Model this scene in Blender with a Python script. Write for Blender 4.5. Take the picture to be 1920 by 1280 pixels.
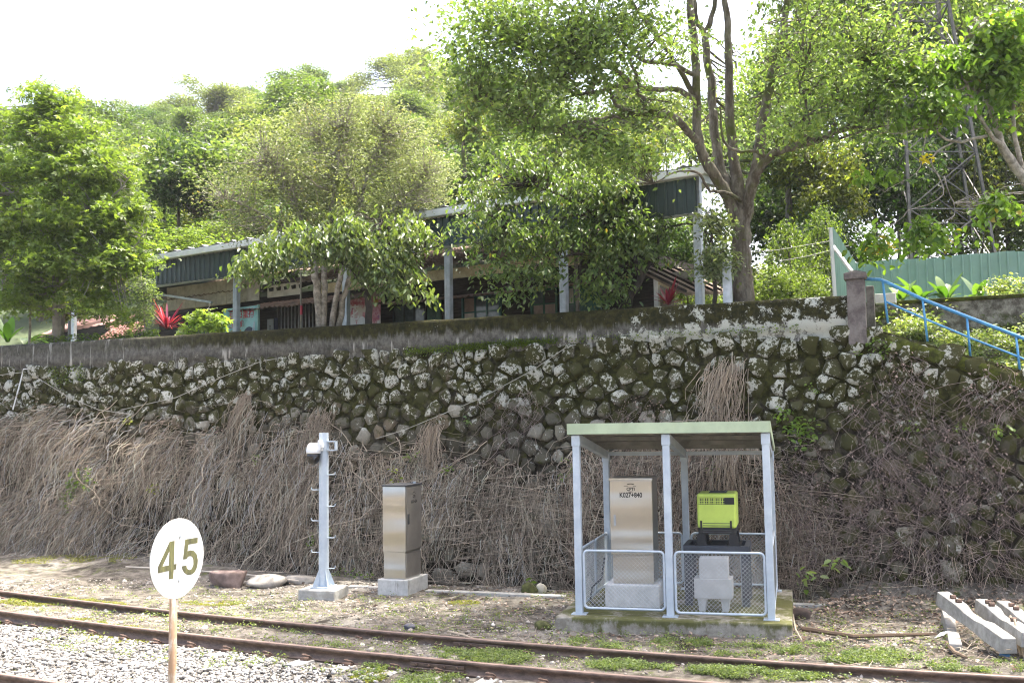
import bpy, math, random
import numpy as np
from mathutils import Vector, Matrix
from mathutils.geometry import tessellate_polygon

for _o in list(bpy.data.objects):
    bpy.data.objects.remove(_o)
SC = bpy.context.scene
COL = SC.collection
rng = np.random.default_rng(7)
random.seed(7)
R = math.radians

# ------------------------------------------------------------------ camera, sky, sun, exposure
F, H = 1867.0, 2.9                      # focal length in photo pixels, eye height above the ground
PITCH = math.atan(150 / 1867)
ROLL = -R(0.84)
def _rx(a):
    c, s = math.cos(a), math.sin(a)
    return np.array([[1, 0, 0], [0, c, -s], [0, s, c]])
def _rz(a):
    c, s = math.cos(a), math.sin(a)
    return np.array([[c, -s, 0], [s, c, 0], [0, 0, 1]])
CM = _rx(math.pi / 2 + PITCH) @ _rz(ROLL)
cam = bpy.data.cameras.new('camera')
cam.sensor_width = 36.0
cam.lens = F * 36.0 / 1920
cam.clip_start = 0.1
cam.clip_end = 3000
camo = bpy.data.objects.new('camera', cam)
COL.objects.link(camo)
m4 = Matrix.Identity(4)
for i in range(3):
    for j in range(3):
        m4[i][j] = CM[i][j]
m4[2][3] = H
camo.matrix_world = m4
SC.camera = camo

SUN = np.array([0.26, 0.20, 0.94]); SUN /= np.linalg.norm(SUN)
EL = math.asin(SUN[2]); AZ = math.atan2(SUN[0], SUN[1])
W = bpy.data.worlds.new('World'); SC.world = W; W.use_nodes = True
_nt = W.node_tree
_bg = _nt.nodes['Background']
_sky = _nt.nodes.new('ShaderNodeTexSky')
_sky.sky_type = 'NISHITA'; _sky.sun_disc = False
_sky.sun_elevation = EL; _sky.sun_rotation = AZ
_sky.air_density = 1.0; _sky.dust_density = 8.0; _sky.ozone_density = 0.6
_nt.links.new(_sky.outputs[0], _bg.inputs[0])
_bg.inputs[1].default_value = 0.15
sl = bpy.data.lights.new('sun', 'SUN'); sl.energy = 2.55; sl.angle = R(0.6); sl.color = (1.0, 0.955, 0.87)
slo = bpy.data.objects.new('sun', sl); COL.objects.link(slo)
slo.rotation_euler = Vector(-SUN).to_track_quat('-Z', 'Y').to_euler()
slo.location = (10, 10, 60)
SC.view_settings.view_transform = 'Standard'
try: SC.view_settings.look = 'None'
except Exception: pass
SC.view_settings.gamma = 1.0
SC.view_settings.use_curve_mapping = False
SC.view_settings.exposure = 2.28
SC.render.engine = 'CYCLES'
SC.cycles.max_bounces = 7
SC.cycles.diffuse_bounces = 4
SC.cycles.glossy_bounces = 3
SC.cycles.transmission_bounces = 5
SC.cycles.use_denoising = True
SC.cycles.filter_width = 1.15
SC.cycles.adaptive_threshold = 0.004
SC.cycles.sample_clamp_indirect = 4.0

# ------------------------------------------------------------------ where a photo pixel lies in the place
EYE = np.array([0, 0, H])
def ray(px, py):
    return CM @ np.array([(px - 960) / F, (640 - py) / F, -1.0])
def PY(px, py, Y):                      # at depth Y
    d = ray(px, py); return EYE + d * (Y / d[1])
def PZ(px, py, Z=0.0):                  # at height Z
    d = ray(px, py); return EYE + d * ((Z - H) / d[2])
def PP(px, py, n, c):                   # on the plane n.p = c
    n = np.array(n, float); d = ray(px, py)
    return EYE + d * ((c - n @ EYE) / (n @ d))
def proj(P):
    v = (np.asarray(P) - EYE) @ CM
    return np.stack([960 + F * v[..., 0] / -v[..., 2], 640 - F * v[..., 1] / -v[..., 2]], -1)
WALLN = (0.42, 1.0, -0.206)            # battered stone face: n.p = 18.2
def PW(px, py, off=0.0):
    return PP(px, py, WALLN, 18.2 + off)
def PV(px, py, off):                    # upright plane along the parapet
    return PP(px, py, (0.42, 1, 0), off)
def PB(px, py, c):                      # upright plane along the house
    return PP(px, py, (0.66, 1, 0), c)
def HB(px, c, Z):                       # house plane, photo column, height
    t = (px - 960 + 0.0147 * (640 - (790 - (Z - H) * 80))) / F
    Y = c / (1 + 0.66 * t)
    return np.array([t * Y, Y, Z])

# ------------------------------------------------------------------ scene graph helpers
def tag(o, label=None, cat=None, group=None, kind=None):
    if label: o['label'] = label
    if cat: o['category'] = cat
    if group: o['group'] = group
    if kind: o['kind'] = kind
    return o
def thing(name, loc, label, cat, group=None):
    o = bpy.data.objects.new(name, None); COL.objects.link(o)
    o.empty_display_size = 0.1
    o.location = tuple(float(v) for v in loc)
    return tag(o, label, cat, group)
def origin(o):
    v = np.zeros(3)
    while o is not None:
        v += np.array(o.location); o = o.parent
    return v
def link_mesh(name, me, mats, parent=None, loc=None):
    o = bpy.data.objects.new(name, me); COL.objects.link(o)
    for m in (mats if isinstance(mats, (list, tuple)) else [mats]):
        if m is not None and len(me.materials) < 8: me.materials.append(m)
    if parent is not None: o.parent = parent
    if loc is not None: o.location = tuple(float(v) for v in loc)
    return o
def np_mesh(name, V, faces, col=None, smooth=False):
    """V (n,3); faces: list of int arrays (k,3) or (k,4); col (n,3)."""
    me = bpy.data.meshes.new(name)
    V = np.ascontiguousarray(V, np.float32)
    me.vertices.add(len(V)); me.vertices.foreach_set('co', V.ravel())
    faces = [np.asarray(f, np.int32) for f in faces if len(f)]
    tot = np.concatenate([np.full(len(f), f.shape[1], np.int32) for f in faces])
    idx = np.concatenate([f.ravel() for f in faces])
    st = np.concatenate([[0], np.cumsum(tot)[:-1]]).astype(np.int32)
    me.loops.add(len(idx)); me.loops.foreach_set('vertex_index', idx)
    me.polygons.add(len(tot)); me.polygons.foreach_set('loop_start', st)
    me.polygons.foreach_set('loop_total', tot)
    if smooth: me.polygons.foreach_set('use_smooth', np.ones(len(tot), bool))
    me.update(calc_edges=True)
    if col is not None:
        a = me.attributes.new('Col', 'FLOAT_COLOR', 'POINT')
        c = np.ones((len(V), 4), np.float32); c[:, :3] = col
        a.data.foreach_set('color', c.ravel())
    return me
def np_obj(name, V, faces, mat, parent=None, col=None, smooth=False):
    V = np.asarray(V, float)
    if parent is not None: V = V - origin(parent)
    return link_mesh(name, np_mesh(name, V, faces, col, smooth), mat, parent)

class MB:
    def __init__(s): s.v = []; s.f = []; s.c = []; s.col = (1, 1, 1)
    def add(s, vs, fs):
        b = len(s.v)
        s.v += [tuple(map(float, v)) for v in vs]
        s.c += [s.col] * len(vs)
        s.f += [tuple(b + i for i in f) for f in fs]
    def box(s, lo, hi, frame=None):
        (a, b, c), (d, e, f) = lo, hi
        vs = [(a, b, c), (d, b, c), (d, e, c), (a, e, c), (a, b, f), (d, b, f), (d, e, f), (a, e, f)]
        if frame: vs = [frame(*v) for v in vs]
        s.add(vs, [(0, 3, 2, 1), (4, 5, 6, 7), (0, 1, 5, 4), (1, 2, 6, 5), (2, 3, 7, 6), (3, 0, 4, 7)]); return s
    def bar(s, p, q, w, h=None, up=(0, 0, 1)):
        """square bar from p to q"""
        h = h or w; p = np.array(p, float); q = np.array(q, float)
        d = q - p; d /= np.linalg.norm(d); up = np.array(up, float)
        if abs(d @ up) > .98: up = np.array([0, 1.0, 0])
        x = np.cross(d, up); x /= np.linalg.norm(x); y = np.cross(x, d)
        vs = [e + x * sx * w / 2 + y * sy * h / 2 for e in (p, q) for sx, sy in ((-1, -1), (1, -1), (1, 1), (-1, 1))]
        s.add(vs, [(0, 1, 2, 3), (7, 6, 5, 4), (0, 4, 5, 1), (1, 5, 6, 2), (2, 6, 7, 3), (3, 7, 4, 0)]); return s
    def tube(s, pts, rad, n=8, cap=True):
        pts = np.array(pts, float); k = len(pts)
        rad = np.broadcast_to(np.array(rad, float), (k,)) if np.ndim(rad) < 1 or len(np.atleast_1d(rad)) != k else np.array(rad, float)
        T = np.gradient(pts, axis=0); T /= np.linalg.norm(T, axis=1)[:, None] + 1e-9
        up = np.array([0, 0, 1.0]) if abs(T[0][2]) < .9 else np.array([1.0, 0, 0])
        vs = []
        for i in range(k):
            x = np.cross(T[i], up); x /= np.linalg.norm(x) + 1e-9; y = np.cross(x, T[i]); up = y
            for j in range(n):
                a = 2 * math.pi * j / n
                vs.append(pts[i] + (x * math.cos(a) + y * math.sin(a)) * rad[i])
        fs = [(i * n + j, i * n + (j + 1) % n, (i + 1) * n + (j + 1) % n, (i + 1) * n + j) for i in range(k - 1) for j in range(n)]
        if cap: fs += [tuple(range(n - 1, -1, -1)), tuple((k - 1) * n + j for j in range(n))]
        s.add(vs, fs); return s
    def poly(s, pts, holes=(), depth=0.0, dirv=(0, 0, 0)):
        """flat outline (list of 3d points) with thickness along dirv"""
        loops = [[Vector(p) for p in pts]] + [[Vector(p) for p in h] for h in holes]
        tri = tessellate_polygon(loops); flat = [p for l in loops for p in l]
        d = Vector(dirv).normalized() * depth if depth else None
        s.add(flat, tri)
        if d:
            s.add([p + d for p in flat], [t[::-1] for t in tri])
            for l in loops:
                n = len(l)
                s.add(list(l) + [p + d for p in l], [(i, (i + 1) % n, n + (i + 1) % n, n + i) for i in range(n)])
        return s
    def build(s, name, mat, parent=None, smooth=False, bevel=0.0, usecol=False):
        me = bpy.data.meshes.new(name)
        o3 = origin(parent) if parent is not None else np.zeros(3)
        me.from_pydata([tuple(np.array(v) - o3) for v in s.v], [], s.f)
        import bmesh
        bm = bmesh.new(); bm.from_mesh(me); bmesh.ops.recalc_face_normals(bm, faces=bm.faces)
        bm.to_mesh(me); bm.free()
        if smooth: me.polygons.foreach_set('use_smooth', [True] * len(me.polygons))
        if usecol:
            a = me.attributes.new('Col', 'FLOAT_COLOR', 'POINT')
            a.data.foreach_set('color', np.array([(*c, 1) for c in s.c], np.float32).ravel())
        me.update()
        o = link_mesh(name, me, mat, parent)
        if bevel:
            md = o.modifiers.new('bevel', 'BEVEL'); md.width = bevel; md.segments = 2; md.limit_method = 'ANGLE'
        return o

def frame(o, ux, uy, uz=(0, 0, 1)):
    o, ux, uy, uz = map(lambda a: np.array(a, float), (o, ux, uy, uz))
    return lambda x, y, z: o + ux * x + uy * y + uz * z

def vnoise(x, y, seed=0, octaves=3):
    """cheap value noise 0..1"""
    x = np.asarray(x, float); y = np.asarray(y, float); out = 0; amp = 1; tot = 0
    for k in range(octaves):
        r = np.random.default_rng(seed * 31 + k).random((64, 64))
        xi = np.floor(x).astype(int); yi = np.floor(y).astype(int); fx = x - xi; fy = y - yi
        fx = fx * fx * (3 - 2 * fx); fy = fy * fy * (3 - 2 * fy)
        g = lambda a, b: r[a % 64, b % 64]
        v = (g(xi, yi) * (1 - fx) + g(xi + 1, yi) * fx) * (1 - fy) + (g(xi, yi + 1) * (1 - fx) + g(xi + 1, yi + 1) * fx) * fy
        out = out + v * amp; tot += amp; amp *= .5; x = x * 2.03 + 17; y = y * 2.03 + 11
    return out / tot

# ------------------------------------------------------------------ materials
class NG:
    def __init__(s, name):
        s.m = bpy.data.materials.new(name); s.m.use_nodes = True
        s.t = s.m.node_tree; s.N = s.t.nodes; s.L = s.t.links
        s.bsdf = s.N['Principled BSDF']; s.out = s.N['Material Output']
        s.geo = s.N.new('ShaderNodeNewGeometry'); s.pos = s.geo.outputs['Position']
    def set(s, sock, v):
        if hasattr(v, 'is_output') or isinstance(v, bpy.types.NodeSocket): s.L.new(v, sock)
        elif isinstance(v, (tuple, list)) and len(v) == 3 and sock.type == 'RGBA': sock.default_value = (*v, 1)
        else: sock.default_value = v
    def mapv(s, scale, vec=None):
        n = s.N.new('ShaderNodeMapping'); s.L.new(vec or s.pos, n.inputs[0])
        n.inputs['Scale'].default_value = scale; return n.outputs[0]
    def noise(s, scale, detail=4, rough=.6, vec=None, dist=0.0):
        n = s.N.new('ShaderNodeTexNoise'); s.L.new(vec or s.pos, n.inputs['Vector'])
        n.inputs['Scale'].default_value = scale; n.inputs['Detail'].default_value = detail
        n.inputs['Roughness'].default_value = rough; n.inputs['Distortion'].default_value = dist
        return n.outputs[0]
    def voro(s, scale, vec=None, feat='F1'):
        n = s.N.new('ShaderNodeTexVoronoi'); s.L.new(vec or s.pos, n.inputs['Vector'])
        n.inputs['Scale'].default_value = scale; n.feature = feat; return n.outputs[0]
    def step(s, v, lo, hi):
        n = s.N.new('ShaderNodeMapRange'); n.interpolation_type = 'SMOOTHSTEP'
        s.set(n.inputs[0], v); s.set(n.inputs[1], lo); s.set(n.inputs[2], hi); return n.outputs[0]
    def math(s, op, a, b=0.0):
        n = s.N.new('ShaderNodeMath'); n.operation = op; s.set(n.inputs[0], a); s.set(n.inputs[1], b); return n.outputs[0]
    def mix(s, a, b, f, mode='MIX'):
        n = s.N.new('ShaderNodeMix'); n.data_type = 'RGBA'; n.blend_type = mode
        s.set(n.inputs[0], f); s.set(n.inputs[6], a); s.set(n.inputs[7], b); return n.outputs[2]
    def xyz(s, i):
        n = s.N.new('ShaderNodeSeparateXYZ'); s.L.new(s.pos, n.inputs[0]); return n.outputs[i]
    def attr(s, name='Col'):
        n = s.N.new('ShaderNodeAttribute'); n.attribute_name = name; return n.outputs['Color']
    def rand(s):
        return s.N.new('ShaderNodeObjectInfo').outputs['Random']
    def bump(s, h, strength=.3, dist=.02):
        n = s.N.new('ShaderNodeBump'); n.inputs['Strength'].default_value = strength
        n.inputs['Distance'].default_value = dist; s.L.new(h, n.inputs['Height'])
        s.L.new(n.outputs[0], s.bsdf.inputs['Normal'])
    def done(s, col, rough=.8, metal=0.0, spec=None):
        s.set(s.bsdf.inputs['Base Color'], col); s.set(s.bsdf.inputs['Roughness'], rough)
        s.set(s.bsdf.inputs['Metallic'], metal)
        if spec is not None: s.bsdf.inputs['Specular IOR Level'].default_value = spec
        return s.m

def simple(name, c, rough=.7, metal=0.0, var=.25, scale=6.0, bump=0.15, dirt=None, dirt_at=.58, spec=None, bscale=40.0):
    g = NG(name)
    d = tuple(v * (1 - var) for v in c); l = tuple(min(1, v * (1 + var * .6)) for v in c)
    col = g.mix(d, l, g.step(g.noise(scale, 5), .3, .7))
    if dirt: col = g.mix(col, dirt, g.step(g.noise(scale * .7, 6, .7), dirt_at, dirt_at + .15))
    if bump: g.bump(g.noise(bscale, 4), bump, .01)
    return g.done(col, rough, metal, spec)

def leaf_mat(name, trans=.5, tint=(1.6, 1.65, .62), rough=.42, spec=.5):
    g = NG(name); c = g.attr()
    g.done(c, rough, 0, spec)
    tr = g.N.new('ShaderNodeBsdfTranslucent')
    g.set(tr.inputs[0], g.mix(c, (*tint,), 1.0, 'MULTIPLY'))
    mx = g.N.new('ShaderNodeMixShader'); mx.inputs[0].default_value = trans
    g.L.new(g.bsdf.outputs[0], mx.inputs[1]); g.L.new(tr.outputs[0], mx.inputs[2])
    g.L.new(mx.outputs[0], g.out.inputs[0]); return g.m
def attr_mat(name, rough=.85, bump=0.0, spec=.3, bscale=60):
    g = NG(name)
    c = g.attr()
    if bump:
        n = g.noise(bscale, 4); g.bump(n, bump, .01)
        c = g.mix(c, (.55, .55, .55), g.step(n, .45, .75), 'MULTIPLY')
    return g.done(c, rough, 0, spec)

LEAF = leaf_mat('leaf'); LEAF_GLOSS = leaf_mat('glossy_leaf', .40, (1.6, 1.7, .55), .34, .55)
LEAF_PALE = leaf_mat('pale_leaf', .38, (1.25, 1.3, .85), .5, .4)
DRY = attr_mat('dry_stems', .9, 0, .15)
BARK = (lambda g: (g.bump(g.noise(14, 6, .7, g.mapv((1, 1, .35))), .6, .03),
        g.done(g.mix(g.mix((.07, .058, .045), (.20, .18, .15), g.step(g.noise(9, 6, .7, g.mapv((1, 1, .3))), .35, .7)),
                     (.07, .085, .02), g.step(g.noise(1.6, 5), .5, .68)), .92, 0, .2))[1])(NG('mossy_bark'))
BARK_PALE = (lambda g: (g.bump(g.noise(20, 6, .7, g.mapv((1, 1, .5))), .4, .02),
        g.done(g.mix((.14, .125, .10), (.36, .33, .28), g.step(g.noise(8, 6, .7), .35, .68)), .9, 0, .2))[1])(NG('pale_bark'))
BARK_DARK = simple('dark_bark', (.045, .037, .03), .9, var=.5, bump=.5)
GALV = (lambda g: (g.bump(g.noise(30, 3), .05, .005),
        g.done(g.mix((.36, .40, .43), (.52, .56, .60), g.step(g.noise(5, 6, .7), .35, .7)), .5, .35))[1])(NG('galvanised_steel'))
PAINT_GREY = (lambda g: (g.bump(g.noise(60, 3), .04, .004),
        g.done(g.mix(g.mix((.42, .48, .54), (.52, .58, .63), g.step(g.noise(4, 6, .7), .35, .7)), (.25, .24, .2),
                     g.step(g.noise(9, 8, .8), .66, .78)), .42, .1))[1])(NG('grey_painted_steel'))
CONC = (lambda g: (g.bump(g.noise(45, 6, .7), .35, .01),
        g.done(g.mix(g.mix((.30, .29, .26), (.46, .45, .42), g.step(g.noise(5, 7, .7), .35, .68)), (.12, .12, .07),
                     g.step(g.noise(2.6, 7, .75), .56, .75)), .9, 0, .2))[1])(NG('weathered_concrete'))
# ================================================================== SETTING: ground, terrace, hillside
# track centre lines: far rail fitted in plan, the others run parallel
_fx = np.array([-8.87, -5.25, -2.38, -.19, 1.73, 2.88, 5.37]); _fy = np.array([17.41, 15.42, 13.84, 12.9, 12.13, 11.68, 10.8])
_pf = np.polyfit(_fx, _fy, 2)
def track(off, x0=-15.0, x1=13.0, n=161):
    x = np.linspace(x0, x1, n); y = np.polyval(_pf, x); dy = np.polyval(np.polyder(_pf), x)
    nx, ny = dy, -np.ones_like(x); l = np.hypot(nx, ny)
    return np.stack([x + nx / l * off, y + ny / l * off], 1)
OFF = {'far': 0.0, 'near': 1.13, 'third': 3.62, 'fourth': 4.75}
def track_dist(X, Y):
    """signed distance towards the camera from the far rail (approx.)"""
    dy = np.polyval(np.polyder(_pf), X)
    return (np.polyval(_pf, X) - Y) / np.sqrt(1 + dy * dy)
def ground_z(X, Y):
    X = np.asarray(X, float); Y = np.asarray(Y, float)
    t = track_dist(X, Y)
    dip = np.clip((t + .35) / .25, 0, 1)
    z = -.030 * dip * np.clip(np.maximum(t - .95, -.25) / .15, .12, 1) + (vnoise(X * 1.3, Y * 1.3, 3) - .5) * .07 + (vnoise(X * 6, Y * 6, 5) - .5) * .03
    s = 0.42 * X + Y                                     # towards the wall
    ditch = np.exp(-((s - 18.0) / .22) ** 2) * np.clip((X + 3.2) / 1.0, 0, 1)
    z = z - .22 * ditch
    heap = np.clip((s - 17.3) / .8, 0, 1) * np.clip((X - 4.2) / 1.2, 0, 1)
    z = z + .38 * heap + .22 * np.clip((s - 16.6) / 1.6, 0, 1) * np.clip((-X - 4.5) / 3, 0, 1)
    z = z * 1.0 
    z = z + .024 * np.clip((t + .25) / .2, 0, 1) * np.clip((1.08 - t) / .1, 0, 1)
    z = z * np.clip((14 - np.abs(X)) / 2, 0, 1) * np.clip((Y - 5) / 2, 0, 1) * np.clip((30 - Y) / 4, 0, 1); return z
def grid_mesh(xs, ys, zf):
    X, Y = np.meshgrid(xs, ys); Z = zf(X, Y); n, m = X.shape
    V = np.stack([X.ravel(), Y.ravel(), Z.ravel()], 1)
    i = np.arange(n * m).reshape(n, m)
    Fq = np.stack([i[:-1, :-1].ravel(), i[:-1, 1:].ravel(), i[1:, 1:].ravel(), i[1:, :-1].ravel()], 1)
    return V, Fq

g = NG('dirt_ground')
n1 = g.noise(1.1, 8, .72); n2 = g.noise(5, 8, .75); n3 = g.noise(38, 6, .7); n4 = g.noise(.55, 6, .65)
c = g.mix((.070, .060, .048), (.205, .185, .155), g.step(n2, .36, .64))
c = g.mix(c, (.32, .30, .26), g.math('MULTIPLY', g.step(n4, .50, .64), g.step(n2, .3, .55)))
c = g.mix(c, (.036, .031, .024), g.step(n1, .50, .62))
c = g.mix(c, (.10, .125, .03), g.math('MULTIPLY', g.step(g.noise(1.7, 7, .75), .55, .66), .8))
c = g.mix(c, (.6, .57, .52), g.math('MULTIPLY', g.step(n3, .62, .72), .7))
g.bump(g.math('ADD', n3, n2), .7, .03)
GROUND = g.done(c, .95, 0, .15)
xs = np.concatenate([[-400, -150, -60, -30, -18], np.linspace(-15, 13, 420), [16, 25, 50, 120, 400]])
ys = np.concatenate([[-300, -200, -60, -20, -5, 2, 5], np.linspace(7, 25, 300), [30, 60, 200, 300]])
V, Fq = grid_mesh(xs, ys, ground_z)
tag(np_obj('ground', V, [Fq], GROUND, smooth=True), kind='structure')

# upper terrace behind the wall, and the hill behind it
_cx = np.array([-1600., -400, 0, 270, 450, 640, 860, 1000, 1200, 1500, 1920, 3500.])
_cy = np.array([470, 370, 310, 275, 215, 178, 150, 175, 215, 230, 200, 240.])
def hill_z(X, Y):
    s = .42 * X + Y - 19.1
    px = 960 + F * X / np.maximum(Y, 8)
    crest = 2.9 + (790 - np.interp(px, _cx, _cy) - 25) / F * 120
    base = 4.22 + 0 * X
    rise = np.clip((Y - 31 - .15 * X) / 90, 0, 1.15) ** .95
    z = base + (crest - base) * rise
    z = z + (vnoise(X * .08, Y * .08, 9) - .5) * 4 * np.clip(rise * 3, 0, 1)
    # the stairs side at the right: bank drops towards the wall coping
    low = 4.27 - .40 * np.clip(X - 5.9, 0, 9) + np.clip(s - .5, 0, 3) * .55
    z = np.where(X > 5.7, np.minimum(z, np.maximum(low, 0)), z)
    return z
S_ = np.concatenate([np.linspace(.06, 6, 14), np.linspace(7, 20, 10), np.linspace(24, 130, 40), [160, 230]])
xs = np.concatenate([np.linspace(-140, -20, 30), np.linspace(-18, 14, 60), np.linspace(18, 140, 30)])
X, S2 = np.meshgrid(xs, S_); Y = 19.1 - .42 * np.clip(X, -25, 16) + S2
Z = hill_z(X, Y); i = np.arange(X.size).reshape(X.shape)
Fq = np.stack([i[:-1, :-1].ravel(), i[:-1, 1:].ravel(), i[1:, 1:].ravel(), i[1:, :-1].ravel()], 1)
HILLM = simple('forest_floor', (.055, .075, .03), .95, var=.5, scale=.6, bump=.4, bscale=8)
tag(np_obj('hillside', np.stack([X.ravel(), Y.ravel(), Z.ravel()], 1), [Fq], HILLM, smooth=True), kind='structure')

# ------------------------------------------------------------------ rails
g = NG('rusty_rail')
_nz = g.N.new('ShaderNodeSeparateXYZ'); g.L.new(g.geo.outputs['Normal'], _nz.inputs[0])
c = g.mix((.055, .036, .026), (.17, .115, .085), g.step(g.noise(7, 7, .75, g.mapv((1, 1, 3))), .3, .7))
c = g.mix(c, (.21, .15, .125), g.step(_nz.outputs[2], .6, .95))
g.bump(g.noise(60, 4), .25, .006)
RAILM = g.done(c, .6, .25)
RUST = simple('rusty_iron', (.12, .075, .055), .75, .2, var=.5, scale=20)
HEADZ = .13
_prof = [(-.0325, 0), (.0325, 0), (.034, -.035), (.010, -.05), (.008, -.125), (.062, -.140), (.062, -.153), (-.062, -.153), (-.062, -.140), (-.008, -.125), (-.010, -.05), (-.034, -.035)]
def make_rail(off, label):
    P = track(off); T = np.gradient(P, axis=0); T /= np.linalg.norm(T, axis=1)[:, None]; Nn = np.stack([T[:, 1], -T[:, 0]], 1)
    t = thing('rail', (*P[80], 0), label, 'rail', 'rails of the railway tracks')
    k = len(_prof); V = []
    for p, n_ in zip(P, Nn):
        for a, z in _prof: V.append((p[0] + n_[0] * a, p[1] + n_[1] * a, HEADZ + z))
    i = np.arange(len(P) * k).reshape(len(P), k); j = np.roll(i, -1, 1)
    Fq = np.stack([i[:-1].ravel(), i[1:].ravel(), j[1:].ravel(), j[:-1].ravel()], 1)
    np_obj('rail_bar', V, [Fq], RAILM, t)
    return t, P, T, Nn
RAILS = {}
RAILS['far'] = make_rail(OFF['far'], 'rusty steel rail of the single track, the one closer to the stone wall')
RAILS['near'] = make_rail(OFF['near'], 'rusty steel rail of the single track, the one passing behind the speed sign post')
RAILS['third'] = make_rail(OFF['third'], 'rusty steel rail cutting the bottom left corner on the pale ballast')
def fishplate(key, px, py):
    t, P, T, Nn = RAILS[key]; q = PZ(px, py, .07)
    i = int(np.argmin(np.hypot(P[:, 0] - q[0], P[:, 1] - q[1])))
    fr = frame((P[i][0], P[i][1], 0), (*T[i], 0), (*Nn[i], 0))
    b = MB(); b.box((-.36, .014, .03), (.36, .034, .075), fr); b.box((-.36, .012, .0), (.36, .05, .02), fr)
    fp = b.build('fishplate', RAILM, t, bevel=.004)
    for x in (-.27, -.1, .1, .27):
        m = MB(); m.tube([fr(x, .03, .052), fr(x, .06, .052)], .016, 6); m.build('bolt', RUST, fp)
fishplate('far', 893, 1203); fishplate('near', 817, 1242)

# sleepers with spring clips, half buried
def clip_mb():
    b = MB(); pts = [(-.05, .0, .0), (-.05, .05, .035), (-.02, .085, .05), (.02, .085, .05), (.045, .05, .045), (.03, .015, .04)]
    b.tube(pts, .011, 6); b.box((-.06, .03, -.02), (.06, .09, .012)); return b
_clip = clip_mb(); _clip_me = None
Pn = track(0, n=2000); seg = np.concatenate([[0], np.cumsum(np.hypot(*np.diff(Pn, axis=0).T))])
sleeper_first = None
SLEEP = (lambda g: (g.bump(g.noise(45, 6, .7), .3, .01), g.done(g.mix((.26, .25, .23), (.42, .41, .38), g.step(g.noise(6, 7, .7), .35, .7)), .9, 0, .2))[1])(NG('sleeper_concrete'))
for s in np.arange(.2, seg[-1], .62):
    i = int(np.searchsorted(seg, s)); i = min(max(i, 1), len(Pn) - 2)
    T = Pn[i + 1] - Pn[i - 1]; T /= np.linalg.norm(T); N_ = np.array([T[1], -T[0]])
    c0 = Pn[i] + N_ * .565
    q = proj(np.array([*c0, 0]))
    if not (-150 < q[0] < 2080 and q[1] < 1340): continue
    jit = rng.normal(0, .012, 2)
    if sleeper_first is None:
        st = thing('railway_sleeper', (0, 0, 0), 'half buried concrete sleeper crossing under the two rusty rails', 'sleeper', 'sleepers under the single track')
        b = MB()
        for y0, y1, w0, w1 in ((-.95, -.1, .12, .105), (-.1, .1, .105, .105), (.1, .95, .105, .12)):
            b.add([(-w0, y0, -.2), (w0, y0, -.2), (w1, y1, -.2), (-w1, y1, -.2), (-w0 * .85, y0, -.018), (w0 * .85, y0, -.018), (w1 * .85, y1, -.018), (-w1 * .85, y1, -.018)],
                  [(0, 3, 2, 1), (4, 5, 6, 7), (0, 1, 5, 4), (1, 2, 6, 5), (2, 3, 7, 6), (3, 0, 4, 7)])
        sb = b.build('sleeper_block', SLEEP, st)
        for y, rz in ((.565 + .06, 0), (.565 - .06, math.pi), (-.565 + .06, 0), (-.565 - .06, math.pi)):
            if _clip_me is None:
                o = _clip.build('rail_clip', RUST, st); _clip_me = o.data
            else: o = link_mesh('rail_clip', _clip_me, [], st)
            o.location = (0, y, 0.0); o.rotation_euler = (0, 0, rz)
        sleeper_first = st; root = st
    else:
        root = sleeper_first.copy(); COL.objects.link(root)
        for ch in sleeper_first.children:
            d = ch.copy(); COL.objects.link(d); d.parent = root
    root.location = (c0[0], c0[1], float(rng.normal(-.004, .008)))
    root.rotation_euler = (0, 0, math.atan2(T[1], T[0]) + float(rng.normal(0, .015)) + math.pi)

# ------------------------------------------------------------------ loose stones, litter, low plants
_t = (1 + 5 ** .5) / 2
ICO_V = np.array([(-1, _t, 0), (1, _t, 0), (-1, -_t, 0), (1, -_t, 0), (0, -1, _t), (0, 1, _t), (0, -1, -_t), (0, 1, -_t), (_t, 0, -1), (_t, 0, 1), (-_t, 0, -1), (-_t, 0, 1)]) / 1.902
ICO_F = np.array([(0, 11, 5), (0, 5, 1), (0, 1, 7), (0, 7, 10), (0, 10, 11), (1, 5, 9), (5, 11, 4), (11, 10, 2), (10, 7, 6), (7, 1, 8), (3, 9, 4), (3, 4, 2), (3, 2, 6), (3, 6, 8), (3, 8, 9), (4, 9, 5), (2, 4, 11), (6, 2, 10), (8, 6, 7), (9, 8, 1)])
def rand_rot(n):
    q = rng.normal(size=(n, 4)); q /= np.linalg.norm(q, axis=1)[:, None]; w, x, y, z = q.T
    return np.stack([np.stack([1 - 2 * (y * y + z * z), 2 * (x * y - z * w), 2 * (x * z + y * w)], 1), np.stack([2 * (x * y + z * w), 1 - 2 * (x * x + z * z), 2 * (y * z - x * w)], 1), np.stack([2 * (x * z - y * w), 2 * (y * z + x * w), 1 - 2 * (x * x + y * y)], 1)], 1)
def pebbles(name, P, size, cols, mat, flat=.75):
    n = len(P); base = ICO_V[None] * (1 + rng.uniform(-.28, .28, (n, 12, 1)))
    sc = size[:, None] * rng.uniform(.65, 1.25, (n, 3)); v = np.einsum('nij,nkj->nki', rand_rot(n), base * sc[:, None, :])
    v[:, :, 2] *= flat; v += P[:, None, :]
    Fa = (ICO_F[None] + (np.arange(n) * 12)[:, None, None]).reshape(-1, 3)
    return np_obj(name, v.reshape(-1, 3), [Fa], mat, col=np.repeat(cols, 12, 0))
def on_ground(px, py, dz=0.0):
    P = np.array([PZ(a, b, 0) for a, b in zip(px, py)]); 
    P[:, 2] = ground_z(P[:, 0], P[:, 1]) + dz; return P
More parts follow.
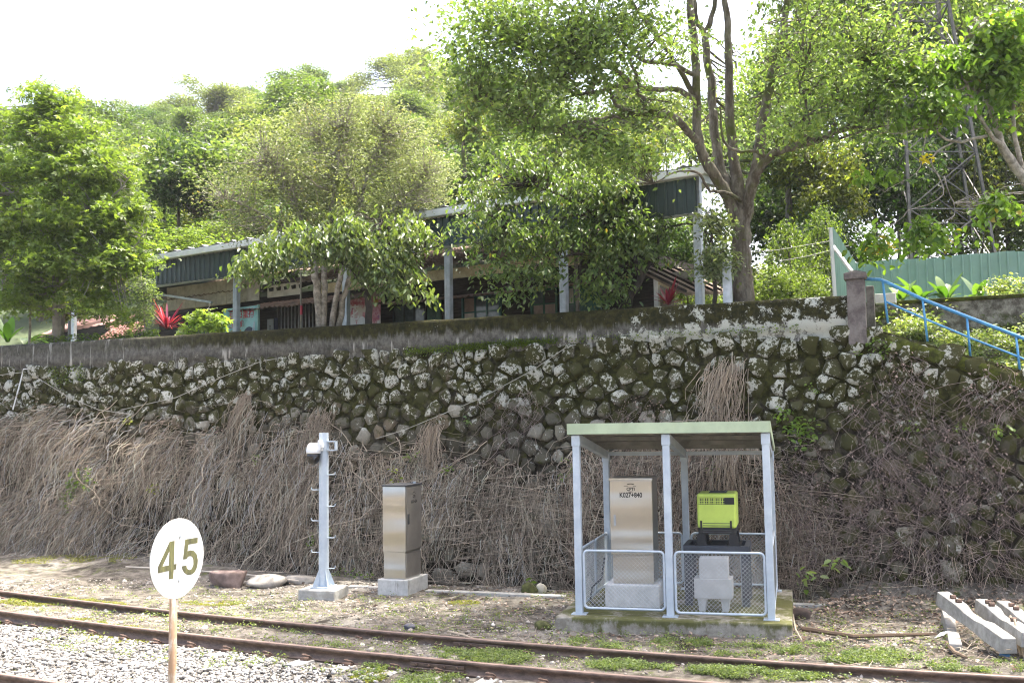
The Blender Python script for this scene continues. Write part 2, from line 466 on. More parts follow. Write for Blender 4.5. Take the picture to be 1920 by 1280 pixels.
def tone(n, a, b, jit=.12):
    t = rng.random((n, 1)); c = np.array(a) * (1 - t) + np.array(b) * t
    return np.clip(c * (1 + rng.normal(0, jit, (n, 1))), .01, .95)
GRAV = attr_mat('gravel', .92, .4, .2, 90)
# pale ballast between the two tracks, thinning out to the right
XY = np.stack([rng.uniform(-9.5, 3.5, 105000), rng.uniform(8.0, 17.5, 105000)], 1)
t = track_dist(XY[:, 0], XY[:, 1])
keep = (t > 1.22) & (t < 5.0); XY = XY[keep]; t = t[keep]
q = proj(np.column_stack([XY, np.zeros(len(XY))]))
prob = np.clip((760 - q[:, 0]) / 260, .10, 1) * np.clip((t - 1.15) / .35, .3, 1)
k = (rng.random(len(XY)) < prob) & (q[:, 1] < 1330) & (q[:, 0] > -60); XY = XY[k]
P = np.column_stack([XY, ground_z(XY[:, 0], XY[:, 1]) + rng.uniform(-.005, .028, len(XY))])
tag(pebbles('ballast_gravel', P, np.exp(rng.normal(math.log(.0215), .30, len(P))).clip(.010, .042), tone(len(P), (.15, .142, .13), (.40, .385, .36), .24), GRAV),
    'pale crushed stone ballast between the two tracks', kind='stuff')
# finer stones on the dirt
n = 42000
XY = np.stack([rng.uniform(-10, 9, n), rng.uniform(9.5, 19.5, n)], 1); t = track_dist(XY[:, 0], XY[:, 1])
d = vnoise(XY[:, 0] * .9, XY[:, 1] * .9, 21)
k = (t < 1.1) & (.42 * XY[:, 0] + XY[:, 1] < 18.3) & (rng.random(n) < np.clip((d - .25) * 2.2, .08, 1)); XY = XY[k]
P = np.column_stack([XY, ground_z(XY[:, 0], XY[:, 1]) + .002])
sz = np.exp(rng.normal(math.log(.012), .55, len(P))).clip(.006, .05)
tag(pebbles('scattered_gravel', P, sz, tone(len(P), (.12, .10, .08), (.44, .40, .35), .25), GRAV), 'small loose stones scattered over the dirt beside the track', kind='stuff')

# leaf-like blades -------------------------------------------------
def leaves(name, C, size, col, mat, parent=None, droop=.3, shape='fold', width=.45, tilt=.6, D=None, rise=0.0):
    n = len(C); size = np.broadcast_to(size, (n,)).reshape(n, 1)
    a = rng.uniform(0, 2 * np.pi, n)
    if D is None:
        D = np.stack([np.cos(a), np.sin(a), rng.normal(-droop, .35, n) + rise], 1)
    D = D / np.linalg.norm(D, axis=1)[:, None]
    up = np.array([0, 0, 1.0]) + rng.normal(0, tilt, (n, 3))
    S = np.cross(D, up); S /= np.linalg.norm(S, axis=1)[:, None] + 1e-9
    Nn = np.cross(S, D); Nn *= np.sign(Nn[:, 2:3] + 1e-6)
    w = width * size * .5; fold = size * .10
    b = C; tip = C + D * size
    if shape == 'fold':
        m = C + D * size * .45
        v = np.stack([b, m + S * w + Nn * fold, tip - Nn * fold, m - S * w + Nn * fold], 1); k = 4
        fa = np.array([(0, 1, 2), (0, 2, 3)])
    elif shape == 'oval':
        m1 = C + D * size * .28; m2 = C + D * size * .68
        v = np.stack([b, m1 + S * w * .9 + Nn * fold, m2 + S * w * .85 + Nn * fold * .6, tip - Nn * fold * 1.2, m2 - S * w * .85 + Nn * fold * .6, m1 - S * w * .9 + Nn * fold], 1); k = 6
        fa = np.array([(0, 1, 2), (0, 2, 3), (0, 3, 4), (0, 4, 5)])
    else:                                                # three-lobed
        vs = []
        for an in (-.95, 0, .95):
            d2 = D * math.cos(an) + S * math.sin(an); s2 = S * math.cos(an) - D * math.sin(an)
            L = size * (1.0 if an == 0 else .8)
            vs += [b, b + d2 * L * .55 + s2 * L * .2, b + d2 * L - Nn * fold, b + d2 * L * .55 - s2 * L * .2]
        v = np.stack(vs, 1); k = 12; fa = np.array([(0, 1, 2), (0, 2, 3), (4, 5, 6), (4, 6, 7), (8, 9, 10), (8, 10, 11)])
    Fa = (fa[None] + (np.arange(n) * k)[:, None, None]).reshape(-1, 3)
    return np_obj(name, v.reshape(-1, 3), [Fa], mat, parent, col=np.repeat(col, k, 0))
def in_ellipses(ells, dens):
    px, py = [], []
    for (x, y, rx, ry) in ells:
        m = int(dens * rx * ry); r = np.sqrt(rng.random(m)); a = rng.uniform(0, 2 * np.pi, m)
        px.append(x + rx * r * np.cos(a)); py.append(y + ry * r * np.sin(a))
    return np.concatenate(px), np.concatenate(py)
# creeping green cover along the rails
ells = [(920, 1232, 95, 14), (840, 1226, 40, 8), (780, 1266, 90, 16), (700, 1258, 40, 14), (1250, 1212, 120, 9), (1420, 1222, 130, 12), (1620, 1232, 110, 15), (1560, 1222, 90, 14),
        (1790, 1250, 130, 10), (1880, 1252, 60, 12), (1150, 1250, 55, 10), (1220, 1258, 40, 7), (1440, 1268, 110, 12), (1600, 1274, 110, 8), (1330, 1262, 40, 8), (1760, 1275, 60, 6), (1100, 1205, 35, 7),
        (640, 1212, 30, 6), (560, 1185, 25, 5), (1180, 1215, 30, 8)]
px, py = in_ellipses(ells, 3.0)
P = on_ground(px, py); ok = (.55 * vnoise(P[:, 0] * 2.6, P[:, 1] * 2.6, 33) + .45 * vnoise(P[:, 0] * 11, P[:, 1] * 11, 34) > .50 + .06 * rng.random(len(P))) & (np.abs(track_dist(P[:, 0], P[:, 1])) > .06) & (np.abs(track_dist(P[:, 0], P[:, 1]) - 1.13) > .06)
P = P[ok]; P = np.repeat(P, 3, 0) + rng.normal(0, .035, (len(P) * 3, 3)) * (1, 1, .3); P[:, 2] += .012 + .035 * rng.random(len(P))
tag(leaves('creeping_plants', P, rng.uniform(.014, .032, len(P)), tone(len(P), (.085, .135, .04), (.21, .255, .105), .25), LEAF, width=.75, rise=.5),
    'low bright green creeping plants along the rails', kind='stuff')
# scattered single weeds
px, py = in_ellipses([(1000, 1190, 950, 75), (300, 1150, 320, 50)], .012); P = on_ground(px, py); tt = track_dist(P[:, 0], P[:, 1]); P = P[(np.abs(tt) > .08) & (np.abs(tt - 1.13) > .08) & (P[:, 0] * .42 + P[:, 1] < 17.8)]
P = np.repeat(P, 14, 0) + rng.normal(0, .045, (len(P) * 14, 3)) * (1, 1, .3); P[:, 2] += .015 + .05 * rng.random(len(P))
tag(leaves('scattered_weeds', P, rng.uniform(.016, .042, len(P)), tone(len(P), (.08, .13, .035), (.22, .26, .09), .25), LEAF, width=.6, rise=.7), 'small weeds scattered over the dirt and ballast', kind='stuff')
# yellowish moss cushions on the left
ells = [(70, 1128, 110, 9), (180, 1135, 60, 6), (150, 1172, 70, 8), (215, 1185, 60, 9), (250, 1195, 50, 8), (40, 1160, 50, 6), (90, 1058, 70, 5), (200, 1060, 60, 5), (760, 1132, 25, 4), (690, 1262, 35, 12), (870, 1130, 30, 5), (400, 1130, 60, 5)]
px, py = in_ellipses(ells, 2.6); P = on_ground(px, py, .006)
ok = vnoise(P[:, 0] * 3, P[:, 1] * 3, 35) > .45; P = P[ok]; P = np.repeat(P, 3, 0) + rng.normal(0, .02, (len(P) * 3, 3)) * (1, 1, .2)
tag(leaves('moss_cushions', P, rng.uniform(.012, .028, len(P)), tone(len(P), (.12, .13, .02), (.26, .26, .06), .15), LEAF, width=.9, rise=.6), 'yellow green moss tufts on the pale dirt', kind='stuff')
# fallen leaves and twigs
n = 15000
XY = np.stack([rng.uniform(-5, 9.5, n), rng.uniform(10.6, 18.4, n)], 1)
s = .42 * XY[:, 0] + XY[:, 1]; q = vnoise(XY[:, 0], XY[:, 1], 41)
k = (track_dist(XY[:, 0], XY[:, 1]) < -.1) & (s < 18.2) & (rng.random(n) < np.clip((XY[:, 0] + 3) / 8, .14, 1) * np.clip((q - .3) * 3, .1, 1)); XY = XY[k]
P = np.column_stack([XY, ground_z(XY[:, 0], XY[:, 1]) + .012 + .02 * rng.random(len(XY))])
extra = np.stack([rng.uniform(4.5, 9, 4200), rng.uniform(13.2, 16.5, 4200)], 1); s = .42 * extra[:, 0] + extra[:, 1]; extra = extra[(s > 16.9) & (s < 18.2)]
P = np.concatenate([P, np.column_stack([extra, ground_z(extra[:, 0], extra[:, 1]) + .01 + .05 * rng.random(len(extra))])])
tag(leaves('leaf_litter', P, rng.uniform(.03, .085, len(P)), tone(len(P), (.13, .085, .06), (.40, .31, .24), .2), DRY, width=.6, droop=0, tilt=.5), 'dry brown fallen leaves along the foot of the wall', kind='stuff')
b = MB()
for k in range(1700):
    x = rng.uniform(-4, 9); y = rng.uniform(11.5, 17.5)
    if track_dist(x, y) > -.15 or .42 * x + y > 17.9 or rng.random() > np.clip((x + 5) / 9, .2, 1): continue
    a = rng.uniform(0, np.pi); L = rng.uniform(.08, .45); d = np.array([math.cos(a), math.sin(a), 0]) * L / 2
    p = np.array([x, y, float(ground_z(x, y)) + .02]); mid = p + rng.normal(0, .02, 3) * (1, 1, .6)
    b.col = tuple(tone(1, (.10, .075, .055), (.38, .32, .26))[0]); b.tube([p - d, mid, p + d + (0, 0, rng.uniform(0, .04))], [.006, .005, .003], 4, False)
tag(b.build('fallen_twigs', DRY, usecol=True), 'dry twigs lying on the dirt', kind='stuff')
# kerb of the ditch along the foot of the wall
b = MB()
for (xa, ya, xb, yb) in ((655, 1098, 760, 1102), (800, 1106, 905, 1110), (905, 1110, 1062, 1117), (1478, 1131, 1690, 1137)):
    p, q = PZ(xa, ya, .03), PZ(xb, yb, .03); b.bar(p - (0, 0, .09), q - (0, 0, .09), .16, .2)
tag(b.build('ditch_kerb', CONC, bevel=.01), kind='structure')
# ================================================================== stone retaining wall, parapet, dead creepers
n0 = np.array([.42, 1.0, -.206]); OUT = -n0 / np.linalg.norm(n0)         # out of the face, towards the track
E1 = np.array([1, -.42, 0]) / math.hypot(1, .42); E2 = np.cross(OUT, E1); E2 *= np.sign(E2[2])
W0 = np.array([0, 18.2, 0.0])
def wz_top(X):
    return np.where(X < 5.75, 4.36, 4.36 - .395 * (X - 5.75))
def wpt(a, b, h=0.0):
    a, b, h = np.broadcast_arrays(np.asarray(a, float), np.asarray(b, float), np.asarray(h, float))
    return W0 + a[..., None] * E1 + b[..., None] * E2 + h[..., None] * OUT
def wab(P):
    d = np.asarray(P) - W0; return d @ E1, d @ E2
BT = 4.36 / E2[2]
wall = thing('retaining_wall', (0, 18.2, 0), 'mossy rubble stone retaining wall half covered by dead creepers', 'wall')
def moss_mortar():
    g = NG('mossy_mortar'); z = g.xyz(2); x = g.xyz(0)
    n1 = g.noise(2.2, 7, .7); n2 = g.noise(9, 7, .75); n3 = g.noise(35, 5, .7)
    c = g.mix((.022, .019, .013), (.092, .078, .055), g.step(n2, .33, .66)); c = g.mix(c, (.018, .015, .011), g.math('MULTIPLY', g.step(z, 2.6, 1.6), .75))  # low mortar darkened: shade in the gaps behind the creepers painted in
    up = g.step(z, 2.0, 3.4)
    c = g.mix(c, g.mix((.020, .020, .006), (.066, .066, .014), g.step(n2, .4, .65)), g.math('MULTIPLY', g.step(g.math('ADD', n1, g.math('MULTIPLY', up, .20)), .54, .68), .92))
    c = g.mix(c, (.32, .33, .27), g.math('MULTIPLY', g.step(g.math('ADD', g.noise(5, 8, .8), g.math('MULTIPLY', g.step(z, 3.3, 4.3), .1)), .66, .72), .85))
    g.bump(g.math('ADD', n3, n2), .8, .04); return g.done(c, .95, 0, .1)
MORTAR = moss_mortar()
A_ = np.linspace(-19, 14, 420); Bf = np.linspace(0, 1, 70)
Ag, Bg = np.meshgrid(A_, Bf); Xg = Ag * E1[0]
top = wz_top(Xg) / E2[2]; Bv = -.35 + Bg * (top + .35)
hgt = (vnoise(Ag * 2.2, Bv * 2.2, 51) - .5) * .08 + (vnoise(Ag * 9, Bv * 9, 52) - .5) * .04 - .035
Vw = wpt(Ag, Bv, hgt).reshape(-1, 3); nf = len(Vw); i = np.arange(nf).reshape(Ag.shape)
Fq = np.stack([i[:-1, :-1].ravel(), i[:-1, 1:].ravel(), i[1:, 1:].ravel(), i[1:, :-1].ravel()], 1)
back = Vw[-70 * 0 - 420:] + np.array([.2, .55, -.02])                        # top of the wall runs back under the coping
Vw = np.concatenate([Vw, back]); j = np.arange(420) + nf
Fq = np.concatenate([Fq, np.stack([i[-1, :-1], i[-1, 1:], j[1:], j[:-1]], 1)])
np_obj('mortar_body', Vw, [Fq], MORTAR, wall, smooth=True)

# stones
pts = []
cand = np.column_stack([rng.uniform(-14, 10.2, 26000), rng.uniform(.0, BT - .1, 26000)])
cand = cand[cand[:, 1] < wz_top(cand[:, 0] * E1[0]) / E2[2] - .12]
cell = {}
for p in cand:
    rmin = (.14 + .20 * vnoise(p[0] * 1.6, p[1] * 1.6, 61, 1)) * (1.5 if (p[0] * 7919 + p[1] * 104729) % 1 < .18 else 1)
    kx, ky = int(p[0] // .3), int(p[1] // .3); bad = False
    for ix in (kx - 1, kx, kx + 1):
        for iy in (ky - 1, ky, ky + 1):
            for q in cell.get((ix, iy), ()):
                if (p[0] - q[0]) ** 2 + (p[1] - q[1]) ** 2 < rmin * rmin: bad = True; break
            if bad: break
        if bad: break
    if not bad: cell.setdefault((kx, ky), []).append(p); pts.append(p)
pts = np.array(pts)
def vine_top(px):
    return np.interp(px, [-200, 0, 60, 100, 150, 200, 260, 340, 380, 430, 450, 475, 500, 540, 600, 640, 660, 700, 760, 790, 810, 840, 880, 950, 1000, 1060, 1100, 1150, 1250, 1300, 1335, 1400, 1420, 1450, 1480, 1520, 1600, 1920],
                     [770, 772, 765, 752, 758, 772, 766, 772, 800, 792, 745, 735, 765, 770, 768, 785, 830, 838, 845, 800, 790, 850, 856, 850, 880, 862, 800, 792, 792, 780, 760, 760, 790, 850, 890, 930, 985, 1000])
WP = wpt(pts[:, 0], pts[:, 1], .03); wpx = proj(WP)
def stone_mesh(k):
    p = pts[k]; d = pts - p; near = np.where((np.abs(d[:, 0]) < .8) & (np.abs(d[:, 1]) < .8))[0]
    poly = [np.array(v) for v in ((-.27, -.22), (.27, -.22), (.27, .22), (-.27, .22))]
    for q in near:
        if q == k: continue
        m = d[q] / 2; nn = d[q]
        new = []
        for a, b2 in zip(poly, poly[1:] + poly[:1]):
            sa, sb = (a - m) @ nn, (b2 - m) @ nn
            if sa <= 0: new.append(a)
            if sa * sb < 0: new.append(a + (b2 - a) * (sa / (sa - sb)))
        poly = new
        if len(poly) < 3: return None
    P2 = np.array(poly); c = P2.mean(0)
    # even resample round the outline
    n = int(rng.integers(5, 9)); nx = np.roll(P2, -1, 0); L = np.linalg.norm(nx - P2, axis=1); cum = np.concatenate([[0], np.cumsum(L)])
    t = (np.arange(n) + rng.uniform(-.25, .25, n)) / n * cum[-1] % cum[-1]
    idx = np.searchsorted(cum, t, 'right') - 1; f = (t - cum[idx]) / (L[idx] + 1e-9)
    ring = P2[idx] * (1 - f[:, None]) + nx[idx] * f[:, None]
    ring = ring[np.argsort(np.arctan2(*(ring - c).T[::-1]))]
    sh = np.clip(rng.normal(.89, .09), .5, 1.0)
    ring = c + (ring - c) * sh * rng.uniform(.88, 1.04, (n, 1)); r = np.linalg.norm(ring - c, axis=1).mean()
    h = min(.085, r * rng.uniform(.15, .42)); tl = rng.normal(0, .25, 2)
    rings = []
    for fr_, hh in ((1.0, -.07), (.95, h * .5), (.68, h * .95)):
        q2 = c + (ring - c) * fr_ + rng.normal(0, .012, ring.shape)
        rings.append(np.column_stack([q2, hh + (q2 - c) @ tl * (hh > 0) + rng.normal(0, .007, n)]))
    V = np.vstack(rings + [np.array([[*c, h * 1.05]])])
    fs = []
    for a in range(2):
        for q in range(n):
            u, v = a * n + q, a * n + (q + 1) % n
            fs += [(u, v, v + n), (u, v + n, u + n)]
    fs += [(2 * n + q, 2 * n + (q + 1) % n, 3 * n) for q in range(n)]
    return V + np.array([*p, 0]), np.array(fs), r
g = NG('wall_stone'); base = g.attr(); z = g.xyz(2); x = g.xyz(0)
n1 = g.noise(7, 7, .75); n2 = g.noise(16, 7, .75); n3 = g.noise(48, 5, .7)
c = g.mix(base, (.45, .43, .4), g.step(n2, .3, .75), 'MULTIPLY'); c = g.mix(base, c, .6)
upl = g.math('MULTIPLY', g.step(z, 2.3, 3.9), .20)
lich = g.step(g.math('ADD', g.math('ADD', g.noise(3.0, 4, .6), g.math('MULTIPLY', g.math('SUBTRACT', n2, .5), 1.1)), g.math('MULTIPLY', upl, .75)), .675, .72)
c = g.mix(c, g.mix((.024, .024, .008), (.070, .070, .018), n2), g.math('MULTIPLY', g.step(g.math('ADD', g.noise(4.5, 7, .7), g.math('ADD', g.math('SUBTRACT', g.math('MULTIPLY', upl, 1.1), .09), g.math('MULTIPLY', g.step(x, 2.5, 5.5), .15))), .50, .58), .92))
c = g.mix(c, g.mix((.30, .30, .24), (.54, .53, .46), g.step(n3, .3, .6)), g.math('MULTIPLY', lich, .85))
g.bump(g.math('ADD', n3, n2), .55, .025); STONE = g.done(c, .92, 0, .15)
made = []
for k in range(len(pts)):
    s = stone_mesh(k)
    if s is not None: made.append((k, *s))
def vis(k, r):
    x, y = wpx[k]
    if not (0 < x < 1920): return -1
    v = r * (1 if y < vine_top(x) - 8 else .35)
    return v * (1.0 + .25 * (x > 1480) * (y > vine_top(x)))
order = sorted(made, key=lambda m: -vis(m[0], m[3]))
def stone_col():
    u = rng.random()
    a = (.115, .105, .076) if u < .50 else (.165, .152, .115) if u < .80 else (.155, .125, .085) if u < .91 else (.33, .305, .245)
    return np.clip(np.array(a) * rng.uniform(.6, 1.2), 0, 1)
for k, V, fs, r in order[:300]:
    np_obj('stone', wpt(V[:, 0], V[:, 1], V[:, 2]), [fs], STONE, wall, col=np.tile(stone_col(), (len(V), 1)))
Vs, Fs, Cs, b0 = [], [], [], 0
for k, V, fs, r in order[300:]:
    Vs.append(wpt(V[:, 0], V[:, 1], V[:, 2])); Fs.append(fs + b0); Cs.append(np.tile(stone_col(), (len(V), 1))); b0 += len(V)
tag(np_obj('rubble_stones', np.vstack(Vs), [np.vstack(Fs)], STONE, wall, col=np.vstack(Cs)), kind='stuff')

# concrete parapet ------------------------------------------------
g = NG('stained_parapet'); z = g.xyz(2); x = g.xyz(0)
st = g.noise(1.0, 7, .7, g.mapv((6.0, 6.0, .6))); n2 = g.noise(9, 8, .78); n1 = g.noise(1.5, 6, .7)
c = g.mix((.055, .052, .044), (.165, .158, .138), g.step(n2, .30, .70))
c = g.mix(c, (.46, .45, .41), g.math('MULTIPLY', g.step(st, .545, .65), .95))
c = g.mix(c, (.04, .038, .034), g.math('MULTIPLY', g.step(g.noise(1.0, 6, .7, g.mapv((2.6, 2.6, .4))), .56, .68), .7))
edge = g.math('ADD', z, g.math('MULTIPLY', g.math('SUBTRACT', st, .5), .75))
mossm = g.step(g.math('ADD', edge, g.math('MULTIPLY', g.step(x, 0, 5), .14)), 4.58, 4.73)
left = g.step(x, -11, -6)
c = g.mix(c, g.mix((.012, .0115, .004), (.042, .040, .008), g.step(n2, .38, .66)), g.math('MULTIPLY', mossm, g.math('ADD', .35, g.math('MULTIPLY', left, .62))))
low = g.step(g.math('SUBTRACT', 4.62, z), -.04, .2)
lich = g.math('MULTIPLY', g.step(g.math('ADD', g.noise(3.4, 8, .8), g.math('ADD', g.math('MULTIPLY', g.step(x, .2, 3.5), .17), g.math('MULTIPLY', low, .10))), .70, .75), g.step(x, -3, 2.5))
c = g.mix(c, (.50, .51, .45), g.math('MULTIPLY', lich, .9))
c = g.mix(c, (.5, .5, .48), g.step(g.noise(26, 3, .5), .735, .76))
g.bump(g.math('ADD', g.noise(50, 5), n2), .4, .02); PARA = g.done(c, .93, 0, .15)
par = thing('parapet', (0, 19.1, 4.3), 'long moss topped concrete parapet on top of the stone wall', 'parapet')
a = np.linspace(-20, 6.25, 320); sec = [(.02, 4.20), (.02, 4.36), (.0, 4.37), (-.0, 4.60), (.0, 4.88), (.02, 4.935), (.09, 4.95), (.20, 4.95), (.26, 4.93), (.28, 4.86), (.28, 4.2)]
Vp = []
D1 = np.array([.42, 1, 0]) / math.hypot(.42, 1)
for q in a:
    for (d, zz) in sec:
        w = (vnoise(q * 3, zz * 6, 71) - .5) * .018
        Vp.append(np.array([0, 19.1, 0]) + E1 * q + D1 * (d + w) + np.array([0, 0, zz + (vnoise(q * 1.5, d * 9, 72) - .5) * .02]))
k = len(sec); i = np.arange(len(Vp)).reshape(len(a), k)
Fq = np.stack([i[:-1, :-1].ravel(), i[1:, :-1].ravel(), i[1:, 1:].ravel(), i[:-1, 1:].ravel()], 1)
np_obj('parapet_wall', Vp, [Fq, np.array([[*i[0]][:4], [*i[-1]][:4]])], PARA, par, smooth=False)
# a darker recast length at the right end
b = MB(); fr = frame((0, 19.1, 0), E1, D1)
# sloped coping beside the stairs
cop = thing('stair_coping', PV(1640, 628, 19.0), 'sloping mossy coping running down beside the blue handrail', 'coping')
COPM = (lambda g: (g.bump(g.noise(22, 6, .75), .8, .04), g.done(g.mix(g.mix((.03, .03, .012), (.085, .10, .015), g.step(g.noise(6, 7, .75), .35, .65)), (.16, .14, .11), g.step(g.noise(3, 7, .75), .58, .7)), .95, 0, .1))[1])(NG('mossy_coping'))
a = np.linspace(6.25, 13, 90); Vp = []
for q in a:
    zt = float(wz_top(q * E1[0]))
    for d, dz in ((-.03, -.16), (-.05, -.02), (-.02, .06), (.12, .09), (.3, .06), (.33, -.3)):
        w = rng.normal(0, .012); Vp.append(np.array([0, 19.1 , 0]) + E1 * q + D1 * (d + w - (4.36 - zt) * .19) + np.array([0, 0, zt + dz + rng.normal(0, .008)]))
i = np.arange(len(Vp)).reshape(len(a), 6); Fq = np.stack([i[:-1, :-1].ravel(), i[1:, :-1].ravel(), i[1:, 1:].ravel(), i[:-1, 1:].ravel()], 1)
np_obj('coping_strip', Vp, [Fq], COPM, cop, smooth=True)
# bright moss along the ledge under the parapet
px = np.concatenate([rng.uniform(760, 1045, 2600), rng.uniform(850, 1010, 1500), rng.uniform(90, 160, 900), rng.uniform(1045, 1500, 700)])
base_y = np.interp(px, [0, 640, 830, 1050, 1590], [692, 665, 655, 638, 610]); py = base_y + rng.normal(0, 4, len(px)) + (px < 200) * rng.uniform(0, 35, len(px))
P = np.array([PW(u, v, -.03) for u, v in zip(px, py)]); P += OUT * rng.uniform(0, .05, (len(P), 1))
tag(leaves('ledge_moss', P, rng.uniform(.015, .04, len(P)), tone(len(P), (.06, .10, .012), (.16, .22, .03), .15), LEAF, width=.9), 'bright green moss growing on the ledge under the parapet', kind='stuff')

# ------------------------------------------------------------------ dead creepers: thousands of hanging stems
def strands(name, seeds, L, bulge, rad, cols, nseg=7, wander=.10, hug=None, drop=1.0):
    """seeds: (n,2) wall coords; grows down the face; bulge = distance from the face"""
    n = len(seeds); k = nseg + 1
    a = np.zeros((n, k)); b = np.zeros((n, k)); h = np.zeros((n, k))
    a[:, 0] = seeds[:, 0]; b[:, 0] = seeds[:, 1]
    fld = vnoise(seeds[:, 0] * .9 + 7, seeds[:, 1] * .9 + 3, 87, 2) - .5; drift = rng.normal(0, wander * .8, n) + fld * .9 * min(wander, .4) / .26; curl = rng.normal(0, wander * 1.6, n); ph = rng.uniform(0, 6.28, n)
    for s in range(1, k):
        t = s / nseg
        a[:, s] = a[:, s - 1] + (L / nseg) * (drift + curl * np.cos(ph + t * 4.0) + rng.normal(0, wander * 1.2, n))
        b[:, s] = b[:, s - 1] - (L / nseg) * drop * (1 + rng.normal(0, .25, n))
    t = np.linspace(0, 1, k)[None]
    h = bulge[:, None] * (np.sin(np.clip(t * 1.25, 0, 1) * np.pi * .62) * .9 + .1) + rng.normal(0, .022, (n, k)) + .02
    b = np.maximum(b, -.12 + rng.uniform(0, .1, (n, 1)))
    P = wpt(a, b, np.maximum(h, .015))
    T = np.gradient(P, axis=1); T /= np.linalg.norm(T, axis=2)[..., None] + 1e-9
    X_ = np.cross(T, OUT); X_ /= np.linalg.norm(X_, axis=2)[..., None] + 1e-9; Y_ = np.cross(X_, T)
    r = rad[:, None, None] * np.linspace(1, .45, k)[None, :, None]
    vs = np.stack([P + (X_ * math.cos(q) + Y_ * math.sin(q)) * r for q in (0, 2.094, 4.189)], 2).reshape(-1, 3)
    i = np.arange(n * k * 3).reshape(n, k, 3); j = np.roll(i, -1, 2)
    Fq = np.stack([i[:, :-1].ravel(), i[:, 1:].ravel(), j[:, 1:].ravel(), j[:, :-1].ravel()], 1)
    return np_obj(name, vs, [Fq], DRY, col=np.repeat(cols, k * 3, 0))
def mass_bulge(px):
    return np.interp(px, [0, 120, 300, 360, 420, 600, 700, 1100, 1400, 1500, 1920], [.55, .62, .5, .35, .38, .26, .16, .13, .2, .1, .08])
def seeds_px(n, dens):
    out = []
    while len(out) < n:
        x = rng.uniform(-40, 1950); y = rng.uniform(660, 1090)
        if rng.random() < dens(x, y):
            P = PW(x, y); out.append((*wab(P), x, y))
    return np.array(out)
def dens_main(x, y):
    t = vine_top(x) + 6
    if y < t: return 0
    d = np.interp(x, [0, 400, 640, 900, 1060, 1460, 1540, 1920], [1, .85, .62, .5, .6, .62, .13, .06])
    d *= np.interp(x, [600, 680, 760, 800], [1, .75, .9, 1])
    return d * np.interp(y - t, [0, 20, 180, 320], [.9, 1, .8, .35]) * np.clip(3.4 * vnoise(x / 30, y / 55, 81, 2) - 1.0, .05, 1.2)
S = seeds_px(9600, dens_main); px, py = S[:, 2], S[:, 3]
n = len(S); L = rng.uniform(.30, 1.35, n) * np.interp(px, [0, 600, 900, 1500, 1900], [1.15, 1, .7, .75, .6])
bul = mass_bulge(px) * rng.uniform(.15, 1.1, n) * (.6 + .8 * vnoise(px / 60, py / 60, 83, 2))
patch = vnoise(px / 70, py / 110, 85, 2)[:, None]
cols = tone(n, (.15, .118, .088), (.74, .63, .49), .32) * (.7 + .85 * patch)
cols = cols * np.interp(px, [0, 450, 750], [1.3, 1.15, 1.0])[:, None]  # strands brighter to the left: sunlight on that side put into their colour
cols = np.where(px[:, None] > 1050, cols * np.array([.92, .85, .85]), cols)
tag(strands('dead_creepers', S[:, :2], L, bul, rng.uniform(.0028, .0062, n), np.clip(cols, .02, .72), wander=.19), 'tangle of dead brown creepers hanging down the stone wall', kind='stuff')
# thick woody stems
S = seeds_px(420, lambda x, y: (dens_main(x, y + 40) > .1) * (.5 if x > 1480 else 1.0)); px = S[:, 2]; n = len(S)
tag(strands('woody_stems', S[:, :2], rng.uniform(.9, 2.6, n), mass_bulge(px) * rng.uniform(.5, 1.35, n), rng.uniform(.007, .013, n), tone(n, (.10, .08, .06), (.52, .44, .34), .25), nseg=14, wander=.42, drop=.9), 'thick woody stems among the dead creepers', kind='stuff')
# fine cross-tangle
S = seeds_px(3000, lambda x, y: dens_main(x, y) * (1 if x > 620 else .7)); px, py = S[:, 2], S[:, 3]; n = len(S)
tag(strands('tangled_twigs', S[:, :2], rng.uniform(.3, .9, n), mass_bulge(px) * rng.uniform(.3, 1.15, n), rng.uniform(.003, .0062, n), tone(n, (.14, .11, .078), (.62, .52, .40), .25), wander=1.0, drop=.4),
    'loose criss-cross twigs caught in the dead creepers', kind='stuff')
# sparse purple-brown runners at the right
ell = [(1660, 780, 70, 70), (1640, 900, 60, 90), (1700, 930, 80, 80), (1860, 740, 60, 60), (1840, 920, 70, 90), (1560, 980, 70, 80), (1780, 830, 60, 60), (1510, 900, 60, 90), (1200, 770, 50, 30), (1690, 700, 50, 40), (1600, 1040, 120, 40), (1800, 1040, 110, 40), (960, 760, 60, 60)]
px, py = in_ellipses(ell, .019); S = np.array([(*wab(PW(u, v)),) for u, v in zip(px, py)]); n = len(S)
tag(strands('dry_runners', S, rng.uniform(.3, 1.1, n), rng.uniform(.02, .2, n), rng.uniform(.0025, .005, n), tone(n, (.13, .095, .085), (.36, .29, .26), .2), wander=.45, drop=.85), 'thin dry purple brown runners on the right half of the wall', kind='stuff')
# dead leaves caught in them
px, py = in_ellipses(ell[:11], .075); q = seeds_px(7500, lambda x, y: dens_main(x, y) * (.5 if x < 640 else 1)); px = np.concatenate([px, q[:, 2]]); py = np.concatenate([py, q[:, 3]])
P = np.array([PW(u, v) for u, v in zip(px, py)]) + OUT * mass_bulge(px)[:, None] * rng.uniform(.3, 1.0, (len(px), 1)) + .02
tag(leaves('caught_dead_leaves', P, rng.uniform(.022, .06, len(P)), tone(len(P), (.14, .095, .075), (.46, .35, .29), .22), DRY, width=.65, droop=.6), 'dry curled leaves caught in the creepers on the wall', kind='stuff')
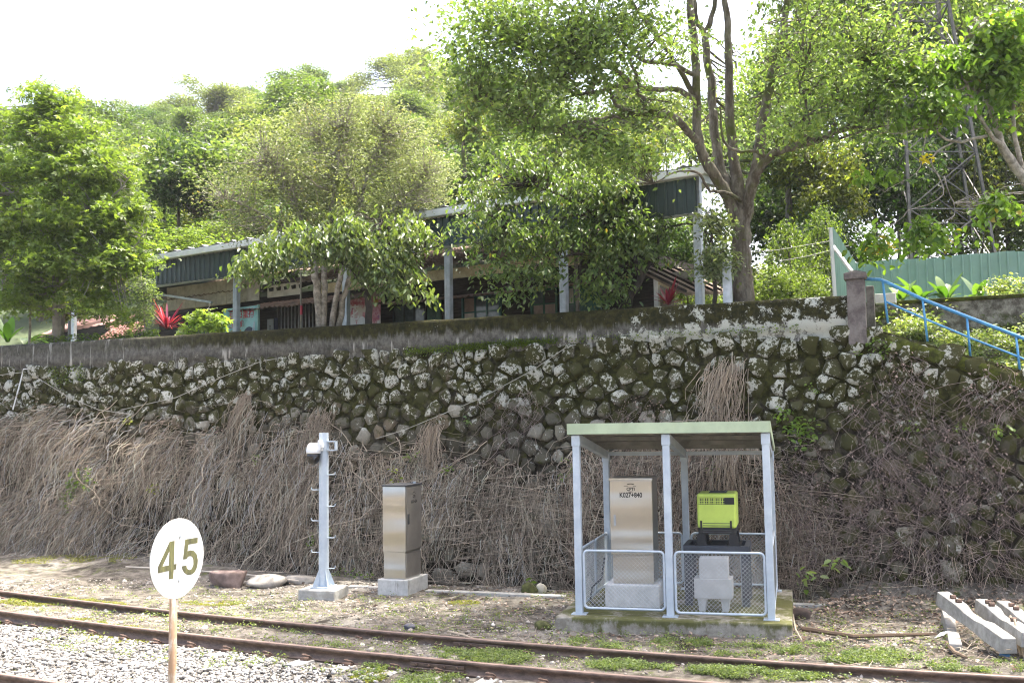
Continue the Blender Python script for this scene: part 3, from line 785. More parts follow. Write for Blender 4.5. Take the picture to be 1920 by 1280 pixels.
# single clumps of long dead grass
def dead_tuft(px, py, n, Lr, spread, label, bul=.25, r=.006):
    a0, b0 = wab(PW(px, py)); t = thing('dead_grass_tuft', PW(px, py), label, 'dead grass', 'tufts of long dead grass on the wall')
    s = np.column_stack([a0 + rng.normal(0, spread, n), b0 + rng.normal(0, spread * .6, n)])
    o = strands('hanging_blades', s, rng.uniform(*Lr, n), bul * rng.uniform(.5, 1.2, n), rng.uniform(r * .6, r, n), tone(n, (.30, .235, .17), (.52, .43, .33), .15), wander=.13)
    o.data.transform(Matrix.Translation(Vector(-t.location))); o.parent = t
dead_tuft(1360, 690, 130, (.6, 1.5), .17, 'big pale fountain of dead grass hanging behind the green shelter roof', .32, .008)
dead_tuft(1365, 835, 90, (.6, 1.2), .14, 'pale dead grass strands hanging under the shelter roof above the lime generator', .3, .007)
dead_tuft(815, 800, 90, (.5, 1.0), .09, 'narrow clump of dead grass above the lone steel cabinet', .22, .006)
dead_tuft(605, 775, 80, (.4, .8), .16, 'short dead grass clump on the wall just behind the security camera', .18, .006)
dead_tuft(465, 740, 70, (.7, 1.4), .10, 'thin upright dead grass streak left of the security camera pole', .2, .006)
# ================================================================== trackside things
# ---- speed sign
g = NG('worn_white_paint')
c = g.mix((.66, .66, .63), (.50, .49, .44), g.step(g.noise(5, 7, .75, g.mapv((3, 3, .6))), .55, .8))
c = g.mix(c, (.35, .33, .25), g.step(g.noise(30, 5, .7), .70, .78)); WHITE = g.done(c, .5, 0, .4)
g = NG('faded_black_numerals')
OLIVE = g.done(g.mix((.06, .06, .03), (.155, .155, .055), g.step(g.noise(9, 7, .75, g.mapv((2, 2, .5))), .35, .68)), .7)
g = NG('rusty_white_post')
POSTM = g.done(g.mix(g.mix((.40, .35, .27), (.56, .53, .46), g.step(g.noise(5, 5), .4, .6)), (.30, .19, .11), g.step(g.noise(6, 8, .75, g.mapv((1.5, 1.5, .35))), .34, .50)), .7)
sc_ = PY(333.5, 1046, 7.7)
al = R(68.6); ux = np.array([math.cos(al), math.sin(al), 0]); nrm = np.array([math.sin(al), -math.cos(al), 0])
gz = 0.0
sign = thing('speed_sign', (sc_[0], sc_[1], gz), 'round white speed sign with faded number 45 on a rusty post', 'sign')
fr = frame(sc_, ux, (0, 0, 1), nrm)
b = MB(); n = 64
b.poly([fr(.3 * math.cos(2 * math.pi * i / n), .3 * math.sin(2 * math.pi * i / n), 0) for i in range(n)], depth=.006, dirv=-nrm)
b.build('sign_disc', WHITE, sign)
def dz(x, y): return fr((x - 523) / 362 * .3, (615 - y - .15 * (x - 523)) / 525 * .3, .0015)
b = MB(); b.poly([dz(*p) for p in [(410, 392), (475, 383), (470, 690), (505, 685), (502, 758), (467, 765), (462, 878), (402, 883), (407, 772), (258, 798), (260, 715)]],
                 [[dz(*p) for p in [(408, 515), (318, 712), (403, 700)]]], depth=.0012, dirv=-nrm); b.build('numeral', OLIVE, sign)
def smooth_loop(P, sharp=()):
    out = []
    m = len(P)
    for i in range(m):
        a, c_, d = np.array(P[i - 1], float), np.array(P[i], float), np.array(P[(i + 1) % m], float)
        if i in sharp: out.append(tuple(c_))
        else: out += [tuple(c_ * .72 + a * .28), tuple(c_ * .94 + (a + d) * .03), tuple(c_ * .72 + d * .28)]
    return out
five = [(620, 368), (797, 343), (795, 418), (665, 437), (655, 525), (690, 512), (740, 520), (785, 570), (803, 650), (795, 740), (760, 810), (710, 840), (660, 842), (610, 810), (585, 760), (578, 722), (640, 712), (650, 755), (680, 778), (715, 765), (740, 710), (738, 640), (720, 600), (690, 590), (660, 600), (640, 630), (592, 633)]
b = MB(); b.poly([dz(*p) for p in smooth_loop(five, (0, 1, 2, 3, 4, 15, 16, 25, 26))], depth=.0012, dirv=-nrm); b.build('numeral', OLIVE, sign)
for (x, y) in ((549, 330), (540, 902)):
    p = dz(x, y); b = MB(); b.tube([p, p + nrm * .008], .012, 8); b.build('bolt', GALV, sign)
b = MB(); pc = sc_ - nrm * .036
b.tube([(pc[0] - .006, pc[1], -.3), (pc[0], pc[1], sc_[2] + .2)], .030, 14); b.build('post', POSTM, sign, smooth=True)

# ---- camera pole
base = PZ(607, 1100, .16); pole = thing('camera_pole', base, 'grey steel pole with short climbing rungs on both sides', 'pole')
top = 2.9 - .0 ; ptop = PY(603, 811, base[1]); PH = ptop[2] - base[2]
fr = frame(base, (.97, -.24, 0), (.24, .97, 0))
b = MB(); b.tube([fr(0, 0, .0), fr(0, 0, PH)], [.085, .08], 20); b.build('shaft', PAINT_GREY, pole, smooth=False)
b = MB(); b.box((-.17, -.17, 0), (.17, .17, .022), fr); b.build('base_plate', PAINT_GREY, pole)
for k in range(4):
    a = k * math.pi / 2 + math.pi / 4; d = np.array([math.cos(a), math.sin(a), 0])
    m = MB(); t = np.array([-d[1], d[0], 0]) * .005
    P = [d * .07 + (0, 0, .022), d * .19 + (0, 0, .022), d * .19 + (0, 0, .05), d * .085 + (0, 0, .30), d * .07 + (0, 0, .30)]
    m.poly([fr(*(p - t)) for p in P], depth=.010, dirv=fr(*t) - fr(0, 0, 0)); m.build('gusset', PAINT_GREY, pole)
    m = MB(); a2 = a + .45; m.tube([fr(.17 * math.cos(a2), .17 * math.sin(a2), .02), fr(.17 * math.cos(a2), .17 * math.sin(a2), .06)], .014, 6); m.build('bolt', GALV, pole)
def rung(px, py, side):
    z = PY(px, py, base[1])[2] - base[2]; m = MB()
    m.tube([fr(side * .07, -.02, z), fr(side * .20, -.02, z), fr(side * .215, -.02, z + .01), fr(side * .218, -.02, z + .045)], .0085, 6); m.build('rung', PAINT_GREY, pole)
for y in (889, 948, 1007, 1064): rung(620, y, 1)
for y in (861, 918, 976, 1035): rung(585, y, -1)
foot = thing('concrete_footing', PZ(607, 1112, 0), 'low concrete block under the camera pole', 'concrete block')
b = MB(); b.box((-.33, -.30, -.3), (.33, .30, -.002), fr); b.build('footing_block', CONC, foot, bevel=.02)
# ---- security camera on the pole
ch = PY(588, 846, base[1] - .12); camt = thing('security_camera', ch, 'white dome security camera with black lens ball clamped to the pole', 'camera')
CAMW = simple('white_plastic', (.74, .75, .75), .35, var=.06, bump=0); CAMB = simple('black_dome', (.012, .012, .014), .15, var=.1, bump=0, spec=.6)
def lathe(b, c, prof, n=20):
    k = len(prof); vs = []
    for (r, z) in prof: vs += [np.array(c) + (r * math.cos(2 * math.pi * j / n), r * math.sin(2 * math.pi * j / n), z) for j in range(n)]
    fs = [(i * n + j, i * n + (j + 1) % n, (i + 1) * n + (j + 1) % n, (i + 1) * n + j) for i in range(k - 1) for j in range(n)]
    fs += [tuple(range(n)), tuple((k - 1) * n + j for j in range(n))]; b.add(vs, fs); return b
b = MB(); lathe(b, ch, [(.125, -.035), (.128, .0), (.122, .05), (.105, .10), (.075, .135), (.05, .145), (.0, .146)]); b.build('housing', CAMW, camt, smooth=True)
b = MB(); lathe(b, ch, [(.118, -.037), (.115, -.09), (.10, -.15), (.075, -.195), (.04, -.215), (.0, -.22)]); b.build('lens_ball', CAMB, camt, smooth=True)
b = MB(); b.tube([ch + (.03, -.06, -.1), ch + (.075, -.095, -.13)], .05, 12); b.build('lens', CAMB, camt)
fc = frame(ch, fr(1, 0, 0) - fr(0, 0, 0), fr(0, 1, 0) - fr(0, 0, 0))
b = MB(); b.box((.0, -.05, .06), (.17, .05, .135), fc); b.box((.10, -.06, .01), (.15, .06, .19), fc); b.build('mounting_arm', CAMW, camt, bevel=.008)
zc = ch[2] + .09 - base[2]
b = MB(); b.tube([fr(0, 0, zc - .09), fr(0, 0, zc + .09)], .092, 20); b.box((.07, -.05, zc - .085), (.24, .03, zc - .065), fr); b.box((.07, -.05, zc + .065), (.24, .03, zc + .085), fr); b.box((.22, -.05, zc - .085), (.24, .03, zc + .085), fr)
b.build('pole_clamp', PAINT_GREY, camt)

# ---- steel cabinets
g = NG('brushed_stainless')
wv = g.noise(1.0, 1, .4, g.mapv((.25, .25, 2.6))); w2 = g.noise(60, 3, .6, g.mapv((.08, .08, 8)))
g.bump(wv, .36, .25)
STEEL = g.done(g.mix((.44, .425, .395), (.55, .535, .50), g.noise(3, 4)), g.math('ADD', .27, g.math('MULTIPLY', w2, .12)), 1.0)
STEEL_SIDE = simple('stainless_side_tone', (.40, .37, .325), .42, .75, var=.12, scale=3, bump=.02)  # same stainless, browner and duller: door side's reflected tone put into its colour
DARKGREY = simple('dark_grey_paint', (.05, .052, .056), .55, var=.3)
INK = simple('stencil_ink', (.03, .027, .025), .8, var=.3, bump=0)
SMEAR = simple('ink_smear', (.19, .165, .14), .6, .4, var=.4, scale=20, bump=0)
def text_obj(txt, size, fr_, mat, parent, name='lettering', bold=0.0, sx=1.0, align='CENTER'):
    cu = bpy.data.curves.new('t', 'FONT'); cu.body = txt; cu.size = size; cu.align_x = align; cu.align_y = 'CENTER'; cu.offset = bold; cu.extrude = .0006
    cu.resolution_u = 3
    ob = bpy.data.objects.new('t', cu); COL.objects.link(ob)
    dg = bpy.context.evaluated_depsgraph_get(); me = bpy.data.meshes.new_from_object(ob.evaluated_get(dg))
    bpy.data.objects.remove(ob); bpy.data.curves.remove(cu)
    v = np.zeros(len(me.vertices) * 3, np.float32); me.vertices.foreach_get('co', v); v = v.reshape(-1, 3)
    o0, ex, ey, ez = fr_(0, 0, 0), fr_(1, 0, 0) - fr_(0, 0, 0), fr_(0, 1, 0) - fr_(0, 0, 0), fr_(0, 0, 1) - fr_(0, 0, 0)
    w = o0 + v[:, :1] * sx * ex + v[:, 1:2] * ey + v[:, 2:] * ez - origin(parent)
    me.vertices.foreach_set('co', w.astype(np.float32).ravel()); me.materials.clear(); me.update(); me.name = name
    return link_mesh(name, me, mat, parent)
def emblem(fr_, w, parent):
    """stencilled railway roundel: a flat arc over the letters"""
    b = MB(); n = 12
    P = [fr_(w * (.55 * math.cos(a)), w * (.22 + .16 * math.sin(a)), 0) for a in np.linspace(0, math.pi, n)] + [fr_(w * (.30 * math.cos(a)), w * (.22 + .04 * math.sin(a)), 0) for a in np.linspace(math.pi, 0, n)]
    b.poly(P); b.box((-w * 1.0, -w * .04, 0), (-w * .35, w * .01, .0006), fr_); b.box((w * .35, -w * .04, 0), (w * .8, w * .01, .0006), fr_); return b.build('emblem', INK, parent)
# lone cabinet: left face flat to us, door on the right face
zc = .27; A = PZ(761, 1086, zc); Bl = PZ(718, 1084, zc); Br = PZ(792, 1077, zc)
exl = Bl - A; Ll = np.linalg.norm(exl); exl /= Ll; exr = np.array([-exl[1], exl[0], 0]); exr = exr if exr[1] > 0 else -exr
Lr = .60
ztop = PY(758, 912, A[1])[2]; zm = PY(760, 1035, A[1])[2]
cab = thing('steel_cabinet', (*(A + exl * Ll / 2 + exr * Lr / 2)[:2], zc), 'lone stainless steel cabinet beside the camera pole on a tall concrete plinth', 'cabinet')
fr = frame(A, exl, exr)                                    # x along left face, y along door face
b = MB(); b.box((.012, .012, 0), (Ll - .012, Lr - .012, zm - zc), fr); b.build('lower_case', STEEL, cab, bevel=.004)
b = MB(); b.box((0, 0, zm - zc + .002), (Ll, Lr, ztop - zc), fr); b.build('upper_case', STEEL, cab, bevel=.004)
b = MB(); b.box((-.018, -.018, ztop - zc + .002), (Ll + .018, Lr + .018, ztop - zc + .03), fr); b.build('lid', DARKGREY, cab, bevel=.006)
d = MB(); d.box((-.014, .03, zm - zc + .02), (-.002, Lr - .015, ztop - zc - .015), fr); door = d.build('door', STEEL_SIDE, cab, bevel=.003)
b = MB(); b.box((-.024, .05, (ztop - zm) * .42 + zm - zc), (-.015, .11, (ztop - zm) * .58 + zm - zc), fr); b.build('handle', DARKGREY, door, bevel=.004)
b = MB(); b.box((-.0145, .05, .05), (-.013 + .006, Lr - .05, zm - zc - .05), fr); 
b = MB(); b.box((-.006, .035, .03), (.011, Lr - .03, zm - zc - .03), fr); b.build('lower_panel', STEEL_SIDE, cab, bevel=.002)
fd = frame(fr(-.0155, Lr * .5, ztop - zc - .30), exr, (0, 0, 1), -exl)
text_obj('CPTI', .06, frame(fd(0, .115, 0), exr, (0, 0, 1), -exl), INK, door, bold=.001, sx=.8)
text_obj('K027+834', .078, frame(fd(0, .03, 0), exr, (0, 0, 1), -exl), INK, door, bold=.001, sx=.72)
emblem(frame(fd(0, .165, 0), exr, (0, 0, 1), -exl), .09, door)
b = MB(); b.tube([fr(Ll * .15, Lr * .8, ztop - zc + .03), fr(Ll * .15, Lr * .8, ztop - zc + .06)], .03, 8); b.build('lid_knob', GALV, cab)
pl = thing('cabinet_plinth', (*(A + exl * Ll / 2 + exr * Lr / 2)[:2], 0), 'tall pale concrete plinth under the lone steel cabinet', 'plinth')
PLM = (lambda g: (g.bump(g.noise(40, 6, .7), .3, .01), g.done(g.mix(g.mix((.42, .41, .38), (.56, .55, .52), g.step(g.noise(5, 6, .7), .35, .65)), (.22, .21, .17), g.step(g.noise(3, 8, .75, g.mapv((2, 2, .5))), .55, .72)), .9, 0, .2))[1])(NG('pale_cast_concrete'))
b = MB(); b.box((-.07, -.07, -.45), (Ll + .07, Lr + .12, -.002), fr); b.build('plinth_block', PLM, pl, bevel=.015)

# ---- equipment shelter on its slab
A = PZ(1087, 1150, .2); B = PZ(1447, 1161, .2); U = B - A; LU = np.linalg.norm(U); U /= LU; Vd = np.array([.27, .963, 0])
S = frame(A, U, Vd); DEP = 2.3
slab = thing('concrete_slab', (*S(LU / 2, DEP / 2, 0)[:2], 0), 'moss stained concrete slab carrying the roofed equipment shelter', 'slab')
SLABM = (lambda g: (g.bump(g.noise(40, 6, .75), .4, .015), g.done(g.mix(g.mix((.20, .18, .145), (.36, .34, .29), g.step(g.noise(7, 7, .75), .35, .68)), g.mix((.05, .05, .015), (.11, .115, .025), g.noise(12, 5)),
        g.math('MULTIPLY', g.step(g.math('ADD', g.noise(2.2, 7, .75, g.mapv((1, 1, .6))), g.math('MULTIPLY', g.step(g.xyz(2), .06, .2), .14)), .52, .66), .9)), .93, 0, .15))[1])(NG('mossy_slab'))
b = MB(); nx, ny = 24, 3
b.box((-.30, -.26, -.42), (LU + .27, DEP + .22, -.001), S); b.build('slab_block', SLABM, slab, bevel=.025)
sh = thing('equipment_shelter', S(LU / 2, DEP / 2, 0), 'open grey post shelter with pale green flat roof and chain link sides', 'shelter')
zf, zb = 2.50, 2.18                                       # post tops front / back above the slab
for (u, v) in ((0, 0), (LU * .485, 0), (LU, 0), (0, DEP), (LU * .485, DEP), (LU, DEP)):
    zt = zf if v == 0 else zb
    b = MB(); b.box((u - .05, v - .05, .012), (u + .05, v + .05, zt), S); p = b.build('post', PAINT_GREY, sh, bevel=.008)
    b = MB(); b.box((u - .105, v - .085, 0), (u + .105, v + .085, .012), S); b.build('base_plate', PAINT_GREY, p)
    b = MB(); b.box((u - .06, v - .06, zt - .16), (u + .06, v + .06, zt - .005), S); b.build('post_collar', PAINT_GREY, p, bevel=.006)
ROOFG = simple('pale_green_paint', (.42, .50, .33), .5, .1, var=.14, scale=3, dirt=(.25, .25, .18), dirt_at=.64)
UNDER = simple('weathered_roof_underside', (.19, .185, .165), .6, .2, var=.3, scale=4, dirt=(.10, .085, .06), dirt_at=.55)
sl_ = (zb - zf) / DEP
def zr(v): return zf + sl_ * v
b = MB()
b.poly([S(-.10, -.09, zr(-.09) - .005), S(LU + .06, -.09, zr(-.09) - .005), S(LU + .06, -.09, zr(-.09) + .145), S(-.10, -.09, zr(-.09) + .145)], depth=.02, dirv=(-Vd))
b.build('fascia', ROOFG, sh)
for u0 in (-.10, LU + .06):
    b = MB(); b.poly([S(u0, -.088, zr(-.09) + .145), S(u0, DEP + .14, zr(DEP + .14) + .10), S(u0, DEP + .14, zr(DEP + .14) + .01), S(u0, -.088, zr(-.09) - .005)], depth=.015, dirv=U if u0 > 0 else -U); b.build('side_fascia', ROOFG, sh)
# ribbed roof sheet
b = MB(); us = np.linspace(-.095, LU + .055, 61); row = []
prof = [(u, .085 + (.022 if (i // 2) % 3 == 0 else 0)) for i, u in enumerate(us)]
for (u, h) in prof: row += [S(u, -.085, zr(-.09) + h), S(u, DEP + .13, zr(DEP + .13) + h)]
m_ = len(prof); b.add(row, [(2 * i, 2 * i + 2, 2 * i + 3, 2 * i + 1) for i in range(m_ - 1)])
b.add([p + np.array([0, 0, .012]) for p in row], [(2 * i, 2 * i + 2, 2 * i + 3, 2 * i + 1) for i in range(m_ - 1)])
b.build('roof_sheet', UNDER, sh)
for v in (.35, .95, 1.55, 2.1):
    b = MB(); b.box((-.08, v - .04, zr(v) + .02), (LU + .04, v + .04, zr(v) + .083), S); b.build('purlin', UNDER, sh)
for u in (0, LU * .485, LU):
    b = MB(); b.bar(S(u, .06, zr(.06) - .045), S(u, DEP - .06, zr(DEP - .06) - .045), .08, .12); b.build('roof_beam', PAINT_GREY, sh)
for v in (DEP,):
    b = MB(); b.bar(S(.06, v, zr(v) - .03), S(LU - .06, v, zr(v) - .03), .06, .06); b.build('cross_beam', PAINT_GREY, sh)
WIRE = simple('galvanised_wire', (.50, .53, .54), .5, .4, var=.2, bump=0)
def mesh_panel(p0, p1, z0, z1):
    p0, p1 = np.array(p0), np.array(p1); d = p1 - p0; L = np.linalg.norm(d); d = d / L
    fm = frame(p0, d, np.cross((0, 0, 1), d)); r = .06
    b = MB(); P = []
    for cx, cz, a0 in ((r, z0 + r, 180), (L - r, z0 + r, 270), (L - r, z1 - r, 0), (r, z1 - r, 90)):
        P += [fm(cx + r * math.cos(R(a0 + t)), 0, cz + r * math.sin(R(a0 + t))) for t in (0, 22, 45, 68, 90)]
    P.append(P[0]); P.append(P[1]); b.tube(P, .018, 8, False); f = b.build('mesh_panel', PAINT_GREY, sh, smooth=True)
    w = MB(); s = .058; Hh = z1 - z0 - .03; x = -Hh
    while x < L:
        for sg in (1, -1):
            xa, xb = x, x + Hh
            za, zb_ = (z0 + .015, z1 - .015) if sg > 0 else (z1 - .015, z0 + .015)
            ca, cb = max(xa, .015), min(xb, L - .015)
            if cb - ca > .01:
                ta, tb = (ca - xa) / Hh, (cb - xa) / Hh
                w.tube([fm(ca, sg * .002, za + (zb_ - za) * ta), fm(cb, sg * .002, za + (zb_ - za) * tb)], .0026, 3, False)
        x += s
    o = w.build('chain_link', WIRE, f); tag(o, kind='stuff')
m_ = LU * .485
mesh_panel(S(.08, -.03, 0), S(m_ - .07, -.03, 0), .09, .88); mesh_panel(S(m_ + .08, -.03, 0), S(LU - .07, -.03, 0), .06, .88)
mesh_panel(S(0, .09, 0), S(0, DEP * .52, 0), .09, .88); mesh_panel(S(0, DEP * .54, 0), S(0, DEP - .08, 0), .09, .88)
mesh_panel(S(.08, DEP, 0), S(m_ - .07, DEP, 0), .09, .88); mesh_panel(S(m_ + .08, DEP, 0), S(LU - .07, DEP, 0), .09, .88)
mesh_panel(S(LU + .03, .09, 0), S(LU + .03, DEP - .08, 0), .09, .95)
# cabinet inside
def Su(px, py, v, z=None):                                # shelter coords of a pixel at depth v
    # plane S(.,v,.)
    n = np.array([U[1], -U[0], 0]); c = n @ S(0, v, 0); P = PP(px, py, n, c); return (P - S(0, v, 0)) @ U, P[2] - A[2]
v0 = .62
u0, zt = Su(1143, 900, v0); u1, _ = Su(1222, 900, v0); _, zp = Su(1180, 1094, v0); _, zmid = Su(1180, 1040, v0)
cab2 = thing('steel_cabinet', S((u0 + u1) / 2, v0 + .3, zp), 'stainless steel cabinet marked K027+840 standing inside the roofed shelter', 'cabinet')
b = MB(); b.box((u0, v0, zmid + .001), (u1, v0 + .55, zt), S); b.build('upper_case', STEEL, cab2, bevel=.004)
b = MB(); b.box((u0 + .02, v0 + .015, zp), (u1 - .005, v0 + .54, zmid), S); b.build('lower_case', STEEL, cab2, bevel=.004)
b = MB(); b.box((u0 + .07, v0 + .006, zp + .06), (u1 - .07, v0 + .0145, zmid - .03), S); b.build('lower_panel', STEEL, cab2, bevel=.002)
b = MB(); b.poly([S(u0 - .01, v0 - .02, zt + .001), S(u1 + .01, v0 - .02, zt + .001), S(u1 + .01, v0 + .57, zt + .001), S(u0 - .01, v0 + .57, zt + .001)], depth=.03, dirv=(0, 0, 1)); b.build('lid', STEEL, cab2, bevel=.004)
b = MB(); b.box((u0 + .004, v0 - .014, zmid + .012), (u1 - .004, v0 - .002, zt - .006), S); door2 = b.build('door', STEEL, cab2, bevel=.004)
b = MB(); b.box((u0 + .05, v0 - .024, zt - .66), (u0 + .08, v0 - .015, zt - .50), S); b.build('handle', GALV, door2, bevel=.003)
uc = (u0 + u1) / 2; nf_ = np.cross(U, (0, 0, 1)); nf_ = nf_ if nf_[1] < 0 else -nf_
def FT(u, z): return frame(S(u, v0 - .0155, z), U, (0, 0, 1), nf_)
text_obj('K027+840', .098, FT(uc, zt - .215), INK, door2, bold=.003, sx=.80)
text_obj('CPTI', .062, FT(uc, zt - .128), INK, door2, bold=.002, sx=.95)
emblem(FT(uc, zt - .082), .10, door2)
b = MB(); b.poly([S(uc + .05 * x - .01, v0 - .0152, zt - .165 + .008 * y) for x, y in ((-1, 0), (-.3, 1), (.8, .6), (1, -.4), (0, -1))]); b.build('ink_smudge', SMEAR, door2)
pl2 = thing('cabinet_plinth', S(uc, v0 + .3, 0), 'white painted concrete plinth inside the chain link shelter', 'plinth')
WCONC = (lambda g: (g.bump(g.noise(50, 5, .7), .3, .01), g.done(g.mix((.50, .50, .48), (.68, .67, .64), g.step(g.noise(6, 7, .75), .32, .62)), .9, 0, .2))[1])(NG('whitewashed_concrete'))
b = MB(); b.box((u0 - .09, v0 - .09, 0), (u1 + .08, v0 + .62, zp - .002), S); b.build('plinth_block', WCONC, pl2, bevel=.02)
# black cable hose beside it
b = MB(); b.tube([S(u0 - .22, .45, .03), S(u0 - .30, .5, .10), S(u0 - .28, .55, .28), S(u0 - .15, .6, .40), S(u0 - .10, .62, .7)], .016, 6); tag(b.build('cable_hose', DARKGREY), 'thin dark cable hose curling beside the cabinet inside the shelter', 'cable')
# generator stand
v1 = .85
ua, zs = Su(1285, 1026, v1); ub, _ = Su(1400, 1026, v1); zs += .0
stand = thing('generator_stand', S((ua + ub) / 2, v1 + .35, 0), 'dark blue grey steel table under the lime generator', 'stand')
STANDM = simple('dark_stand_paint', (.055, .062, .075), .5, .1, var=.25)
for u in (ua + .03, ub - .03):
    for v in (v1 + .05, v1 + .72):
        b = MB(); b.box((u - .055, v - .04, 0), (u + .055, v + .04, zs - .062), S); b.build('leg', STANDM, stand, bevel=.006)
for v in (v1 + .04, v1 + .73):
    b = MB(); b.box((ua - .03, v - .05, zs - .06), (ub + .03, v + .05, zs + .03), S); b.build('top_beam', STANDM, stand, bevel=.006)
for u in (ua, ub):
    b = MB(); b.box((u - .04, v1 + .092, zs - .058), (u + .04, v1 + .678, zs + .028), S); b.build('side_beam', STANDM, stand, bevel=.006)
# generator
ga, gt = Su(1306, 925, v1); gb, _ = Su(1379, 925, v1); _, gm = Su(1340, 990, v1); z0g = zs + .03
LIME = simple('lime_green_paint', (.54, .68, .12), .35, var=.07, bump=.03); BLK = simple('black_frame', (.018, .018, .02), .5, var=.3)
gen = thing('generator', S((ga + gb) / 2, v1 + .3, z0g), 'boxy lime green and black generator on a dark steel table', 'generator')
def rbox(b, lo, hi, fr_): b.box(lo, hi, fr_); return b
b = MB(); b.box((ga, v1, gm), (gb, v1 + .62, gt), S); hs = b.build('housing', LIME, gen, bevel=.03)
gw = gb - ga
b = MB(); b.box((ga + .04 * gw, v1 - .004, gt - .155), (gb - .04 * gw - .0, v1 + .001, gt - .055), S)
vent = b.build('vent_recess', BLK, hs)
for k in range(15):
    u = ga + .05 * gw + (gw * .64) * k / 14; b = MB(); b.box((u - .004, v1 - .008, gt - .15), (u + .004, v1 - .0045, gt - .06), S); b.build('vent_bar', LIME, vent) if k % 3 == 0 else None
b = MB()
for k in range(14): u = ga + .07 * gw + (gw * .64) * k / 14; b.box((u - .004, v1 - .008, gt - .15), (u + .004, v1 - .0045, gt - .06), S)
for k in range(3): b.box((ga + .05 * gw, v1 - .0085, gt - .145 + k * .036), (ga + .71 * gw, v1 - .0047, gt - .137 + k * .036), S)
b.build('vent_grille', LIME, hs)
b = MB(); b.box((ga + .3 * gw, v1 + .15, gt + .001), (gb - .25 * gw, v1 + .42, gt + .018), S); b.build('top_hatch', DARKGREY, hs, bevel=.004)
b = MB(); b.box((ga + .01, v1 + .01, z0g + .17), (gb - .01, v1 + .60, gm - .002), S); lb = b.build('lower_body', BLK, gen, bevel=.012)
b = MB()
for k in range(5): b.box((ga + .14 * gw, v1 - .003, z0g + .19 + k * .032), (gb - .14 * gw, v1 + .008, z0g + .20 + k * .032), S)
b.build('lower_grille', DARKGREY, lb)
for u in (ga + .10 * gw, gb - .14 * gw):
    b = MB(); b.box((u - .014, v1 - .012, gm - .02), (u + .014, v1 - .001, gm + .11), S); b.build('latch', BLK, gen, bevel=.003)
for u in (ga + .05, gb - .05):
    for v in (v1 + .06, v1 + .5):
        b = MB(); b.add([S(u + x, v + y, z) for z, w in ((z0g, .075), (z0g + .17, .05)) for x, y in ((-w, -.05), (w, -.05), (w, .05), (-w, .05))], [(0, 3, 2, 1), (4, 5, 6, 7), (0, 1, 5, 4), (1, 2, 6, 5), (2, 3, 7, 6), (3, 0, 4, 7)]); b.build('foot', BLK, gen)
    b = MB(); b.box((u - .10, v1 + .0, z0g), (u + .10, v1 + .6, z0g + .02), S); b.build('skid_rail', BLK, gen)
# grey box with a smaller box on it
BOXG = simple('light_grey_enclosure', (.50, .50, .49), .5, .15, var=.12)
v2 = .42; xa, zt2 = Su(1310, 1046, v2); xb, _ = Su(1364, 1046, v2); xc, zj = Su(1301, 1084, v2); xd, _ = Su(1372, 1084, v2); _, zl = Su(1336, 1122, v2)
bx = thing('control_box', S((xa + xb) / 2, v2 + .15, 0), 'light grey two tier control box on splayed feet under the generator stand', 'control box')
b = MB(); b.box((xc, v2, zl), (xd, v2 + .36, zj), S); b.build('lower_box', BOXG, bx, bevel=.006)
b = MB(); b.box((xa, v2 + .01, zj + .001), (xb, v2 + .30, zt2), S); b.build('upper_box', BOXG, bx, bevel=.006)
for u in (xc + .10, xd - .10):
    b = MB(); b.add([S(u + x, v2 + y, z) for z, w in ((0, .04), (zl - .001, .062)) for x, y in ((-w, .03), (w, .03), (w, .33), (-w, .33))], [(0, 3, 2, 1), (4, 5, 6, 7), (0, 1, 5, 4), (1, 2, 6, 5), (2, 3, 7, 6), (3, 0, 4, 7)]); b.build('foot', BOXG, bx)
b = MB(); b.box((xd + .1, v2 + .5, .02), (xd + .16, v2 + .55, .75), S); tag(b.build('conduit', GALV), 'thin grey conduit standing behind the light grey control box', 'conduit')

# ---- heap of old concrete sleepers at the right
def old_sleeper(p, q, w, h, label, clips=()):
    p, q = np.array(p), np.array(q); d = q - p; L = np.linalg.norm(d); d /= L
    side = np.cross(d, (0, 0, 1)); side /= np.linalg.norm(side); up = np.cross(side, d); f = frame(p, d, side, up)
    t = thing('old_sleeper', p - (0, 0, h), label, 'sleeper', 'discarded concrete sleepers at the right edge')
    b = MB(); xs_ = [(0, 1, 1), (.30, 1, 1), (.42, .78, .80), (.58, .78, .80), (.70, 1, 1), (1, 1, 1)]
    vs = []
    for (x, kw, kh) in xs_:
        for y, z in ((-.5, -1), (.5, -1), (.40, 0), (-.40, 0)): vs.append(f(x * L, y * w * kw, (z * h) if z < 0 else -(1 - kh) * h))
    fs = [(i * 4 + j, i * 4 + (j + 1) % 4, i * 4 + 4 + (j + 1) % 4, i * 4 + 4 + j) for i in range(5) for j in range(4)] + [(3, 2, 1, 0), (20, 21, 22, 23)]
    b.add(vs, fs); b.build('sleeper_block', SLEEP, t, bevel=.012)
    for x in clips:
        m = MB(); m.tube([f(x * L, -w * .16, .018), f(x * L, w * .16, .018)], .032, 8); m.build('clip_seat', RUST, t)
old_sleeper(PZ(1768, 1108, .52), PZ(1893, 1196, .27), .20, .19, 'long pale concrete sleeper lying on top of the discarded heap', (.17, .26))
old_sleeper(PZ(1840, 1122, .42), PZ(1930, 1185, .34), .20, .18, 'grey concrete sleeper with two rusty clip seats, middle of the heap', (.16, .24, .7))
old_sleeper(PZ(1880, 1125, .38), PZ(1975, 1190, .34), .20, .18, 'concrete sleeper with white pad and rusty clip seats at the frame edge', (.2, .3))
old_sleeper(PZ(1776, 1140, .20), PZ(1792, 1206, .10), .18, .22, 'short waisted sleeper pointing towards the track under the long one', ())
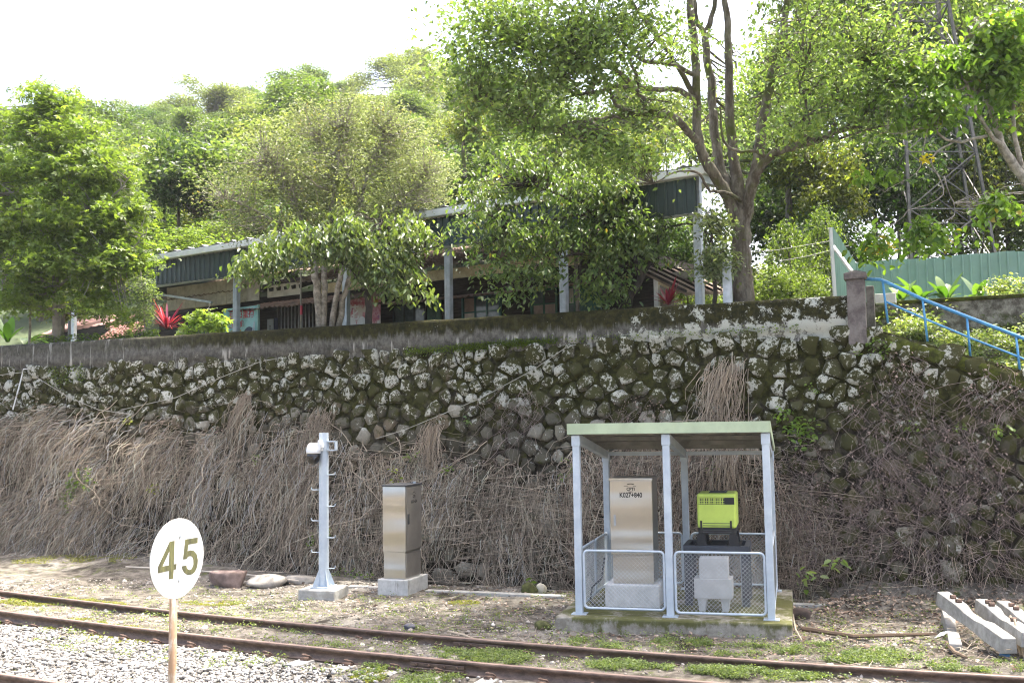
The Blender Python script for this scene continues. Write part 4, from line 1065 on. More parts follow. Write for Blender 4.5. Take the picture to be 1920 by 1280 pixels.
b = MB(); lathe(b, PZ(1782, 1143, .205), [(.0, 0), (.042, 0), (.045, .02), (.035, .05), (0, .06)], 10); tag(b.build('bottle_cap', WHITE), 'small white lid lying on the short waisted sleeper', 'lid')
# ---- rocks
def rock(px, py, rx, ry, rz, col, label, seed, cat='rock', z=None, rot=0, boxy=.8):
    c = PZ(px, py, 0); r_ = np.random.default_rng(seed)
    import bmesh
    bm = bmesh.new(); bmesh.ops.create_icosphere(bm, subdivisions=3, radius=1)
    V = np.array([v.co[:] for v in bm.verts]); Ff = np.array([[v.index for v in f.verts] for f in bm.faces]); bm.free()
    V = np.sign(V) * np.abs(V) ** boxy
    pl_ = r_.normal(size=(9, 3)); pl_ /= np.linalg.norm(pl_, axis=1)[:, None]
    for n_ in pl_:
        dd = V @ n_ - r_.uniform(.72, 1.0); V = V - np.clip(dd, 0, None)[:, None] * n_
    V = V * (1 + r_.normal(0, .02, (len(V), 1))) * (rx, ry, rz); ca, sa = math.cos(rot), math.sin(rot)
    V = V @ np.array([[ca, sa, 0], [-sa, ca, 0], [0, 0, 1]]) + c + (0, 0, rz * .45)
    o = np_obj('rock', V - c, [Ff], col, smooth=False); o.location = c; tag(o, label, cat); return o
MOSSR = simple('moss_covered_stone', (.075, .08, .022), .95, var=.5, scale=14, bump=.7, dirt=(.2, .18, .13), dirt_at=.6)
REDR = simple('reddish_boulder', (.20, .145, .125), .9, var=.35, scale=7, bump=.5, dirt=(.46, .42, .38), dirt_at=.60)
GREYR = simple('grey_rock', (.27, .25, .22), .92, var=.3, scale=8, bump=.5, dirt=(.12, .11, .08))
rock(427, 1098, .36, .24, .20, REDR, 'flat reddish brown boulder right of the round speed sign', 3, boxy=.42, rot=-.15)
rock(500, 1098, .36, .24, .14, GREYR, 'tilted grey stone slab between the reddish boulder and the camera pole', 5, rot=.3)
rock(558, 1092, .34, .2, .10, GREYR, 'low grey stone just left of the camera pole footing', 8)
rock(1018, 1180, .13, .11, .09, MOSSR, 'dark mossy lump on the dirt left of the shelter slab', 11)
rock(994, 1112, .15, .12, .13, MOSSR, 'mossy round stone at the ditch near the shelter', 13)
rock(1014, 1110, .12, .09, .11, simple('cream_stone', (.5, .46, .36), .9, var=.2), 'cream coloured stone beside the mossy round stone at the ditch', 15)
rock(768, 1178, .09, .07, .05, simple('dark_slate', (.10, .10, .12), .7, var=.3), 'small dark slate piece beside the far rail', 17)
rock(1255, 1148, .06, .05, .04, GREYR, 'small pale stone lying on the front edge of the slab', 19).location.z += .2
rock(1500, 1158, .16, .11, .1, simple('dark_brown_stone', (.07, .05, .04), .95, var=.4), 'dark brown lump against the right side of the slab', 21)
def stick(pts, r, label, z=.03, name='branch', col=(.34, .29, .22)):
    P = [PZ(x, y, z) for x, y in pts]; b = MB(); b.col = col; b.tube(P, np.linspace(r, r * .6, len(P)), 6); tag(b.build(name, DRY, usecol=True), label, 'branch')
stick([(725 + 115, 1183), (870, 1190), (897, 1200)], .018, 'pale stick lying on the dirt next to the far rail joint', .05)
stick([(1505, 1178), (1600, 1192), (1755, 1188)], .035, 'dark rotten log lying in the leaf litter right of the slab', .05, 'log', (.12, .085, .06))
stick([(1484, 1140), (1492, 1180), (1504, 1200)], .016, 'thin pale stick leaning by the right end of the slab', .06)
stick([(236, 1062), (330, 1066), (480, 1078), (560, 1088)], .016, 'long thin pale pole lying along the foot of the wall behind the sign', .10, 'pole_stick', (.5, .45, .38))
stick([(1775, 1205), (1790, 1222), (1812, 1232)], .03, 'short brown branch in front of the sleeper heap', .05, 'branch', (.15, .11, .08))
for k, (x0, y0, x1, y1, lab) in enumerate(((1894, 1154, 1915, 1228, 'split pale bamboo cane leaning over the sleeper heap'), (1902, 1160, 1922, 1232, 'second bamboo cane leaning at the right frame edge'))):
    b = MB(); b.col = (.48, .38, .27); b.tube([PZ(x0, y0, .42), PZ(x1, y1, .03)], [.016, .02], 6); tag(b.build('bamboo_cane', DRY, usecol=True), lab, 'cane')
b = MB()
for k in range(60):
    p = PZ(rng.uniform(1790, 1925), rng.uniform(1185, 1236), 0); a = rng.uniform(0, 6.28); L = rng.uniform(.15, .5); b.col = tuple(tone(1, (.2, .16, .12), (.48, .42, .34))[0])
    d = np.array([math.cos(a), math.sin(a), rng.uniform(0, .5)]) * L; b.tube([p + (0, 0, .02), p + d * .5 + (0, 0, .06), p + d], [.006, .005, .002], 4, False)
tag(b.build('dry_brush', DRY, usecol=True), 'tangled dry brushwood in front of the sleeper heap', kind='stuff')
b = MB(); p = PZ(1765, 1195, .08); b.add([p + np.array(q) * .09 for q in ((-1, 0, 0), (.2, -.5, .5), (1.2, .2, .9), (.3, .8, .6))], [(0, 1, 2), (0, 2, 3)]); tag(b.build('plastic_scrap', simple('pale_plastic', (.6, .62, .68), .4, var=.1, bump=0)), 'pale crumpled plastic scrap beside the short waisted sleeper', 'litter')
b = MB(); p = PZ(1884, 1228, .05); b.box((-.06, -.02, -.01), (.06, .02, .02), frame(p, (.85, -.5, 0), (.5, .85, 0))); tag(b.build('plastic_wrapper', simple('blue_plastic', (.05, .16, .33), .4, var=.1, bump=0), bevel=.008), 'small blue plastic wrapper in front of the sleeper heap', 'litter')

# ---- white bent pipe and cables on the wall
WP_ = simple('white_pvc', (.72, .71, .68), .45, var=.08, bump=0)
pipe = MB(); Pp = [PW(24, 768, -.12), PW(33, 735, -.12), PW(41, 705, -.12), PW(44, 692, -.13), PW(62, 691, -.05)]; pipe.tube(Pp, .016, 8)
tag(pipe.build('bent_pipe', WP_), 'thin white bent pipe sticking out at the left end of the wall', 'pipe')
CAB = simple('pale_cable', (.36, .34, .29), .7, var=.25, bump=0)
def cable(pts, off, r, label, sag=0.0):
    P = [PW(x, y, off) for x, y in pts]; Q = []
    for a, c_ in zip(P[:-1], P[1:]):
        for t in np.linspace(0, 1, 9)[:-1]: Q.append(a * (1 - t) + c_ * t - np.array([0, 0, sag * 4 * t * (1 - t)]))
    Q.append(P[-1]); b = MB(); b.tube(Q, r, 5); tag(b.build('cable', CAB), label, 'cable')
cable([(52, 697), (130, 745), (185, 768), (250, 777)], -.14, .008, 'pale cable running from the bent white pipe down to the right')
cable([(0, 703), (48, 697)], -.14, .008, 'short cable entering at the left edge towards the bent pipe')
cable([(228, 768), (330, 745), (420, 705), (490, 677), (520, 672)], -.10, .008, 'pale cable rising across the left part of the stone wall')
cable([(705, 822), (760, 805), (900, 747), (1000, 693), (1060, 652), (1080, 646)], -.10, .007, 'pale cable slanting up the stone wall left of the shelter')

# ================================================================== right end: gate pillars, handrail, fence, tower
PILM = (lambda g: (g.bump(g.noise(40, 6, .7), .4, .012), g.done(g.mix(g.mix((.10, .085, .08), (.21, .185, .17), g.step(g.noise(4, 7, .75), .35, .66)), (.07, .075, .05), g.step(g.noise(2, 7, .75, g.mapv((1, 1, .5))), .54, .7)), .95, 0, .15))[1])(NG('grimy_render'))
def pillar(pxl, pxr, pyt, pyb, off, label, cap=True):
    pl_, pr_ = PV(pxl, pyb, off), PV(pxr, pyb, off); w = np.linalg.norm(pr_ - pl_); z0 = 4.2; zt_ = PV((pxl + pxr) / 2, pyt, off)[2]
    c = (pl_ + pr_) / 2; t = thing('gate_pillar', (c[0], c[1], z0), label, 'pillar'); f = frame((c[0], c[1], z0), E1, D1)
    h = zt_ - z0; b = MB(); b.box((-w / 2, -.02, -.1), (w / 2, w * .95, h - (.16 if cap else 0)), f); b.build('shaft', PILM, t, bevel=.012)
    if cap:
        b = MB(); k = w / 2 + .035; y0, y1 = -.055, w * .95 + .035; z_ = h - .158
        b.add([f(-k, y0, z_), f(k, y0, z_), f(k, y1, z_), f(-k, y1, z_), f(-k, y0, z_ + .10), f(k, y0, z_ + .10), f(k, y1, z_ + .10), f(-k, y1, z_ + .10), f(0, (y0 + y1) / 2, z_ + .17)],
              [(0, 3, 2, 1), (0, 1, 5, 4), (1, 2, 6, 5), (2, 3, 7, 6), (3, 0, 4, 7), (4, 5, 8), (5, 6, 8), (6, 7, 8), (7, 4, 8)]); b.build('cap', PILM, t)
pillar(1590, 1624, 505, 608, 19.0, 'square rendered gate pillar with pointed cap at the end of the parapet')
pillar(1626, 1641, 536, 600, 20.2, 'plain lower pillar standing right behind the capped gate pillar', False)
BLUE = simple('blue_railing_paint', (.07, .27, .50), .45, var=.18, scale=8, dirt=(.20, .25, .30), dirt_at=.66, bump=.04)
def rp(x, y): return PV(x, y, 19.2)
hr = thing('handrail', rp(1664, 598), 'bright blue tubular handrail descending to the right beside the stairs', 'handrail')
b = MB(); b.tube([rp(1622, 523), rp(1650, 524), rp(1662, 529), rp(1728, 560), rp(1814, 594), rp(1906, 629), rp(2000, 668)], .030, 10); b.build('top_rail', BLUE, hr, smooth=True)
b = MB(); b.tube([rp(1660, 565), rp(1735, 598), rp(1816, 632), rp(1908, 668), rp(2000, 706)], .018, 8); b.build('lower_rail', BLUE, hr, smooth=True)
for (x0, y0, x1, y1) in ((1655, 527, 1665, 600), (1730, 562, 1739, 634), (1813, 595, 1820, 668), (1905, 630, 1914, 704), (1590, 528, 1592, 570)):
    b = MB(); b.tube([rp(x0, y0), rp(x1, y1 + 6)], .020, 8); b.build('post', BLUE, hr, smooth=True)
# low wall behind the stairs, planter
LOWM = (lambda g: (g.bump(g.noise(20, 6, .75), .6, .03), g.done(g.mix(g.mix((.09, .08, .065), (.30, .28, .24), g.step(g.noise(6, 7, .75), .38, .66)), (.05, .06, .015), g.step(g.noise(2, 7, .7), .5, .62)), .95, 0, .1))[1])(NG('old_low_wall'))
def pl20(x, y, off=21.2): return PV(x, y, off)
lw = thing('low_wall', pl20(1750, 600), 'old low mossy wall behind the stairs topped with broad leaved plants', 'wall')
p, q = pl20(1600, 566), pl20(2010, 548); p[2] = q[2] = (p[2] + q[2]) / 2
f = frame(p, (q - p) / np.linalg.norm(q - p), D1); L = np.linalg.norm(q - p)
b = MB(); b.box((0, 0, -2.0), (L, .25, -.07), f); b.build('wall_body', LOWM, lw); b = MB(); b.box((-.02, -.04, -.068), (L, .3, .0), f); b.build('wall_cap', COPM, lw, bevel=.015)
LOWZ = p[2]
pl_ = PV(1660, 568, 20.6); planter = thing('planter', pl_, 'white rectangular planter box behind the blue handrail', 'planter')
f = frame(PV(1641, 569, 20.6), E1, D1); w = np.linalg.norm(PV(1680, 569, 20.6) - PV(1641, 569, 20.6))
WPL = simple('planter_white', (.62, .61, .57), .6, var=.15, dirt=(.3, .28, .2), dirt_at=.62); zt_ = PV(1660, 550, 20.6)[2] - PV(1641, 569, 20.6)[2]
b = MB(); b.box((0, 0, 0), (w, .03, zt_), f); b.box((0, .27, 0), (w, .3, zt_), f); b.box((0, .03, 0), (.03, .27, zt_), f); b.box((w - .03, .03, 0), (w, .27, zt_), f); b.box((.03, .03, 0), (w - .03, .27, zt_ * .8), f); b.build('planter_box', WPL, planter, bevel=.008)
# green sheet fence
GFEN = simple('sea_green_sheet', (.205, .325, .275), .5, .1, var=.10, scale=2, bump=.03, dirt=(.13, .21, .17), dirt_at=.66)
zt_ = 6.35
def at_z(px, py, Z):
    return PZ(px, py, Z)
c0 = at_z(1602, 493, zt_); c1 = at_z(1925, 469, zt_); c1 = c0 + (c1 - c0) * 1.25; near = at_z(1559, 425, zt_)
fen = thing('sheet_fence', c0 - (0, 0, 2), 'sea green corrugated metal fence above the stairs', 'fence')
def sheet(p, q, step=.36):
    d = q - p; L = np.linalg.norm(d[:2]); d = d / L; nn = np.array([d[1], -d[0], 0]); nn = nn if nn @ -c0 > 0 else -nn
    k = int(L / step)
    for i in range(k):
        a = p + d * (L * i / k); w = L / k; f = frame(a, d, nn); jz = float(rng.normal(0, .012)); b = MB()
        prof = [(0, 0), (.10, 0), (.12, .035), (.17, .035), (.19, 0), (.52, 0), (.54, .035), (.60, .035), (.62, 0), (1.0, 0)]
        vs = []
        for (x, y) in prof: vs += [f(x * w, y, -2.1), f(x * w, y, jz)]
        m = len(prof); vs2 = [v - nn * .004 for v in vs]
        b.add(vs + vs2, [(2 * t, 2 * t + 2, 2 * t + 3, 2 * t + 1) for t in range(m - 1)] + [(2 * m + 2 * t, 2 * m + 2 * t + 1, 2 * m + 2 * t + 3, 2 * m + 2 * t + 2) for t in range(m - 1)] + [(2 * t + 1, 2 * t + 3, 2 * m + 2 * t + 3, 2 * m + 2 * t + 1) for t in range(m - 1)])
        b.build('fence_sheet', GFEN, fen)
sheet(c0, c1); sheet(near, c0, .42)
b = MB(); a = at_z(1557, 427, zt_ - .03); b.bar(a, a - (0, 0, 2.1) + (.05, 0, 0), .055); b.build('end_post', WHITE, fen)
b = MB(); b.bar(at_z(1561, 460, zt_ - .33) , PV(1597, 509, 19.6), .045); b.build('brace', WHITE, fen)
# lattice tower
LAT = simple('aged_galvanised_lattice', (.115, .11, .10), .75, .1, var=.35, scale=5, dirt=(.10, .085, .07), dirt_at=.6)
YT = 25.0; bl, br = PY(1708, 478, YT), PY(1866, 478, YT); tl, tr = PY(1690, -60, YT), PY(1775, -60, YT)
tw = thing('lattice_tower', ((bl + br) / 2)[:3] * (1, 1, 0) + (0, 0, 4.2), 'tall grey steel lattice tower rising behind the green fence', 'tower')
wid = np.linalg.norm(br - bl); dv = np.array([.25, 1, 0]); dv /= np.linalg.norm(dv)
def leg(t, i):                                             # corner i at height fraction t
    l, r_ = bl + (tl - bl) * t, br + (tr - br) * t; w = np.linalg.norm(r_ - l); s = dv * (wid - w) / 2
    return (l + s, r_ + s, r_ + s + dv * w, l + s + dv * w)[i]
for i in range(4):
    b = MB(); b.bar(leg(-.35, i), leg(1.3, i), .07); b.bar(leg(-.35, i) + (.035, .035, 0), leg(1.3, i) + (.035, .035, 0), .04); b.build('leg', LAT, tw)
ts = [-.3, -.04, .16, .36, .55, .73, .90, 1.06, 1.2]
for a, c_ in zip(ts[:-1], ts[1:]):
    for i in range(4):
        j = (i + 1) % 4
        for p, q in ((leg(a, i), leg(c_, j)), (leg(a, j), leg(c_, i))):
            b = MB(); b.bar(p, q, .03); b.build('diagonal', LAT, tw)
        b = MB(); b.bar(leg(c_, i), leg(c_, j), .034); b.build('crossbar', LAT, tw)
# ================================================================== steel shelter roof and the old wooden house under it
LB = np.array([1, -.66, 0]) / math.hypot(1, .66); DB = np.array([.66, 1, 0]) / math.hypot(.66, 1)
HB_C = 21.0
def hu(px, py=560, c=HB_C):                               # distance along the house for a photo column, on plane c
    return PB(px, py, c) @ LB
def hz(px, py, c=HB_C): return PB(px, py, c)[2]
def HF(u, d, z):                                          # house frame: along, back from plane 21, height
    return LB * u + DB * (HB_C / math.hypot(1, .66) + d) + np.array([0, 0, z])
def cd(c): return (c - HB_C) / math.hypot(1, .66)
TZ = 4.22
SIDE = simple('dark_green_siding', (.035, .055, .055), .45, .2, var=.25, scale=2.5, bump=.04, dirt=(.09, .10, .10), dirt_at=.66)
ROOFW = simple('pale_metal_roof', (.66, .67, .65), .4, .1, var=.12, scale=3, dirt=(.34, .33, .29), dirt_at=.68)
shl = thing('canopy_shelter', HF(hu(800), 0, TZ), 'long steel canopy with dark green siding sheltering the old wooden house', 'canopy')
uL, uR = hu(277, 490), hu(1308, 325)
zt_ = (hz(277, 497) + hz(1308, 332)) / 2; zb_ = (hz(287, 541) + hz(1300, 395)) / 2
# siding panels
k = 17
for i in range(k):
    a, w = uL + (uR - uL) * i / k, (uR - uL) / k; b = MB(); prof = []
    for j in range(5): prof += [(j / 5, 0), (j / 5 + .12, 0), (j / 5 + .14, -.03), (j / 5 + .18, -.03)]
    prof.append((1, 0)); m = len(prof)
    zj = zb_ + float(rng.normal(0, .02))
    vs = [HF(a + x * w, y - .08, z) for (x, y) in prof for z in (zj, zt_)]
    b.add(vs, [(2 * t, 2 * t + 2, 2 * t + 3, 2 * t + 1) for t in range(m - 1)]); b.add([v + DB * .006 for v in vs], [(2 * t, 2 * t + 1, 2 * t + 3, 2 * t + 2) for t in range(m - 1)])
    b.build('siding_sheet', SIDE, shl)
b = MB(); b.box((uL - .25, -.26, zt_ + .002), (uR + .25, -.12, zt_ + .17), HF); b.build('gutter', ROOFW, shl, bevel=.02)
b = MB(); vs = []
us = np.linspace(uL - .25, uR + .25, 120)
for i, u in enumerate(us):
    h = .05 if i % 4 == 0 else 0.0; vs += [HF(u, -.26, zt_ + .18 + h), HF(u, 2.4, zt_ + .37 + h)]
b.add(vs, [(2 * i, 2 * i + 2, 2 * i + 3, 2 * i + 1) for i in range(119)]); b.add([v - (0, 0, .012) for v in vs], [(2 * i, 2 * i + 1, 2 * i + 3, 2 * i + 2) for i in range(119)])
b.build('roof_sheet', ROOFW, shl)
b = MB(); b.box((uL, -.02, zb_ - .02), (uR, .10, zb_ + .09), HF); b.build('edge_beam', GALV, shl)
for px in (434, 640, 833, 1050, 1306):
    u = hu(px, 560); b = MB(); b.box((u - .075, .11, TZ - .2), (u + .075, .23, zt_ + .1), HF); p = b.build('post', GALV, shl)
    b = MB(); b.box((u - .055, .10, TZ - .2), (u - .02, .108, zt_), HF); b.box((u + .02, .10, TZ - .2), (u + .055, .108, zt_), HF); b.build('post_flange', GALV, p)
    b = MB(); b.bar(HF(u, .2, zt_ + .06), HF(u, 2.3, zt_ + .27), .08, .14); b.build('rafter', GALV, shl)
# left end: sheet gable with beige panels beneath
b = MB(); vs = []
for i, d in enumerate(np.linspace(-.1, 3.0, 30)): 
    o_ = .03 if i % 4 == 0 else 0; vs += [HF(uL - .02 - o_, d, zb_ - .12 - d * .05), HF(uL - .02 - o_, d, zt_ + .12 + d * .09)]
b.add(vs, [(2 * i, 2 * i + 2, 2 * i + 3, 2 * i + 1) for i in range(29)]); b.build('gable_sheet', SIDE, shl)
BEIGE = simple('beige_panel', (.33, .29, .22), .7, var=.2, dirt=(.18, .15, .11))
for i in range(9):
    a = uL + .2 + i * .42; b = MB(); b.box((a, .5, zb_ - .62), (a + .405, .53, zb_ + .02), HF); b.build('beige_panel', BEIGE, shl)
b = MB(); b.bar(HF(uL, .44, zb_ - .15), HF(uL + 2.2, .44, zb_ - .55), .06); b.build('stay_bar', GALV, shl)
# lone short posts
def gpost(px, pyt, c, label, w=.14):
    u = hu(px, 600, c); d = cd(c); zt2 = PB(px, pyt, c)[2]; t = thing('steel_post', HF(u, d, TZ), label, 'post')
    b = MB(); b.box((u - w / 2, d - .05, TZ - .2), (u + w / 2, d + .05, zt2), HF); b.build('post_shaft', GALV, t)
    b = MB(); b.box((u - w / 2 - .008, d - .058, zt2), (u + w / 2 + .008, d + .058, zt2 + .02), HF); b.build('post_cap', GALV, t)
gpost(1366, 493, 20.2, 'short galvanised post with rounded top left of the big camphor trunk')
gpost(139, 560, 21.0, 'grey steel post behind the maple trunk at the left')
u = hu(131, 600); b = MB(); b.tube([HF(u, 0, TZ), HF(u, 0, 6.1)], .05, 10); tag(b.build('drain_pipe', simple('dark_grey_pipe', (.08, .085, .09), .5)), 'dark vertical pipe beside the left grey steel post', 'pipe')
# white crossbar between right posts
b = MB(); b.bar(PB(1255, 518, 22.5), PB(1378, 508, 22.5), .12, .14); tag(b.build('timber_rail', simple('bleached_timber', (.42, .40, .36), .85, var=.3)), 'bleached horizontal timber rail between the right posts', 'rail')

# ---------------------------------------------------------------- the old house
hs_ = thing('wooden_house', HF(hu(800), 2, TZ), 'old dark timber house with tiled roof and green doors behind the parapet', 'house')
WOOD = (lambda g: (g.bump(g.noise(30, 5, .7, g.mapv((.2, .2, 3))), .3, .01), g.done(g.mix((.016, .013, .011), (.06, .052, .045), g.step(g.noise(9, 6, .7, g.mapv((.3, .3, 3))), .3, .7)), .85, 0, .2))[1])(NG('black_weathered_boards'))
GDOOR = simple('green_door_paint', (.018, .085, .045), .5, var=.3, scale=5, dirt=(.06, .085, .06), dirt_at=.63)
TEAL = simple('teal_frame_paint', (.02, .10, .085), .5, var=.25)
TILE = (lambda g: (g.bump(g.noise(30, 5), .5, .02), g.done(g.mix(g.mix((.10, .075, .055), (.24, .185, .14), g.step(g.noise(5, 7, .75), .3, .68)), (.07, .065, .03), g.step(g.noise(1.5, 6, .7), .56, .7)), .9, 0, .2))[1])(NG('old_clay_tiles'))
EAVE = (lambda g: (g.bump(g.noise(30, 5), .3, .01), g.done(g.mix(g.mix((.30, .24, .13), (.48, .41, .25), g.step(g.noise(3, 6, .7), .35, .65)), (.16, .12, .07), g.step(g.noise(11, 8, .8), .56, .68)), .9, 0, .2))[1])(NG('peeling_yellow_board'))
ze = (hz(840, 512, 21.9)); WT = ze + .12
dw = cd(23.2); u0, u1 = hu(300, 590, 23.2), hu(1235, 540, 23.2)
nb = 12
for i in range(nb):
    z0 = TZ - .2 + (WT - TZ + .2) * i / nb; z1 = TZ - .2 + (WT - TZ + .2) * (i + 1) / nb
    b = MB(); b.poly([HF(u0, dw, z1 + .03), HF(u0, dw - .035, z0), HF(u0, dw + .05, z0), HF(u0, dw + .05, z1 + .03)], depth=u1 - u0, dirv=LB); b.build('wall_board', WOOD, hs_)
b = MB(); b.box((u0, dw + .06, TZ - .2), (u1, dw + 3.6, WT - .03), HF); b.build('wall_core', WOOD, hs_)
# eave board
ue0, ue1 = hu(305, 588, 21.9), hu(1085, 500, 21.9); de = cd(21.9); ze = (hz(840, 512, 21.9))
zed = ze
b = MB(); b.box((ue0, de, ze - .14), (hu(450, 560, 21.9), de + .04, ze + .10), HF); b.build('eave_board', EAVE, hs_)
b = MB(); b.box((hu(600, 545, 21.9), de, ze - .14), (ue1, de + .04, ze + .10), HF); b.build('eave_board', EAVE, hs_)
b = MB(); b.box((hu(504, 545, 21.9), de - .05, ze - .10), (hu(566, 545, 21.9), de - .01, ze + .22), HF); b.build('plywood_patch', simple('pale_plywood', (.42, .38, .30), .85, var=.2), hs_)
# tiled roof: overlapping courses, the gap where it has caved in
nc = 13
for i in range(nc):
    y0, y1 = de - .28 + i * .29, de - .28 + (i + 1) * .29; z0 = ze + .14 + i * .115; z1 = z0 + .125
    spans = [(ue0 - .5, ue1 + .2)] if i > 5 else [(ue0 - .5, hu(452, 545, 21.9) + rng.normal(0, .25)), (hu(575, 545, 21.9) + rng.normal(0, .3), ue1 + .2)]
    b = MB()
    for (a, c_) in spans:
        kk = max(2, int((c_ - a) / .19))
        for j in range(kk):
            x0, x1 = a + (c_ - a) * j / kk, a + (c_ - a) * (j + 1) / kk; dz_ = float(rng.normal(0, .012)); dy = float(rng.normal(0, .012)); mx = (x0 + x1) / 2
            P = [(x0 + .005, y0 + dy, z0 + .02), (mx, y0 + dy, z0 - .012), (x1 - .005, y0 + dy, z0 + .02), (x1 - .005, y1 + .05, z1 + .035), (mx, y1 + .05, z1 + .005), (x0 + .005, y1 + .05, z1 + .035)]
            vs = [HF(x, y, z + dz_) for x, y, z in P] + [HF(x, y, z + dz_ + .022) for x, y, z in P]
            b.add(vs, [(0, 5, 4, 1), (1, 4, 3, 2), (6, 7, 10, 11), (7, 8, 9, 10), (0, 1, 7, 6), (1, 2, 8, 7), (2, 3, 9, 8), (5, 0, 6, 11)])
    tag(b.build('roof_tiles', TILE, hs_), kind='stuff')
for i in range(9):                                       # bare rafters in the hole
    u = hu(458 + i * 14, 540, 21.9); b = MB(); b.bar(HF(u, de - .15, ze + .08), HF(u + float(rng.normal(0, .06)), de + 1.6, ze + .66), .06, .09); b.build('bare_rafter', WOOD, hs_)
for i in range(3):
    b = MB(); b.bar(HF(hu(452 + 40 * i, 540, 21.9), de + .1 + .3 * i, ze + .20 + .1 * i), HF(hu(560 - 10 * i, 540, 21.9), de + .15 + .4 * i, ze + .12 + .16 * i), .05, .05); b.build('loose_batten', TILE, hs_)
# lean-to awning over the shop front
AWN = (lambda g: (g.bump(g.noise(12, 6), .3, .02), g.done(g.mix(g.mix((.20, .12, .085), (.36, .27, .21), g.step(g.noise(4, 7, .75), .35, .65)), (.14, .12, .10), g.step(g.noise(2, 6), .52, .66)), .75, .15, .2))[1])(NG('rusty_awning_sheet'))
def awning(pa, pb, c_f, c_b, yf, drop, name='awning'):
    a, c_ = hu(pa, yf, c_f), hu(pb, yf, c_f); zf_ = hz((pa + pb) / 2, yf, c_f); n = int((c_ - a) / .09); vs = []
    for i in range(n + 1):
        u = a + (c_ - a) * i / n; h = .02 * math.cos(i * math.pi) ; w = float(vnoise(u * 1.5, 3, 91)) * .10
        vs += [HF(u, cd(c_f), zf_ + h - w), HF(u, cd(c_b), zf_ + drop + h)]
    b = MB(); b.add(vs, [(2 * i, 2 * i + 2, 2 * i + 3, 2 * i + 1) for i in range(n)]); b.add([v - (0, 0, .014) for v in vs], [(2 * i, 2 * i + 1, 2 * i + 3, 2 * i + 2) for i in range(n)])
    return b.build(name, AWN, hs_)
awning(426, 700, 21.5, 23.1, 566, .30); awning(700, 1085, 22.0, 23.2, 548, .12)
# windows, doors, gate on the house front
dwf = dw - .05; CW = 23.2 - .06 * math.hypot(1, .66)
GLASS = simple('dusty_glass', (.10, .13, .13), .12, var=.3, bump=0, spec=.8); PAPER = simple('papered_pane', (.42, .40, .34), .8, var=.15); PINKP = simple('pinkish_board_pane', (.24, .18, .145), .85, var=.2)
def rect(pa, pb, ya, yb): 
    """photo rectangle on the house front -> u0,u1,z0,z1 (bottom runs down behind the parapet)"""
    return hu(pa, (ya + yb) / 2, CW), hu(pb, (ya + yb) / 2, CW), (hz((pa + pb) / 2, yb, CW) if yb else TZ), hz((pa + pb) / 2, ya, CW)
def window(pa, pb, ya, zlow, mat_f, cols, rows, panes, name='window'):
    a, c_, _, z1 = rect(pa, pb, ya, ya + 30); z0 = zlow; t = .05; b = MB()
    y0, y1 = dwf - .05, dwf + .01
    b.box((a, y0, z0), (a + t, y1, z1), HF); b.box((c_ - t, y0, z0), (c_, y1, z1), HF); b.box((a + t, y0, z1 - t), (c_ - t, y1, z1), HF); b.box((a + t, y0, z0), (c_ - t, y1, z0 + t), HF)
    W_, H_ = (c_ - a - 2 * t), (z1 - z0 - 2 * t)
    for i in range(1, cols): x = a + t + W_ * i / cols; b.box((x - .02, y0 + .005, z0 + t), (x + .02, y1 - .002, z1 - t), HF)
    for j in range(1, rows): z = z0 + t + H_ * j / rows; b.box((a + t, y0 + .008, z - .016), (c_ - t, y1 - .004, z + .016), HF)
    w = b.build(name, mat_f, hs_); b2 = None; q = 0
    for i in range(cols):
        for j in range(rows):
            x0, x1 = a + t + W_ * i / cols + .02, a + t + W_ * (i + 1) / cols - .02; za, zb2 = z0 + t + H_ * j / rows + .016, z0 + t + H_ * (j + 1) / rows - .016
            m = MB(); m.box((x0, dwf - .025, za), (x1, dwf - .018, zb2), HF); m.build('pane', panes[q % len(panes)], w); q += 1
    return w
def door(pa, pb, ya, mat_, panels=1):
    a, c_, _, z1 = rect(pa, pb, ya, ya + 30); b = MB(); b.box((a, dwf - .05, TZ - .1), (c_, dwf - .005, z1), HF); d = b.build('door', mat_, hs_); k = 3
    for i in range(k):
        x0, x1 = a + (c_ - a) * (i + .08) / k, a + (c_ - a) * (i + .92) / k; m = MB(); m.box((x0, dwf - .062, TZ), (x1, dwf - .0505, z1 - .08), HF); m.build('door_plank', mat_, d)
    return d
window(867, 940, 552, 4.75, TEAL, 3, 3, [GLASS, PAPER, PINKP, GLASS, GLASS, GLASS, GLASS, GLASS, GLASS])
window(996, 1046, 541, 4.9, GDOOR, 2, 3, [WOOD, PINKP, GLASS, GLASS, PINKP, WOOD]); door(803, 828, 560, GDOOR); window(1063, 1093, 535, 4.35, GDOOR, 2, 4, [GLASS, PAPER]); door(1094, 1128, 536, GDOOR)
window(738, 800, 570, 4.4, simple('dark_frame', (.02, .03, .03), .6), 3, 2, [GLASS]); window(366, 414, 598, 4.6, simple('grey_frame', (.2, .22, .22), .5), 3, 3, [GLASS])
